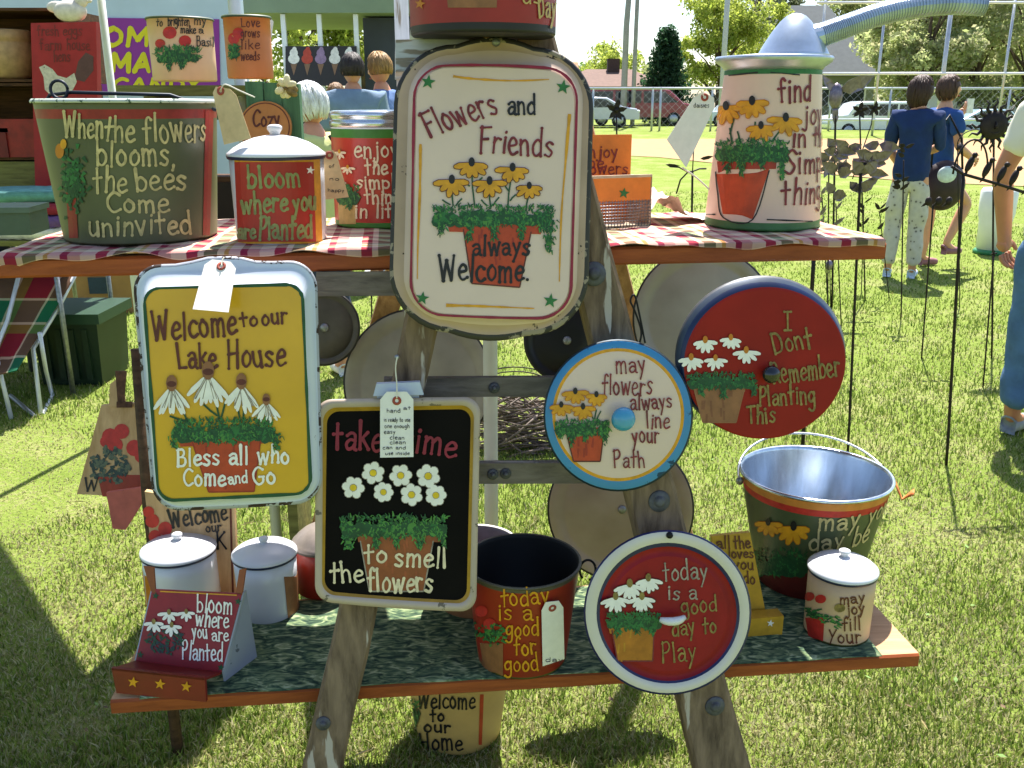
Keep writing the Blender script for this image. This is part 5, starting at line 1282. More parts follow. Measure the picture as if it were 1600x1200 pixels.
    for i in range(nr2 + 1):
        th = math.pi * (.0 + (.62 if hair != 'bob' else .86) * i / nr2)
        for j in range(ns):
            a = 2 * math.pi * j / ns; x, y, z = math.sin(th) * math.cos(a), math.sin(th) * math.sin(a), math.cos(th)
            front = max(0, y)
            lim = .34 - .25 * abs(x) if hair != 'bob' else .36 - .9 * abs(x)
            zz = max(z, lim) if front > .30 else z
            rr_ = 1.0 + (.02 if hair == 'short' else .14 + .16 * max(0, -z) if hair == 'bob' else .08) + .03 * mnoise.noise(Vector((x * 6, y * 6, z * 5 + H)))
            shrink = .97 if (front > .30 and z < lim) else 1
            hv.append(hc + Rh @ Vector((x * .080 * rr_ * shrink, (y * .100 - .004) * rr_ * shrink, zz * (.140 if hair == 'bob' and z < 0 else .120) * (rr_ + .015) )))
    for i in range(nr2):
        for j in range(ns): hf.append((i * ns + j, (i + 1) * ns + j, (i + 1) * ns + (j + 1) % ns, i * ns + (j + 1) % ns))
    hf.append(tuple(range(nr2 * ns, (nr2 + 1) * ns)))
    put(mb, (hv, hf)); rh = random.Random(int(H * 1000))
    for q_ in range(150):
        a = rh.uniform(0, 6.283); y_ = math.sin(a); th0 = rh.uniform(.05, .9)
        tmax = (1.05 if hair != 'bob' else 1.25) if y_ > .35 else (1.95 if hair == 'short' else 2.35 if hair == 'long' else 2.6)
        if th0 > tmax - .2: continue
        pth = []
        for f in range(6):
            th = th0 + (tmax - th0) * f / 5 * rh.uniform(.94, 1.0); aa = a + .10 * math.sin(f + q_); rr_ = (1.06 if hair == 'short' else 1.10 + (.20 * max(0, -math.cos(th)) if hair == 'bob' else 0)) + rh.uniform(-.02, .045)
            pth.append(W(hc + Rh @ Vector((math.sin(th) * math.cos(aa) * .080 * rr_, (math.sin(th) * math.sin(aa) * .100 - .004) * rr_, math.cos(th) * (.140 if hair == 'bob' and math.cos(th) < 0 else .120) * rr_))))
        mb.tube(pth, [.006 * k, .009 * k, .010 * k, .009 * k, .006 * k, .002 * k], 5)
    mb.build('hair', M('hair ' + hairc, hairc, .6, 0, .25, 45, .5, (1, 1, .3)), t, weld=False)
    return t, W
STAND = (((-.09, 0, .90), (-.10, .015, .50), (-.105, -.02, .085), (-.115, .12, .03)), ((.09, 0, .90), (.10, .015, .50), (.105, -.02, .085), (.115, .12, .03)))
DOWN = (((-.19, -.01, 1.43), (-.235, -.02, 1.15), (-.24, .04, .89)), ((.19, -.01, 1.43), (.235, -.02, 1.15), (.24, .04, .89)))
# woman in the blue shirt, seen from behind, head turned towards her companion
BLUES = M('royal blue cotton', '1a2f5c', .9, 0, .14, 9, .9)
m, t, b = _new('patterned grey trousers'); v = mapped(t); vo = N(t, 'ShaderNodeTexVoronoi', inp={'Scale': 22.0}); t.links.new(v, vo.inputs['Vector'])
t.links.new(ramp(t, vo.outputs[0], [(.18, lin('6f6a62')), (.24, lin('b7b1a5')), (.9, lin('c4beb2'))]), b.inputs['Base Color']); b.inputs['Roughness'].default_value = .9; PATT = m
p = G(1404, 434)
person('person with dark bobbed hair in blue shirt and patterned grey trousers', p, math.radians(-28), 1.68, 'c98f6c', '3a241a', BLUES, PATT, M('pale blue shoes', 'c6d2e2', .7), (((-.17, -.01, 1.43), (-.215, .02, 1.17), (-.14, .18, 1.02)), ((.17, -.01, 1.43), (.20, .08, 1.18), (.08, .28, 1.12))), STAND, .52, hair='bob', head_turn=-.9, build=1.0)
p = G(1445, 418)
t_, W_ = person('person in blue top and red shorts holding a white phone to the face', p, math.radians(-75), 1.70, 'd09a78', '4a3224', M('bright blue cotton', '284c86', .9, 0, .12, 9, .9), M('red shorts', 'b8322e', .85), M('grey pink sneakers', '8d6068', .7),
       (((-.18, -.01, 1.43), (-.23, .10, 1.22), (-.10, .23, 1.42)), ((.18, -.01, 1.43), (.22, .02, 1.15), (.17, .22, 1.05))),
       (((-.09, 0, .90), (-.09, .05, .50), (-.09, .02, .085), (-.09, .16, .03)), ((.09, 0, .90), (.10, .30, .62), (.10, .12, .24), (.10, .25, .16))), .34, True, 'long', -.25, .1)
wp = W_((-.05, .31, 1.51)); mb = MB(); mb.box(wp, (.014, .07, .13), math.radians(-75)); o = mb.build('phone', M('white plastic', 'e6e6e2', .4), None, origin=wp); tag(o, 'white phone held to the face of the person in red shorts', 'phone')
bp_ = G(1474, 318, .62); bp_ = Y(1474, 290, 8.4)
t = thing('bag', 'dark maroon round bag hanging in front of the person in red shorts', 'bag', bp_ - Vector((0, 0, .2)))
mb = MB(); mb.ball(bp_, (.19, .10, .22), 24, 14); mb.build('body', M('maroon black bag', '2c1a1e', .5, 0, .25, 14), t)
mb = MB(); mb.ball(bp_ + Vector((-.02, -.085, .10)), (.085, .03, .075), 16, 10); mb.build('front_patch', M('pale patch', 'c9d6d2', .5), t)
mb = MB(); mb.tube([bp_ + Vector((-.13, 0, .16)), bp_ + Vector((-.12, .04, .42)), bp_ + Vector((.02, .1, .60)), bp_ + Vector((.13, .05, .40)), bp_ + Vector((.15, 0, .14))], .010, 8); mb.build('strap', BLACKM, t)
# man at the right edge
p = G(1614, 688); m, t, b = _new('white printed shirt'); v = mapped(t); vo = N(t, 'ShaderNodeTexVoronoi', inp={'Scale': 9.0}); t.links.new(v, vo.inputs['Vector'])
t.links.new(ramp(t, vo.outputs[0], [(.10, lin('7d8fae')), (.16, lin('dcd6c6')), (.9, lin('e6e0d0'))]), b.inputs['Base Color']); b.inputs['Roughness'].default_value = .9; WSH = m
person('person in white printed shirt and blue jeans at the right edge', p, math.radians(-60), 1.80, 'b87c5c', '5a4030', WSH, M('blue denim', '4c6c92', .9, 0, .14, 10, .8), M('grey walking shoes', '8b8f96', .7),
       (((-.20, -.01, 1.44), (-.29, -.06, 1.16), (-.29, .02, .87)), ((.20, -.01, 1.44), (.25, .05, 1.17), (.22, .16, .95))), STAND, .40, build=1.15)
# people beyond the upper shelf
p = Y(485, 150, 5.0); p.z = 0
t_, W_ = person('white haired person in pale yellow top with a black bag strap', p, math.radians(35), 1.555, 'c98e74', 'e9e6e2', M('pale yellow cotton', 'c9cc8a', .9, 0, .08, 9, .8), M('navy trousers', '2a3144', .85), M('white shoes', 'dddddd'), DOWN, STAND, .45, hair='long', head_turn=.55, head_tilt=-.25, build=1.1)
q = [W_(v_) for v_ in ((.06, -.10, 1.49), (.13, -.135, 1.36), (.17, -.14, 1.2), (.20, -.10, 1.06))]
mb = MB(); mb.tube(spline3 if False else q, .011, 8); o = mb.build('bag_strap', BLACKM, None, origin=q[-1]); tag(o, 'black bag strap over the shoulder of the white haired person', 'strap')
p = Y(552, 150, 8.0); p.z = 0
person('dark haired person in grey blue tee shirt seen from behind', p, math.radians(8), 1.85, 'c48a68', '2e241f', M('grey blue cotton', '74889c', .9, 0, .1, 9, .8), M('dark trousers', '33363f', .85), M('white shoes', 'dddddd'), DOWN, STAND, .45, head_turn=.35, build=1.28)
p = Y(597, 150, 8.2); p.z = 0
person('fair haired person in blue collared shirt facing left', p, math.radians(62), 1.865, 'c88a68', '94703f', M('mid blue cotton', '56719f', .9, 0, .1, 9, .8), M('dark trousers', '33363f', .85), M('white shoes', 'dddddd'), DOWN, STAND, .45, head_tilt=-.1, build=1.1)
p = Y(524, 150, 10.0); p.z = 0
person('brown haired person in pale blue top behind the grey blue tee shirt', p, math.radians(-20), 1.66, 'b98260', '6b4a24', M('pale blue cotton', '9dbbd6', .85), M('dark trousers', '33363f', .85), M('white shoes', 'dddddd'), DOWN, STAND, .45, hair='bob')

# ================================================================ canopy over the neighbouring booth and its frame
PVC = M('white frame tube', 'd6d6d4', .4, 0, .05, 10); CAN = M('white canopy cloth', 'e4e4e0', .8, 0, .03, 3)
CZ = 2.25; pe0, pe1 = Vector((-.58, 2.87, 0)), Vector((-1.785, 4.34, 0)); ce = (pe1 - pe0); cw = Vector((ce.y, -ce.x, 0)).normalized() * -2.9
pe0b = Vector((pe0.x, pe0.y, 0))
t = thing('canopy', 'white booth canopy on thin tube posts at the left', 'canopy', (pe0 + pe1) / 2 + cw / 2)
P4 = [pe0, pe1, pe1 + cw, pe0 + cw]
def up_(p, z): return Vector((p.x, p.y, z))
pk = sum(P4, Vector((0, 0, 0))) / 4
mb = MB()
tp = [up_(p, CZ) for p in P4]; dp = [up_(p, CZ - .16) for p in P4]; ap = up_(pk, CZ + .7)
for i in range(4):
    a, b_ = tp[i], tp[(i + 1) % 4]; mb.add([a, b_, ap], [(0, 1, 2)], 0); mb.add([a, b_, dp[(i + 1) % 4], dp[i]], [(0, 1, 2, 3)], 0)
o = mb.build('roof_cloth', CAN, t); md = o.modifiers.new('thickness', 'SOLIDIFY'); md.thickness = .002
for p in (pe0 + cw.normalized() * .23, pe1, pe1 + cw):
    mb = MB(); mb.tube([up_(p, 0), up_(p, 1.1), up_(p, CZ)], .017, 10); mb.build('post', PVC, t)
for i in range(4):
    mb = MB(); mb.tube([up_(P4[i], CZ - .03), up_(P4[(i + 1) % 4], CZ - .03)], .014, 8); mb.build('rail', PVC, t)
a = Y(767, 700, 2.06); o = MB().tube([(a.x, 2.06, 0), (a.x, 2.06, 1.0), (a.x, 2.06, 1.75)], .017, 12).build('white_post', PVC, None, origin=(a.x, 2.06, 0)); tag(o, 'round white tube post behind the ladder rungs', 'post')
a = Y(628, 40, 1.95); mb = MB(); mb.box((a.x, a.y, (a.z + .25) / 2), (.028, .028, a.z + .25), .1); o = mb.build('white_post', wood('white painted post', 'd8d8d8', 'b5b5b8', (50, 50, 6), .6, .3, '8b7f70'), None, origin=(a.x, a.y, 0)); tag(o, 'white painted square post behind the left of the big cream tray', 'post')

# ================================================================ neighbouring booth: crates, planks and painted tins behind the stand
W_CR = wood('dark crate wood', '5c3d24', '2e1d10', (5, 50, 50), .8, .4); W_OL = wood('olive plank', '7d7a45', '55522c', (5, 50, 50), .75, .4); W_GRN = wood('green barn board', '567d5c', '3a5c42', (50, 50, 4), .8, .5)
def crate(px0, py0, px1, py1, y, dpt, label, m=W_CR):
    a, b_ = Y(px0, py1, y), Y(px1, py0, y); w_, h_ = b_.x - a.x, b_.z - a.z; t = thing('wooden_crate', label, 'crate', Vector((a.x + w_ / 2, y + dpt / 2, a.z)))
    th = .014
    for nm, c_, s_ in (('base_board', (a.x + w_ / 2, y + dpt / 2, a.z + th / 2), (w_, dpt, th)), ('top_board', (a.x + w_ / 2, y + dpt / 2, a.z + h_ - th / 2), (w_, dpt, th)), ('back_board', (a.x + w_ / 2, y + dpt - th / 2, a.z + h_ / 2), (w_ - .001, th, h_ - 2 * th)),
                       ('side_board', (a.x + th / 2, y + dpt / 2, a.z + h_ / 2), (th, dpt - .03, h_ - 2 * th)), ('side_board', (a.x + w_ - th / 2, y + dpt / 2, a.z + h_ / 2), (th, dpt - .03, h_ - 2 * th))):
        MB().box(c_, s_).build(nm, m, t)
    return a, b_
YB = 5.2
crate(-190, 12, 95, 128, YB, .50, 'dark open crate holding a tan crock, topmost at the left'); crate(-190, 130, 97, 250, YB, .50, 'dark open crate below the crock crate at the left')
a, b_ = Y(-190, 300, YB), Y(98, 252, YB)
o = MB().box(((a.x + b_.x) / 2, YB + .2, (a.z + b_.z) / 2), (b_.x - a.x, .4, b_.z - a.z - .004)).build('display_box', W_OL, None, origin=((a.x + b_.x) / 2, YB + .2, a.z)); tag(o, 'olive painted wooden box carrying the dark crates', 'box')
tb = o
tz_ = a.z
t = thing('folding_table', 'long booth table carrying the crates and the tin shelf', 'table', (-3.2, YB + .25, 0))
MB().box((-3.2, YB + .28, tz_ - .02), (1.7, .75, .03)).build('tabletop', W_OL, t)
for x in (-3.9, Y(60, 600, 5.2).x):
    for dy in (-.05, .6):
        mb = MB(); mb.tube([(x, YB + dy, tz_ - .036), (x, YB + dy, 0)], .014, 8); mb.build('leg', STEEL, t)
c = Y(18, 122, YB + .14); c.z = Y(0, 128, YB).z + .015
t = thing('crock', 'tan crock with speckled rim inside the topmost dark crate', 'crock', c)
MB().lathe([(r_ * 1.85, z_ * 1.85) for r_, z_ in [(.050, 0), (.062, .01), (.070, .06), (.068, .10), (.066, .104), (.070, .108), (.068, .135), (.062, .138), (.058, .12)]], c, 40).build('body', [M('tan crock glaze', 'a9895c', .5, 0, .14, 30)], t)
c = Y(70, 244, YB + .1); c.z = Y(0, 250, YB).z + .015
o = MB().box(c + Vector((-.02, 0, .10)), (.31, .22, .20)).build('tin_box', M('red tin box', '8a1e16', .5, 0, .2, 20), None, origin=c); tag(o, 'red tin box in the lower dark crate at the left', 'box')
c = Y(-8, 244, YB + .08); c.z = Y(0, 250, YB).z + .015
mb = MB(); mb.box(c + Vector((0, 0, .142)), (.28, .18, .022)); mb.box(c + Vector((0, 0, .065)), (.26, .20, .13), .0, 1); o = mb.build('stacked_boxes', [M('bright blue card', '2f7fc0', .5), M('maroon card', '6a1a16', .6)], None, origin=c); tag(o, 'blue box lying on a maroon box in the lower crate', 'box')
# white carved block on the crate
c = Y(112, 35, 5.125) + Vector((0, 0, .073)); o = MB().ball(c - Vector((0, 0, .02)), (.085, .05, .055), 16, 10).ball(c + Vector((.062, 0, .035)), (.036, .03, .04), 12, 8).ball(c + Vector((-.07, 0, .0)), (.05, .02, .03), 12, 8).ball(c + Vector((.1, 0, .03)), (.02, .01, .01), 8, 6).build('garden_figure', M('weathered white', 'cfc7ba', .8, 0, .12, 30), None, origin=c - Vector((0, 0, .075))); tag(o, 'small weathered white figure above the red hen sign', 'figure')
# red sign with a hen
S = Flat(Vector((0, 5.1, 0)), (0, -1, .0)); qd = onp(S, [(48, 36), (150, 34), (155, 298), (55, 298)], 0)
RSG = M('barn red sign paint', '9a1f22', .6, 0, .1, 16); t = thing('wooden_sign', 'barn red sign board with a white hen at the upper left', 'sign', (qd[2] + qd[3]) / 2)
MB().slab(qd, (0, .05, 0)).build('board', RSG, t)
P = Paint(S); HEN = M('hen white', 'c9bfae', .6, 0, .14, 60); K_FAINT = M('faded brown lettering', '6e2420', .6)
P.face([(61, 105), (70, 101), (82, 108), (90, 118), (104, 122), (116, 114), (120, 128), (114, 140), (104, 150), (80, 150), (70, 140), (68, 120)], HEN, 2)
P.face([(116, 124), (122, 96), (134, 82), (146, 88), (146, 110), (132, 128)], M('hen tail grey', '5b3a38', .6), 1.5); P.disc(70, 107, 5, HEN, 2.3); P.disc(69, 105, 1, K_BLK, 3); P.build('hen_painting', t)
P = Paint(S)
for x, y, w_, s_ in ((58, 56, 34, 'fresh'), (98, 56, 30, 'eggs'), (62, 78, 34, 'farm'), (104, 78, 36, 'house'), (84, 96, 26, 'hens')): P.text(s_, x, y, 18, w_, K_FAINT, 0, 2.2)
P.build('lettering', t)
# plank with painted tins
a, b_ = Y(184, 140, 2.62), Y(436, 122, 2.62)
t = thing('plank_shelf', 'olive plank shelf holding the poppy tin and the orange tin', 'shelf', ((a.x + b_.x) / 2, 2.72, a.z - .02))
MB().box(((a.x + b_.x) / 2, 2.72, a.z - .002), (b_.x - a.x, .22, .026)).build('board', W_OL, t)
zs = a.z + .011
a2, b2 = Y(222, 352, 2.62), Y(436, 341, 2.62); xm = (a2.x + b2.x) / 2
MB().box((xm, 2.70, a2.z - .01), ((b_.x - a.x) * .70 - .034, .16, .018)).build('lower_board', M('ochre shelf board', 'a98524', .7, 0, .12, 20), t)
cz_ = a2.z; o = MB().box((xm + .045, 2.71, cz_ + .066), (.21, .12, .13), 0, 0).box((xm + .045, 2.648, cz_ + .066), (.18, .006, .10), 0, 1).build('wooden_box', [W_CR, M('dark box panel', '241610', .8)], None, origin=(xm + .045, 2.71, cz_)); tag(o, 'dark brown wooden box on the ochre board behind the bloom canister', 'box')
for x in (.18, .88):
    xx = a.x + (b_.x - a.x) * x; MB().box((xx, 2.72, (a.z - .016) / 2), (.03, .18, a.z - .018)).build('support', W_OL, t)
o = MB().box((a.x + .20, 2.73, zs - .07), (.20, .1, .04)).build('tin_box', M('dark green tin box', '3c5a3a', .5, 0, .14, 20), None, origin=(a.x + .2, 2.73, zs - .09)); tag(o, 'dark green tin box under the olive plank', 'box')
c, rb, rt, z1 = fit(239, 340, 126, 237, 341, 28, zs); t = thing('canister', 'tan tin with red poppies on the olive plank shelf', 'canister', c)
can_body(c, rb, rt, z1, [(0, 0)], inner=1, rim=1, rimr=.003).build('body', [M('light tan tin paint', 'dcb48c', .5, 0, .05, 12), M('dark green rim', '3c4a30', .5)], t)
S = Cone(c, rb, c.z, rt, z1); P = Paint(S)
for x, y, r_ in ((265, 51, 11), (250, 68, 8), (289, 64, 10)): P.disc(x, y, r_, K_POP, 2, 12, r_ * .9)
P.greens(243, 312, 74, 96, GR, 150, ((263, 92, 16, 8), (285, 92, 14, 9)), l=9); P.build('flower_painting', t); P = Paint(S)
for a_ in (('to', 244, 41, 12, 10), ('brighten', 262, 40, 16, 34), ('my', 303, 38, 14, 20), ('make', 282, 52, 13, 24), ('a', 310, 52, 12, 8), ('Basil', 307, 72, 16, 28)): P.text(a_[0], a_[1], a_[2], a_[3], a_[4], K_BLK, 0, 1.7)
P.build('lettering', t)
c, rb, rt, z1 = fit(356, 428, 122, 355, 429, 26, zs); t = thing('canister', 'orange tin with red flowers behind the white tag on the plank', 'canister', c)
can_body(c, rb, rt, z1, [(0, 0)], inner=1, rim=1, rimr=.003).build('body', [M('orange tin paint', 'bd7440', .5, 0, .08, 12), M('dark green rim', '3c4a30', .5)], t)
S = Cone(c, rb, c.z, rt, z1); P = Paint(S)
for x, y in ((365, 60), (372, 52)): P.disc(x, y, 9, K_POP, 2, 12)
P.greens(357, 374, 72, 90, GR, 50, (), l=8); P.build('flower_painting', t); P = Paint(S)
for y, s_ in ((42, 'Love'), (58, 'grows'), (76, 'like'), (94, 'weeds')): P.text(s_, 376, y, 15, 30, K_BRN, 0, 1.8)
P.build('lettering', t)
S = Flat(Vector((0, 2.40, 0)), (.1, -1, .1))
grommet_tag('price_tag', 'small white tag on the orange tin', [(406, 26), (428, 30), (424, 60), (403, 57)], S, 0)
# green post with a flower and the round orange sign
a, b_ = Y(385, 330, 2.5), Y(456, 126, 2.5); t = thing('wooden_post', 'green barn board post with a pale flower on top', 'post', ((a.x + b_.x) / 2, 2.594, .95))
for k in range(3): MB().box((a.x + (b_.x - a.x) * (k + .5) / 3, 2.594 + .004 * (k % 2), (b_.z + .95) / 2), ((b_.x - a.x) / 3 - .002, .03, b_.z - .95 - .006 * k)).build('board', W_GRN, t)
FLW = M('cream fabric flower', 'e2dcae', .8, 0, .1, 30); mb = MB(); c = Y(448, 138, 2.46)
for k in range(9):
    a_ = k * .7; rr_ = random.uniform(.010, .022); mb.ball(c + Vector((rr_ * math.cos(a_), random.uniform(-.012, .004), rr_ * .9 * math.sin(a_))), (random.uniform(.010, .018), .006, .009), 10, 6, 0 if k % 4 else 1, Matrix.Rotation(-a_ + random.uniform(-.6, .6), 3, 'Y'))
mb.ball(c + Vector((0, -.01, 0)), .006, 10, 6, 1); mb.build('flower', [FLW, K_OLI], t, weld=False)
S = Flat(Vector((0, 2.39, 0)), (0, -1, .12)); t = thing('round_sign', 'round orange wooden sign behind the bloom canister', 'sign', S.map(415, 236)); ps = onp(S, ell(414, 199, 41, 41, 48), 0)
MB().slab(ps, (0, .012, 0)).build('board', M('orange wood sign', 'b97a42', .6, 0, .1, 16), t); P = Paint(S); P.text('Cozy', 394, 198, 26, 44, K_BRN, 0, 3.4); rr = ell(414, 199, 38, 38, 40); P.stroke(rr + rr[:1], 1.6, K_BRN, 1); P.build('lettering', t)

# things on the neighbouring table, seen left of the green bucket
q = Y(18, 350, 2.1); t = thing('storage_box', 'dark green lidded plastic box at the left end of the upper shelf', 'box', q - Vector((0, 0, .04)))
MB().box(q + Vector((-.03, .05, -.0)), (.13, .11, .05), .1).build('body', M('dark green plastic', '4a5a4a', .5, 0, .08, 20), t); MB().box(q + Vector((-.03, .05, .031)), (.14, .12, .012), .1).build('lid', M('green box lid', '56685a', .45, 0, .08, 20), t)
MB().box(q + Vector((-.06, -.0065, .008)), (.03, .002, .006), .1).build('label_strip', M('pale print', 'c9cfc4', .6), t)
a = Y(40, 400, 5.0); t = thing('side_table', 'small booth table heaped with folded cloths behind the green bucket', 'table', (a.x, 5.0, 0)); tzz = Y(40, 374, 4.7).z
MB().box((a.x - .3, 5.0, tzz - .015), (1.3, .7, .025)).build('tabletop', W_OL, t)
for sx in (-1, 1):
    for sy in (-1, 1): mb = MB(); mb.tube([(a.x - .3 + sx * .6, 5.0 + sy * .3, tzz - .028), (a.x - .3 + sx * .6, 5.0 + sy * .3, 0)], .014, 8); mb.build('leg', STEEL, t)
for k, (px, py, w_, h_, hx, lab) in enumerate(((70, 334, .15, .03, 'e2dccc', 'cream folded cloth'), (62, 318, .17, .03, '6a4a86', 'purple folded cloth'), (80, 304, .12, .03, '8c2438', 'red folded cloth'), (55, 292, .20, .03, '5d908c', 'teal folded cloth'))):
    mb = MB(); w_ *= 2.1; h_ *= 2; c = Vector((Y(px, py, 4.7).x - .08, 4.85, tzz + .03 + .062 * k)); R = Matrix.Rotation(.1 * (k - 1), 3, 'Z'); V = []; n_ = 16
    for i in range(n_ + 1):
        for j in range(7):
            u, v_ = i / n_ - .5, j / 6 - .5; V.append(c + R @ Vector((u * w_, v_ * .36, h_ * .5 * (1 - (2 * v_) ** 4 * .3) + .006 * mnoise.noise(Vector((u * 9 + k * 4, v_ * 5, k))))))
    mb.add(V, [(i * 7 + j, (i + 1) * 7 + j, (i + 1) * 7 + j + 1, i * 7 + j + 1) for i in range(n_) for j in range(6)], 0, True)
    o = mb.build('folded_cloth', M(lab, hx, .85, 0, .15, 25), None, origin=c); md = o.modifiers.new('thickness', 'SOLIDIFY'); md.thickness = .05; tag(o, lab + ' in the heap left of the green bucket', 'cloth', 'folded cloths heaped behind the green bucket')

# lawn chair
m = plaid('chair check', [(0, '7c1f2a'), (.38, 'c9b69a'), (.42, '1f5a40'), (.80, 'c9b69a'), (.84, '6d6f2a')], (.42, .42)); t = thing('lawn_chair', 'folding lawn chair with green and red checked seat and pale metal legs', 'chair', G(40, 650))
yc = 4.3; cpx = lambda x, y, yy=yc: Y(x, y, yy); V = []; uv = []
prof = [(432, 4.75), (470, 4.70), (510, 4.62), (545, 4.5), (572, 4.36), (580, 4.2)]
for (py, yy) in prof:
    for j in range(9):
        f = j / 8; xr = 118 - (py - 432) * .62 if py < 600 else 0; xl = -150
        V.append(Y(xl + (xr - xl) * f, py + 40 * (1 - f) * (py > 560), yy))
        uv.append(((py - 432) / 215, f * 1.1))
me = bpy.data.meshes.new('seat_cloth'); org = t.location.copy(); me.from_pydata([tuple(p - org) for p in V], [], [(i * 9 + j, i * 9 + j + 1, (i + 1) * 9 + j + 1, (i + 1) * 9 + j) for i in range(5) for j in range(8)])
ul = me.uv_layers.new(name='UVMap')
for l in me.loops: ul.data[l.index].uv = uv[l.vertex_index]
me.materials.append(m); me.polygons.foreach_set('use_smooth', [True] * 40); o = bpy.data.objects.new('seat_cloth', me); COL.objects.link(o); o.parent = t; md = o.modifiers.new('thickness', 'SOLIDIFY'); md.thickness = .006
PALM = M('pale chair metal', 'd3d4da', .35, .3, .06, 20)
for nm, pth in (('leg', [Y(118, 428, 4.75), Y(92, 480, 4.72), Y(52, 545, 4.55), G(64, 648)]), ('leg', [Y(62, 520, 4.55), Y(72, 580, 4.6), G(82, 618), G(66, 648)]), ('leg', [Y(-40, 470, 4.6), Y(-5, 560, 4.4), G(18, 655)]), ('arm_tube', [Y(30, 428, 4.7), Y(12, 500, 4.6), Y(-20, 580, 4.3)]), ('stretcher', [Y(16, 618, 4.5), G(56, 652)])):
    mb = MB(); mb.tube(pth, .011, 8); mb.build(nm, PALM if nm != 'stretcher' else STEEL, t)
# tote and cardboard box behind it
q = G(118, 604); t = thing('storage_tote', 'dark green plastic tote with lid on the grass behind the lawn chair', 'tote', q); DG = M('dark green tote plastic', '172c1d', .45, 0, .08, 15)
R = .12; w_, d_, h_ = .36, .40, .40; cc = q + Vector((-.02, .2, 0)); mb = MB(); A = [(-.9, -.9), (.9, -.9), (.9, .9), (-.9, .9)]; B = [(-1, -1), (1, -1), (1, 1), (-1, 1)]
mb.hexa([cc + Vector((x * w_ / 2, y * d_ / 2, .005)) for x, y in A], [cc + Vector((x * w_ / 2, y * d_ / 2, h_ - .05)) for x, y in B]); mb.build('body', DG, t)
for x in (-.6, -.2, .2, .6): MB().box(cc + Vector((x * w_ / 2, -d_ / 2 * .95 - .006, h_ * .45)), (.03, .02, h_ * .7)).build('rib', DG, t)
MB().box(cc + Vector((0, 0, h_ - .02)), (w_ + .05, d_ + .05, .055)).build('lid', M('green tote lid', '1f3c29', .45, 0, .08, 15), t)
q = G(140, 490); t = thing('cardboard_box', 'brown cardboard box with a dark patch on the grass beyond the green tote', 'box', q); cc = q + Vector((0, .25, .17)); MB().box(cc, (.62, .5, .34), .08).build('carton', M('cardboard', 'a07a4c', .85, 0, .06, 10), t); MB().box(cc + Vector((.1, -.256, .04)), (.15, .004, .12), .08).build('label_patch', M('dark blue patch', '24384c', .6), t)

# ================================================================ pale trailer with the purple sign, concession stand
a, b_ = Y(-420, 260, 9.0), Y(348, -220, 9.0); TRL = M('pale blue white panel', 'b9c8d8', .4, 0, .04, 3); t = thing('food_trailer', 'pale blue food trailer carrying a purple and yellow sign', 'trailer', ((a.x + b_.x) / 2, 10, 0))
mb = MB(); mb.box(((a.x + b_.x) / 2, 9.15, 1.75), (b_.x - a.x, .3, 2.7)); mb.build('body', TRL, t)
for x in (.3, .45):
    mb = MB(); R = Matrix.Rotation(math.pi / 2, 3, 'X'); mb.lathe([(.32, -.1), (.34, -.06), (.34, .06), (.32, .1), (.2, .1), (.001, .08)], (a.x + (b_.x - a.x) * x, 9.12, .34), 28, R); mb.build('wheel', M('tyre', '1c1c1e', .8), t)
S = Flat(Vector((0, 8.985, 0)), (0, -1, 0)); qd = onp(S, [(96, 27), (342, 30), (344, 146), (96, 150)], 0); PUR = M('purple sign', '8b2a8f', .5, 0, .03, 3); YELS = M('yellow sign lettering', 'd8c814', .5, 0, .03, 5)
mb = MB(); mb.slab(qd, (0, .012, 0)); sg = mb.build('sign_panel', PUR, t)
P = Paint(Flat(Vector((0, 8.983, 0)), (0, -1, 0)), .001, 6e-5); kw = dict(w=8.5, dots=.9, jit=.02, lean=.1)
P.text('HOME', 126, 71, 29, 136, YELS, **kw); P.text('MADE', 172, 112, 29, 118, YELS, **kw); P.text('CANDY', 176, 142, 20, 136, YELS, w=7, dots=.9, jit=.02, lean=.1)
P.build('sign_lettering', sg)
t = thing('concession_stand', 'open snack stand with green grey awning and pale posts', 'stand', (Y(540, 150, 11.5).x, 12.5, 0)); a, b_ = Y(425, 40, 11.5), Y(655, -90, 11.5)
AWN = M('grey green awning', '78856a', .7, 0, .06, 3); DKI = M('dark interior', '3a3d42', .8, 0, .1, 3)
mb = MB(); bz = Y(500, 20, 11.5).z; mb.hexa([Vector((a.x - 1.2, 11.5, bz)), Vector((b_.x + .1, 11.5, bz)), Vector((b_.x + .1, 14, bz)), Vector((a.x - 1.2, 14, bz))], [Vector((a.x - 1.2, 11.5, bz + .35)), Vector((b_.x + .1, 11.5, bz + .35)), Vector((b_.x, 14, bz + 1.1)), Vector((a.x - 1.2, 14, bz + 1.1))]); mb.build('awning', AWN, t)
for px in (444, 500, 557):
    q = Y(px, 60, 11.6); MB().box((q.x, 11.62, bz / 2 - .003), (.055, .05, bz - .006)).build('post', PVC, t)
q0, q1 = Y(568, 60, 11.9), Y(660, 60, 11.9); MB().box(((q0.x + q1.x) / 2, 12.9, bz / 2 - .01), (q1.x - q0.x, 2.0, bz - .02)).build('side_wall', DKI, t)
q0, q1 = Y(400, 128, 11.8), Y(570, 128, 11.8); MB().box(((q0.x + q1.x) / 2, 12.1, .55), (q1.x - q0.x, .5, 1.1)).build('counter', M('pale counter', 'a8b0b4', .6), t)
S = Flat(Vector((0, 11.56, 0)), (0, -1, 0)); qd = onp(S, [(446, 72), (557, 72), (557, 134), (446, 134)], 0); MEN = thing('menu_board', 'black menu board showing five ice cream cones', 'sign', (qd[2] + qd[3]) / 2); MB().slab(qd, (0, .02, 0)).build('board', M('menu black', '1d181c', .5), MEN)
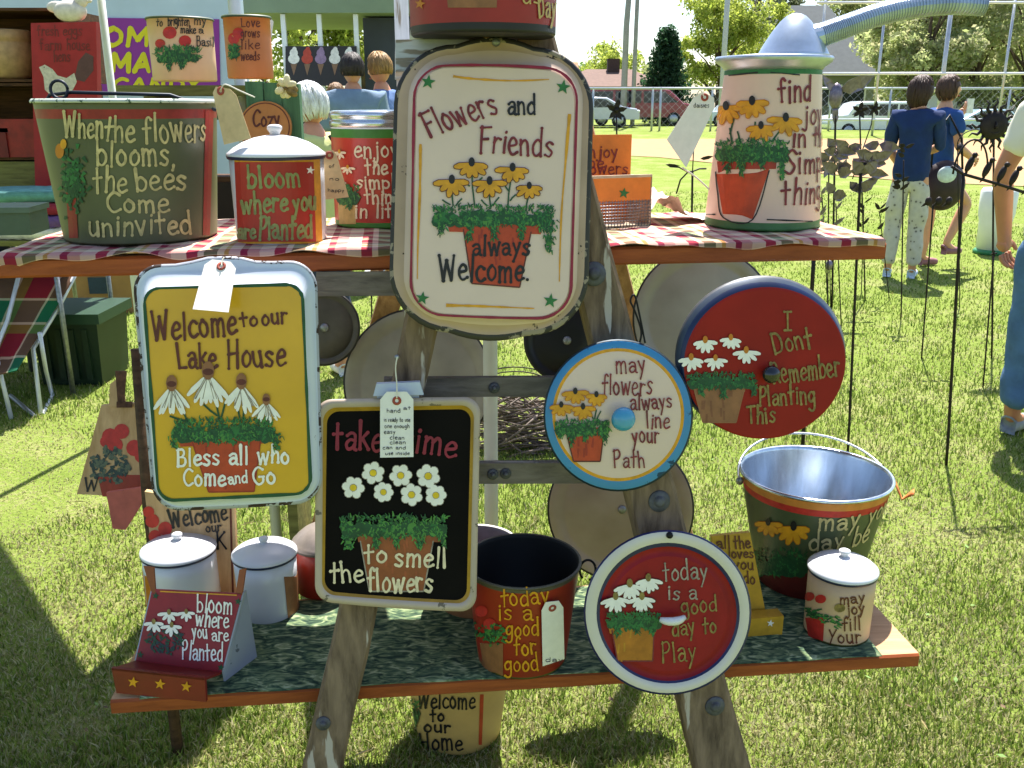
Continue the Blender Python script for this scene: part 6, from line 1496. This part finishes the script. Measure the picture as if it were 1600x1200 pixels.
P = Paint(S, .002)
for x, hx in ((459, 'd8d2cc'), (480, 'a83a2a'), (501, '8a7090'), (523, 'd2ccc8'), (545, 'd8d4d0')):
    m = M('ice ' + hx, hx, .6); P.face([(x - 5, 100), (x + 5, 100), (x, 118)], M('cone tan', '7a5a44', .6), 2); P.disc(x, 92, 9, m, 3, 14, 8); P.disc(x, 83, 6.5, m, 4, 12, 7); P.disc(x + 1, 77, 3.5, m, 5, 10, 4)
P.build('cone_pictures', MEN)

# ================================================================ field: fence, backstop, cars, houses, light poles
GALF = M('galvanised fence pipe', 'b4bac0', .4, .6, .06, 10)
yf = 40.0; zf = tz(0, yf); t = thing('chainlink_fence', 'grey chain link fence along the far edge of the field', 'fence', (10, yf, zf)); topz = Y(1000, 138, yf).z
xs = [-4 + 2.45 * k for k in range(15)]; mb = MB()
for z in (topz,): mb.tube([(xs[0], yf, z), (xs[-1], yf, z)], .045, 8)
mb.build('top_rail', GALF, t)
for x in xs + [xs[4] + .33]: MB().tube([(x, yf + .02, zf - .1), (x, yf + .02, topz + .05)], .045, 8).build('post', GALF, t)
mb = MB(); L_ = xs[-1] - xs[0]; hh = topz - zf
n_ = 110
for k in range(n_):
    x = xs[0] + L_ * k / n_
    for sg_ in (-1, 1):
        x1 = x + sg_ * hh
        a, b_ = Vector((x, yf - .01 * sg_, zf)), Vector((min(max(x1, xs[0]), xs[-1]), yf - .01 * sg_, zf + hh * (abs(min(max(x1, xs[0]), xs[-1]) - x) / hh)))
        mb.tube([a, b_], .0028, 3, smooth=False)
mb.build('wire_mesh', GALF, t)
yb = 36.0; t = thing('backstop', 'tall baseball backstop of white pipes behind the two women', 'fence', (15, yb, tz(0, yb)))
zt = [Y(1400, y, yb).z for y in (4, 115, 187)]
xa, xb = Y(1268, 100, yb).x, Y(1720, 100, yb).x
for z in zt: MB().tube([(xa, yb, z), (xb, yb, z)], .05 if z > 2 else .04, 8).build('rail', M('white pipe', 'd5dadc', .4, .2, .04, 8), t)
for px in (1284, 1378, 1480, 1577, 1680): x = Y(px, 80, yb).x; MB().tube([(x, yb + .1, tz(0, yb) - .1), (x, yb + .1, zt[0] + .3)], .085 if px == 1480 else .05, 8).build('post', GALF, t)
for px, lab in ((975, 'left tall grey light pole beyond the fence'), (990, 'right tall grey light pole beyond the fence')):
    q = Y(px, 135, 46); o = MB().tube([(q.x, 46, tz(0, 46) - .2), (q.x + .02, 46, 5), (q.x + (.4 if px < 980 else .1), 46, 12)], [.16 if px < 980 else .11, .14 if px < 980 else .1, .09], 10).build('light_pole', M('weathered pole', '8a8a86', .7, 0, .1, 4), None, origin=(q.x, 46, tz(0, 46))); tag(o, lab, 'pole', 'light poles beyond the fence')
q = Y(1133, 60, 44); o = MB().tube([(q.x, 44, tz(0, 44) - .2), (q.x, 44, 9)], .12, 10).build('light_pole', M('pale pole', 'b0b4b8', .6), None, origin=(q.x, 44, tz(0, 44))); tag(o, 'pale tall pole rising behind the gas can cap', 'pole', 'light poles beyond the fence')

def car(label, px0, px1, pyb, pyt, y, col, kind='sedan', flip=False, cat='car', yaw=0.0):
    a, b_ = Y(px0, pyb, y), Y(px1, pyt, y); L_ = b_.x - a.x; H_ = b_.z - a.z; t = thing('parked_car', label, cat, ((a.x + b_.x) / 2, y + .9, a.z))
    prof = {'sedan': [(0, .28), (.01, .52), (.08, .60), (.26, .64), (.38, .97), (.50, 1.0), (.68, .98), (.84, .68), (.97, .62), (1, .45), (1, .26)],
            'van': [(0, .22), (.0, .60), (.03, .93), (.08, 1.0), (.70, 1.0), (.76, .96), (.88, .62), (.98, .55), (1, .40), (1, .22)],
            'suv': [(0, .24), (.0, .58), (.04, .92), (.10, 1.0), (.66, 1.0), (.74, .94), (.82, .66), (.97, .60), (1, .42), (1, .24)]}[kind]
    Wd = 1.75; mb = MB(); rings = []
    fx = (lambda u: 1 - u) if flip else (lambda u: u)
    for s_, ins in ((0, .10), (.03, .02), (.10, 0), (.90, 0), (.97, .02), (1, .10)):
        rings.append([Vector((a.x + L_ * (.5 + (fx(u) - .5) * (1 - ins * .15)), y + Wd * s_, a.z + H_ * (v_ - (ins * .5 if v_ > .6 else 0)))) for u, v_ in prof])
    mb.loops(rings, [0] * 5, True, cap_first=0, cap_last=0); mb.build('body', M('car paint ' + col, col, .25, .1, .02, 3, coat=.8), t)
    GLS = M('car glass', '1f2a30', .08, 0, .02, 3, spec=.8)
    wins = {'sedan': [((.30, .66), (.385, .93), (.50, .955), (.50, .66)), ((.52, .66), (.52, .955), (.66, .93), (.79, .67))], 'van': [((.05, .62), (.06, .92), (.28, .94), (.28, .62)), ((.30, .62), (.30, .94), (.52, .94), (.52, .62)), ((.54, .62), (.54, .94), (.71, .93), (.84, .63))], 'suv': [((.05, .62), (.08, .92), (.26, .93), (.26, .62)), ((.28, .62), (.28, .93), (.48, .93), (.48, .62)), ((.50, .62), (.50, .93), (.67, .92), (.78, .64))]}[kind]
    for wq in wins:
        pts = [Vector((a.x + L_ * fx(u), y - .006, a.z + H_ * v_ - H_ * .012)) for u, v_ in wq]
        MB().slab(pts, (0, .05, 0)).build('window', GLS, t)
    for u in (.19, .80):
        R = Matrix.Rotation(math.pi / 2, 3, 'X'); wc = Vector((a.x + L_ * fx(u), y + .09, a.z + .31)); wh = MB().lathe([(.30, -.1), (.32, -.06), (.32, .08), (.29, .10), (.20, .10)], wc, 26, R).build('wheel', M('tyre', '1c1c1e', .8), t)
        MB().lathe([(.20, .098), (.19, .105), (.06, .11), (.001, .112)], wc, 20, R, cap=False).build('rim', M('alloy', '9aa0a6', .3, .8), wh)
    for u in (.985,): MB().ball((a.x + L_ * fx(u), y + .12, a.z + H_ * .52), (.09, .14, .07), 12, 8).build('headlight', M('lamp glass', 'd8dde0', .1), t)
    MB().ball((a.x + L_ * fx(.012), y + .12, a.z + H_ * .54), (.05, .14, .09), 12, 8).build('tail_light', M('red lamp', '8e1414', .2), t)
    return t
car('silver sedan parked beyond the fence beside the big cream tray', 838, 1001, 199, 151, 43.5, 'b9bec6')
car('dark red van parked behind the silver sedan', 905, 1092, 196, 138, 46.5, '7d2c38', 'van', cat='van')
car('white and blue car parked right of the dark red van', 1096, 1240, 198, 160, 46, 'b8c8d8', 'suv', True)
car('white sport utility car parked behind the backstop', 1296, 1444, 216, 158, 41, 'd6dee2', 'suv', True, 'suv')
car('light blue sedan parked behind the iron sun', 1478, 1640, 218, 170, 41, 'a9c4d4', 'sedan', True)
car('dark car parked behind the light blue sedan', 1494, 1600, 196, 170, 48, '33404a', 'suv')
def house(label, px0, px1, y, pe, pr, wall, roof, dep=9, hip=True):
    a, b_ = Y(px0, pe, y), Y(px1, pr, y); z0 = tz(0, y) - .3; t = thing('house', label, 'house', ((a.x + b_.x) / 2, y + dep / 2, z0)); ze, zr = a.z, b_.z; xa, xb = a.x, b_.x; ov = .5
    MB().box(((xa + xb) / 2, y + dep / 2, (z0 + ze) / 2), (xb - xa - 2 * ov, dep - 2 * ov, ze - z0)).build('wall', wall, t); mb = MB(); hx = (xb - xa) * (.32 if hip else .0)
    R = [Vector((xa, y, ze)), Vector((xb, y, ze)), Vector((xb, y + dep, ze)), Vector((xa, y + dep, ze)), Vector((xa + hx, y + dep / 2, zr)), Vector((xb - hx, y + dep / 2, zr))]
    mb.add(R, [(0, 1, 5, 4), (1, 2, 5), (2, 3, 4, 5), (3, 0, 4), (3, 2, 1, 0)]); rf = mb.build('roof', roof, t)
    for f in (.2, .45, .75):
        x = xa + (xb - xa) * f; w_ = MB().box((x, y + ov - .02, (z0 + ze) / 2 + .3), (1.3, .06, 1.1)).build('window', M('house glass', '2a3036', .15), t)
        for dx in (-.7, .7): MB().box((x + dx, y + ov - .03, (z0 + ze) / 2 + .3), (.1, .08, 1.25)).build('frame', M('white trim', 'd8d8d4', .6), w_)
    return t, rf, (xa, xb, ze, zr)
ROOF = M('brown shingles', '6f574c', .9, 0, .1, 4); WALLB = M('tan siding', 'a39888', .8, 0, .05, 3)
t, rf, q = house('low house with brown hipped roof and chimney beyond the fence', 860, 1062, 62, 135, 104, WALLB, ROOF)
c = Y(958, 108, 66); MB().box((c.x, 66, q[3] - .1), (.8, .7, 1.5)).build('chimney', M('dark brick', '4a3a36', .9, 0, .15, 8), rf)
house('dark grey roofed house between the gas can and the backstop trees', 1200, 1400, 56, 118, -6, M('grey green siding', '7c8070', .8, 0, .06, 3), M('dark grey shingles', '565b5c', .9, 0, .08, 4), 10)
house('pale house seen low between the trees at the right', 1470, 1700, 78, 140, 96, M('white siding', 'cfd2d0', .7, 0, .04, 3), ROOF)

# ================================================================ trees
def tree(label, x, y, h, r, cols, n=5200, leaf=.28, name='tree', conifer=False, trunk=.18, sparse=.5, crown0=.22, grp=None, seed=1):
    rg = np.random.default_rng(seed); z0 = tz(0, y) - .1; t = thing(name, label, 'tree', (x, y, z0), grp); rd = random.Random(seed); mb = MB()
    bark = wood('bark', '6a5a4a', '3a3028', (12, 12, 3), .9, .6)
    mb.tube([(x, y, z0), (x + .02 * h, y, z0 + h * .35), (x - .01 * h, y, z0 + h * .7), (x, y, z0 + h * .95)], [trunk, trunk * .8, trunk * .45, .03], 10)
    cl = []
    if conifer:
        for k in range(90):
            f = rd.random() ** .8; z = h * (.08 + .9 * f); rr_ = r * (1 - f) * rd.uniform(.55, 1) + .1; a = rd.uniform(0, 6.283); cl.append((x + rr_ * math.cos(a), y + rr_ * math.sin(a), z0 + z, .35 + .5 * (1 - f)))
    else:
        for k in range(16):
            a = rd.uniform(0, 6.283); z1 = h * rd.uniform(crown0 + .1, .95); e = math.sin(math.pi * min(max((z1 / h - crown0) / (1.02 - crown0), 0), 1)) ** .6; rr_ = r * e * rd.uniform(.55, 1.0)
            p1 = Vector((x + rr_ * math.cos(a), y + rr_ * math.sin(a), z0 + z1)); zb = z1 * rd.uniform(.35, .7); mb.tube([(x, y, z0 + zb), ((x + p1.x) / 2, (y + p1.y) / 2, z0 + zb * .4 + z1 * .6), p1], [trunk * .4, trunk * .22, .015], 6)
            for q in range(6): cl.append((p1.x + rd.gauss(0, r * .2), p1.y + rd.gauss(0, r * .2), p1.z + rd.gauss(0, r * .17), r * rd.uniform(.12, .26)))
    mb.build('trunk', bark, t)
    cl = np.array(cl); idx = rg.integers(0, len(cl), n); d = rg.normal(size=(n, 3)); d /= np.linalg.norm(d, axis=1, keepdims=True); ctr = cl[idx, :3] + d * (cl[idx, 3:4] * rg.random((n, 1)) ** .4 * 1.15)
    u = rg.normal(size=(n, 3)); u /= np.linalg.norm(u, axis=1, keepdims=True); v_ = np.cross(u, rg.normal(size=(n, 3))); v_ /= np.linalg.norm(v_, axis=1, keepdims=True); s_ = leaf * (.5 + rg.random((n, 1)))
    V = np.stack([ctr - u * s_, ctr - v_ * s_ * .5, ctr + u * s_, ctr + v_ * s_ * .5], 1) - np.array([x, y, z0])
    me = bpy.data.meshes.new('crown'); me.vertices.add(n * 4); me.vertices.foreach_set('co', V.reshape(-1)); me.loops.add(n * 4); me.loops.foreach_set('vertex_index', np.arange(n * 4, dtype=np.int32)); me.polygons.add(n); me.polygons.foreach_set('loop_start', np.arange(n, dtype=np.int32) * 4); me.update(calc_edges=True)
    cs = np.array([lin(c) for c in cols]); cc = cs[(idx * 7 + rg.integers(0, 2, n)) % len(cols)] * (.8 + .4 * rg.random((n, 1))); ca = me.color_attributes.new('Col', 'FLOAT_COLOR', 'POINT'); full = np.ones((n * 4, 4)); full[:, :3] = np.repeat(cc, 4, 0); ca.data.foreach_set('color', full.reshape(-1))
    me.materials.append(attr_mat('tree leaves', .6, .55)); o = bpy.data.objects.new('crown', me); COL.objects.link(o); o.parent = t
    return t
SPR = ['a3b04a', 'b8c060', '8a9a3e', 'aeb65a']; SP2 = ['abb57a', 'bcc18a', '98a268', 'b5b388']; DRK = ['2e4a30', '3a5a3a', '24402a']
GT_ = 'leafy trees beyond the field'
q = Y(1040, 130, 50); tree('dark pointed evergreen beyond the house roof', q.x, 50, 4.7, 1.0, DRK, 9000, .10, 'pine_tree', True, seed=3)
q = Y(1122, 130, 54); tree('bright yellow green round tree right of the evergreen', q.x, 54, 6.4, 2.3, SPR, 15000, .10, 'leafy_tree', seed=4, grp=GT_)
q = Y(1172, 130, 60); tree('yellow green tree behind the gas can', q.x, 60, 7.5, 2.2, SPR, 13000, .11, 'leafy_tree', seed=5, grp=GT_)
q = Y(930, 130, 90); tree('low far yellow green tree left of the light poles', q.x, 90, 6.0, 3.6, SPR, 9000, .16, 'leafy_tree', seed=6, grp=GT_, crown0=.05)
q = Y(985, 130, 96); tree('low far green tree behind the light poles', q.x, 96, 5.6, 3.0, SP2, 8000, .16, 'leafy_tree', seed=7, grp=GT_, crown0=.05)
q = Y(880, 130, 98); tree('small far tree beside the big cream tray edge', q.x, 98, 5.0, 3.0, ['4f7a3c', '6a8a44'], 8000, .16, 'leafy_tree', seed=17, grp=GT_, crown0=.05)
for px, y, h, r, lab, sd_ in ((1428, 52, 8.5, 2.5, 'olive tree behind the flexible spout', 8), (1445, 47, 6.5, 2.2, 'slim olive tree above the two women', 9), (1520, 50, 9.5, 3.4, 'olive tree with dark trunk right of the women', 10), (1600, 48, 8.5, 3.0, 'olive tree at the right edge', 11), (1480, 80, 13, 5, 'tall far tree behind the backstop', 13), (1330, 74, 12, 4.2, 'tall far tree above the grey roof', 31), (1390, 90, 13, 5, 'far tree in the gap right of the grey roof', 32), (1570, 76, 12, 4.5, 'far tree at the upper right', 33), (1180, 86, 13, 4.2, 'tall sparse grey green tree top above the gas can', 14), (1660, 60, 10, 4, 'tree beyond the right edge', 15)):
    q = Y(px, 130, y); tree(lab, q.x, y, h, r, SP2 if sd_ != 14 else ['8a9070', 'a0a488', '6f7860'], 15000, .11 if y < 60 else .17, 'leafy_tree', seed=sd_, grp=GT_, crown0=.12)
for px, y, h, r, lab, sd_ in ((470, 24, 5.5, 2.2, 'yellow green tree behind the snack stand', 21), (560, 26, 5.5, 2.0, 'green tree right behind the snack stand posts', 22)):
    q = Y(px, 130, y); tree(lab, q.x, y, h, r, SPR, 12000, .07, 'leafy_tree', seed=sd_, grp=GT_, crown0=.1)

# ================================================================ iron yard art stuck in the lawn
IRON = M('dark rusty iron', '2b2422', .55, .5, .25, 30); PEW = M('greyish purple metal', '7a707c', .4, .7, .25, 30); IG = 'metal garden stakes in the lawn'
def stake(label, base, top, r=.005, bend=0.0):
    b_ = Vector(base); p = Vector(top); t = thing('garden_stake', label, 'garden stake', b_, IG)
    mb = MB(); n_ = 10; mb.tube([b_.lerp(p, k / n_) + Vector((bend * math.sin(math.pi * k / n_), 0, -.02 if k == 0 else 0)) for k in range(n_ + 1)], r, 8); mb.build('rod', IRON, t); return t, p
def leaf(mb, c, d, l, wd, mi=0):
    d = Vector(d).normalized(); s_ = d.cross(Vector((0, 1, .3))).normalized(); n_ = d.cross(s_) * .2
    ps = [(0, 0, 0), (.25, .42, 1), (.6, .45, 1), (1, 0, 0), (.6, -.45, 1), (.25, -.42, 1)]
    V = [c + d * l * u + s_ * wd * v_ + n_ * wd * w_ for u, v_, w_ in ps]; mid = c + d * l * .5
    V2 = [p + Vector((0, .003, 0)) for p in V]
    mb.add(V + V2, [(0, 1, 2, 3, 4, 5), (11, 10, 9, 8, 7, 6)] + [(i, (i + 1) % 6, 6 + (i + 1) % 6, 6 + i) for i in range(6)], mi)
def flower(t, c, r, m, n_=6, name='flower', ny=-1.0):
    mb = MB()
    for k in range(n_):
        a = 2 * math.pi * k / n_ + .2; leaf(mb, c, (math.cos(a), ny * .25, math.sin(a)), r, r * .5)
    mb.ball(c + Vector((0, -.008, 0)), r * .24, 10, 8); mb.build(name, m, t, weld=False)
def stake_px(label, pxb, pyb, pxt, pyt, r=.005, dy=0.0, bend=0):
    b_ = G(pxb, pyb); return stake(label, b_, Y(pxt, pyt, b_.y + dy), r, bend)
t, p = stake_px('rod with dark iron five petal flower beside the big cream tray', 968, 470, 963, 172, .006); flower(t, p, .085, IRON, 5)
t, p = stake_px('tall rod with pewter butterflies right of the gas can', 1325, 706, 1345, 262, .006); mb = MB()
for k in range(17):
    c = p + Vector((random.uniform(-.14, .07), random.uniform(-.05, .05), random.uniform(-.12, .12)))
    for s_ in (-1, 1): leaf(mb, c, (s_ * random.uniform(.6, 1), -.3, random.uniform(-.5, .9)), random.uniform(.05, .09), random.uniform(.035, .06))
    if k == 0: mb.tube([c, p - Vector((0, 0, .1))], .003, 6)
mb.build('butterflies', PEW, t, weld=False)
t, p = stake_px('thick dark rod rising behind the galvanised bucket', 1254, 700, 1272, 395, .009); flower(t, p, .03, IRON, 4)
t, p = stake_px('rod with two dark iron flowers behind the pewter butterflies', 1352, 470, 1343, 172, .006)
flower(t, p, .07, IRON, 5); mb = MB(); mb.tube([p - Vector((0, 0, .5)), p + Vector((.10, 0, -.1)), p + Vector((.10, 0, .0))], .004, 6); mb.build('side_rod', IRON, t); flower(t, p + Vector((.11, 0, .01)), .06, IRON, 5)
t, p = stake_px('rod with grey metal bird figure beside the gas can', 1300, 480, 1306, 150, .008); mb = MB(); mb.ball(p, (.05, .04, .09), 12, 8); leaf(mb, p + Vector((0, 0, .02)), (-.7, 0, .8), .17, .06); leaf(mb, p + Vector((.02, 0, .04)), (1, 0, .4), .26, .12); leaf(mb, p + Vector((.0, 0, -.06)), (.1, 0, -1), .15, .05); mb.build('bird', PEW, t, weld=False)
t, p = stake_px('rod with pale pewter blossoms close to the gas can', 1293, 500, 1295, 262, .005); flower(t, p + Vector((-.01, 0, 0)), .075, PEW, 6); flower(t, p + Vector((.10, .02, .005)), .06, PEW, 6)
for pxb, pyb, pxt, pyt, lab in ((1296, 520, 1284, 300, 'leafy twig rod nearest the gas can'), (1315, 520, 1306, 318, 'second leafy twig rod beside the gas can'), (1346, 455, 1350, 320, 'thin twig rod under the pewter butterflies'), (1390, 470, 1374, 330, 'thin twig rod left of the blue shirted woman')):
    t, p = stake_px(lab, pxb, pyb, pxt, pyt, .004); mb = MB()
    for k in range(9):
        z = random.uniform(-.28, .02); s_ = random.choice((-1, 1)); leaf(mb, p + Vector((0, 0, z)), (s_ * random.uniform(.3, .9), -.2, random.uniform(.3, 1)), random.uniform(.05, .09), random.uniform(.015, .03))
    mb.build('leaves', IRON if pxb > 1330 else PEW, t, weld=False)
t, p = stake_px('tall thick rod with a branch of small iron birds at the right', 1479, 727, 1505, 272, .0065); mb = MB()
br = [p + Vector((-.05, 0, .03)), p, p + Vector((.13, 0, -.035)), p + Vector((.30, 0, -.085))]; mb.tube(br, .006, 8); mb.build('branch', IRON, t); mb = MB()
for u in (.02, .09, .15, .2, .26):
    c = p + Vector((u, 0, -.28 * u + .012)); mb.ball(c + Vector((0, 0, .032)), (.013, .012, .034), 10, 8, 0, Matrix.Rotation(.35, 3, 'Y')); mb.ball(c + Vector((.014, -.004, .066)), .011, 8, 6); leaf(mb, c + Vector((-.004, 0, .01)), (-.5, 0, -.9), .035, .012); leaf(mb, c + Vector((.022, 0, .066)), (1, 0, -.1), .012, .004)
mb.build('birds', IRON, t, weld=False)
mb = MB(); mb.tube([p + Vector((.02, 0, 0)) + Vector((.11 * (1 - math.cos(a)) * .6 - .06, 0, .13 * math.sin(a))) for a in np.linspace(0, 2.9, 16)], .004, 6); mb.build('hook', IRON, t)
t, p = stake_px('thin rod with a small square foot near the person at the right', 1536, 605, 1553, 396, .0045); b_ = t.location; mb = MB(); mb.tube([b_ + Vector((0, 0, .02)), b_ + Vector((.045, 0, .02)), b_ + Vector((.045, 0, .07)), b_ + Vector((0, 0, .07))], .002, 6); mb.build('foot', IRON, t); flower(t, p, .02, IRON, 4)
t, p = stake_px('thin rod with dark iron birds before the red shorts', 1440, 560, 1458, 320, .005); mb = MB()
for u in (-.03, .03, .09): mb.ball(p + Vector((u, 0, .02)), (.02, .014, .026), 10, 8); leaf(mb, p + Vector((u, 0, .02)), (-.6, 0, -.5), .05, .018)
mb.build('birds', IRON, t, weld=False)
t, p = stake_px('thin rod with dark twig ornament before the blue shirt', 1408, 500, 1412, 250, .005); mb = MB()
for k in range(10): leaf(mb, p + Vector((0, 0, random.uniform(-.2, .1))), (random.choice((-1, 1)), -.2, random.uniform(.1, 1)), random.uniform(.05, .09), .03)
mb.build('leaves', IRON, t, weld=False)
t, p = stake_px('rod with scrolled iron hooks between the tag and the gas can', 1079, 480, 1082, 268, .008); mb = MB()
mb.tube([p + Vector((-.11, 0, -.16)), p + Vector((-.085, 0, -.06)), p + Vector((-.03, 0, .0)), p, p + Vector((.05, 0, .02)), p + Vector((.1, 0, .02))], .006, 8); mb.tube([p + Vector((0, 0, -.02)), p + Vector((-.10, 0, .03)), p + Vector((-.17, 0, .035))], .005, 8); leaf(mb, p + Vector((-.2, 0, .05)), (1, 0, -.1), .11, .025); leaf(mb, p + Vector((.05, 0, .09)), (1, 0, .2), .10, .03); mb.tube([p, p + Vector((0, 0, .2))], .004, 6); mb.build('scroll', IRON, t, weld=False)
t, p = stake_px('rod with a hanging iron pine cone under the upper shelf', 1298, 480, 1296, 395, .004); mb = MB(); mb.ball(p - Vector((0, .02, .09)), (.026, .026, .04), 12, 8); mb.tube([p, p - Vector((0, .02, .05))], .002, 6); mb.build('pine_cone', PEW, t, weld=False)
for k, (pxb, pyb, pxt, pyt) in enumerate(((581, 500, 580, 460), (597, 500, 597, 460))): t, p = stake_px('thin plain rod seen between the small dark lid and the cream tray', pxb, pyb, pxt, pyt, .005); flower(t, p, .03, IRON, 4)
# sun face
t, p = stake_px('dark iron sun face with wavy rays at the right', 1550, 560, 1553, 196, .006); mb = MB(); R = Matrix.Rotation(math.pi / 2, 3, 'X'); mb.lathe([(.001, .022), (.05, .02), (.075, .01), (.08, 0), (.075, -.006), (.001, -.006)], p, 28, R)
for k in range(16):
    a = 2 * math.pi * k / 16; d = Vector((math.cos(a), 0, math.sin(a))); s_ = Vector((-d.z, 0, d.x)); mb.tube([p + d * .07, p + d * .10 + s_ * .012, p + d * .125 - s_ * .006, p + d * .15 + s_ * .006], [.011, .009, .006, .002], 6)
mb.tube([p + Vector((0, -.02, .02)), p + Vector((0, -.034, -.01)), p + Vector((0, -.02, -.015))], .007, 6)
for sx in (-1, 1): mb.ball(p + Vector((sx * .028, -.016, .022)), (.012, .006, .006), 8, 6)
mb.tube([p + Vector((-.03, -.016, -.034)), p + Vector((0, -.02, -.045)), p + Vector((.03, -.016, -.034))], .005, 6); mb.build('sun_face', IRON, t, weld=False)
t, p = stake_px('rod with a round iron hoop and small bell left of the sun face', 1500, 480, 1496, 225, .004); mb = MB(); mb.tube([p + Vector((.0, 0, 0)) + Vector((.12 * (1 - math.cos(a)), 0, .10 * math.sin(a))) for a in np.linspace(0, 3.1, 18)], .004, 6); mb.lathe([(.004, .05), (.02, .02), (.026, 0), (.02, .002)], p + Vector((.02, 0, -.04)), 14); mb.build('hoop', IRON, t, weld=False)
# white bin
q = G(1548, 396); t = thing('waste_bin', 'white bin with green base behind the person at the right edge', 'bin', q); k = depth(q) / FOC; r = 26 * k; hh = 100 * k
MB().lathe([(r * .86, .02), (r * .9, hh * .5), (r * 1.0, hh * .62), (r * 1.02, hh * .95), (r * .9, hh), (.001, hh * 1.01)], q, 32).build('body', M('white bin plastic', 'e2e4e4', .4, 0, .03, 6), t); MB().lathe([(r * 1.0, 0), (r * 1.02, .03), (r * .9, .05)], q, 32).build('base_ring', M('green bin base', '2f7a4a', .5), t)
# bundle of twigs
q = G(812, 712); t = thing('twig_bundle', 'heap of purple brown vine twigs on the grass behind the ladder', 'twigs', q); mb = MB(); rd = random.Random(5)
for k in range(170):
    c = q + Vector((rd.gauss(.02, .11), rd.gauss(.1, .06), rd.uniform(.01, .26))); a = rd.uniform(-.4, .4); l = rd.uniform(.06, .13)
    mb.tube([c + Vector((-l, 0, -l * a + rd.gauss(0, .02))), c + Vector((0, rd.gauss(0, .03), rd.gauss(0, .015))), c + Vector((l, 0, l * a + rd.gauss(0, .02)))], rd.uniform(.003, .006), 5)
mb.build('twigs', M('vine twig', '6e6056', .7, 0, .4, 30), t, weld=False)
mb = MB()
for k in range(3):
    c = q + Vector((-.02, .02, .30)); mb.tube([c + Vector((.14 * math.cos(a), .03, .05 * math.sin(a) + .02 * k)) for a in np.linspace(0, 6.2, 20)], .003, 5)
mb.build('loops', IRON, t, weld=False)
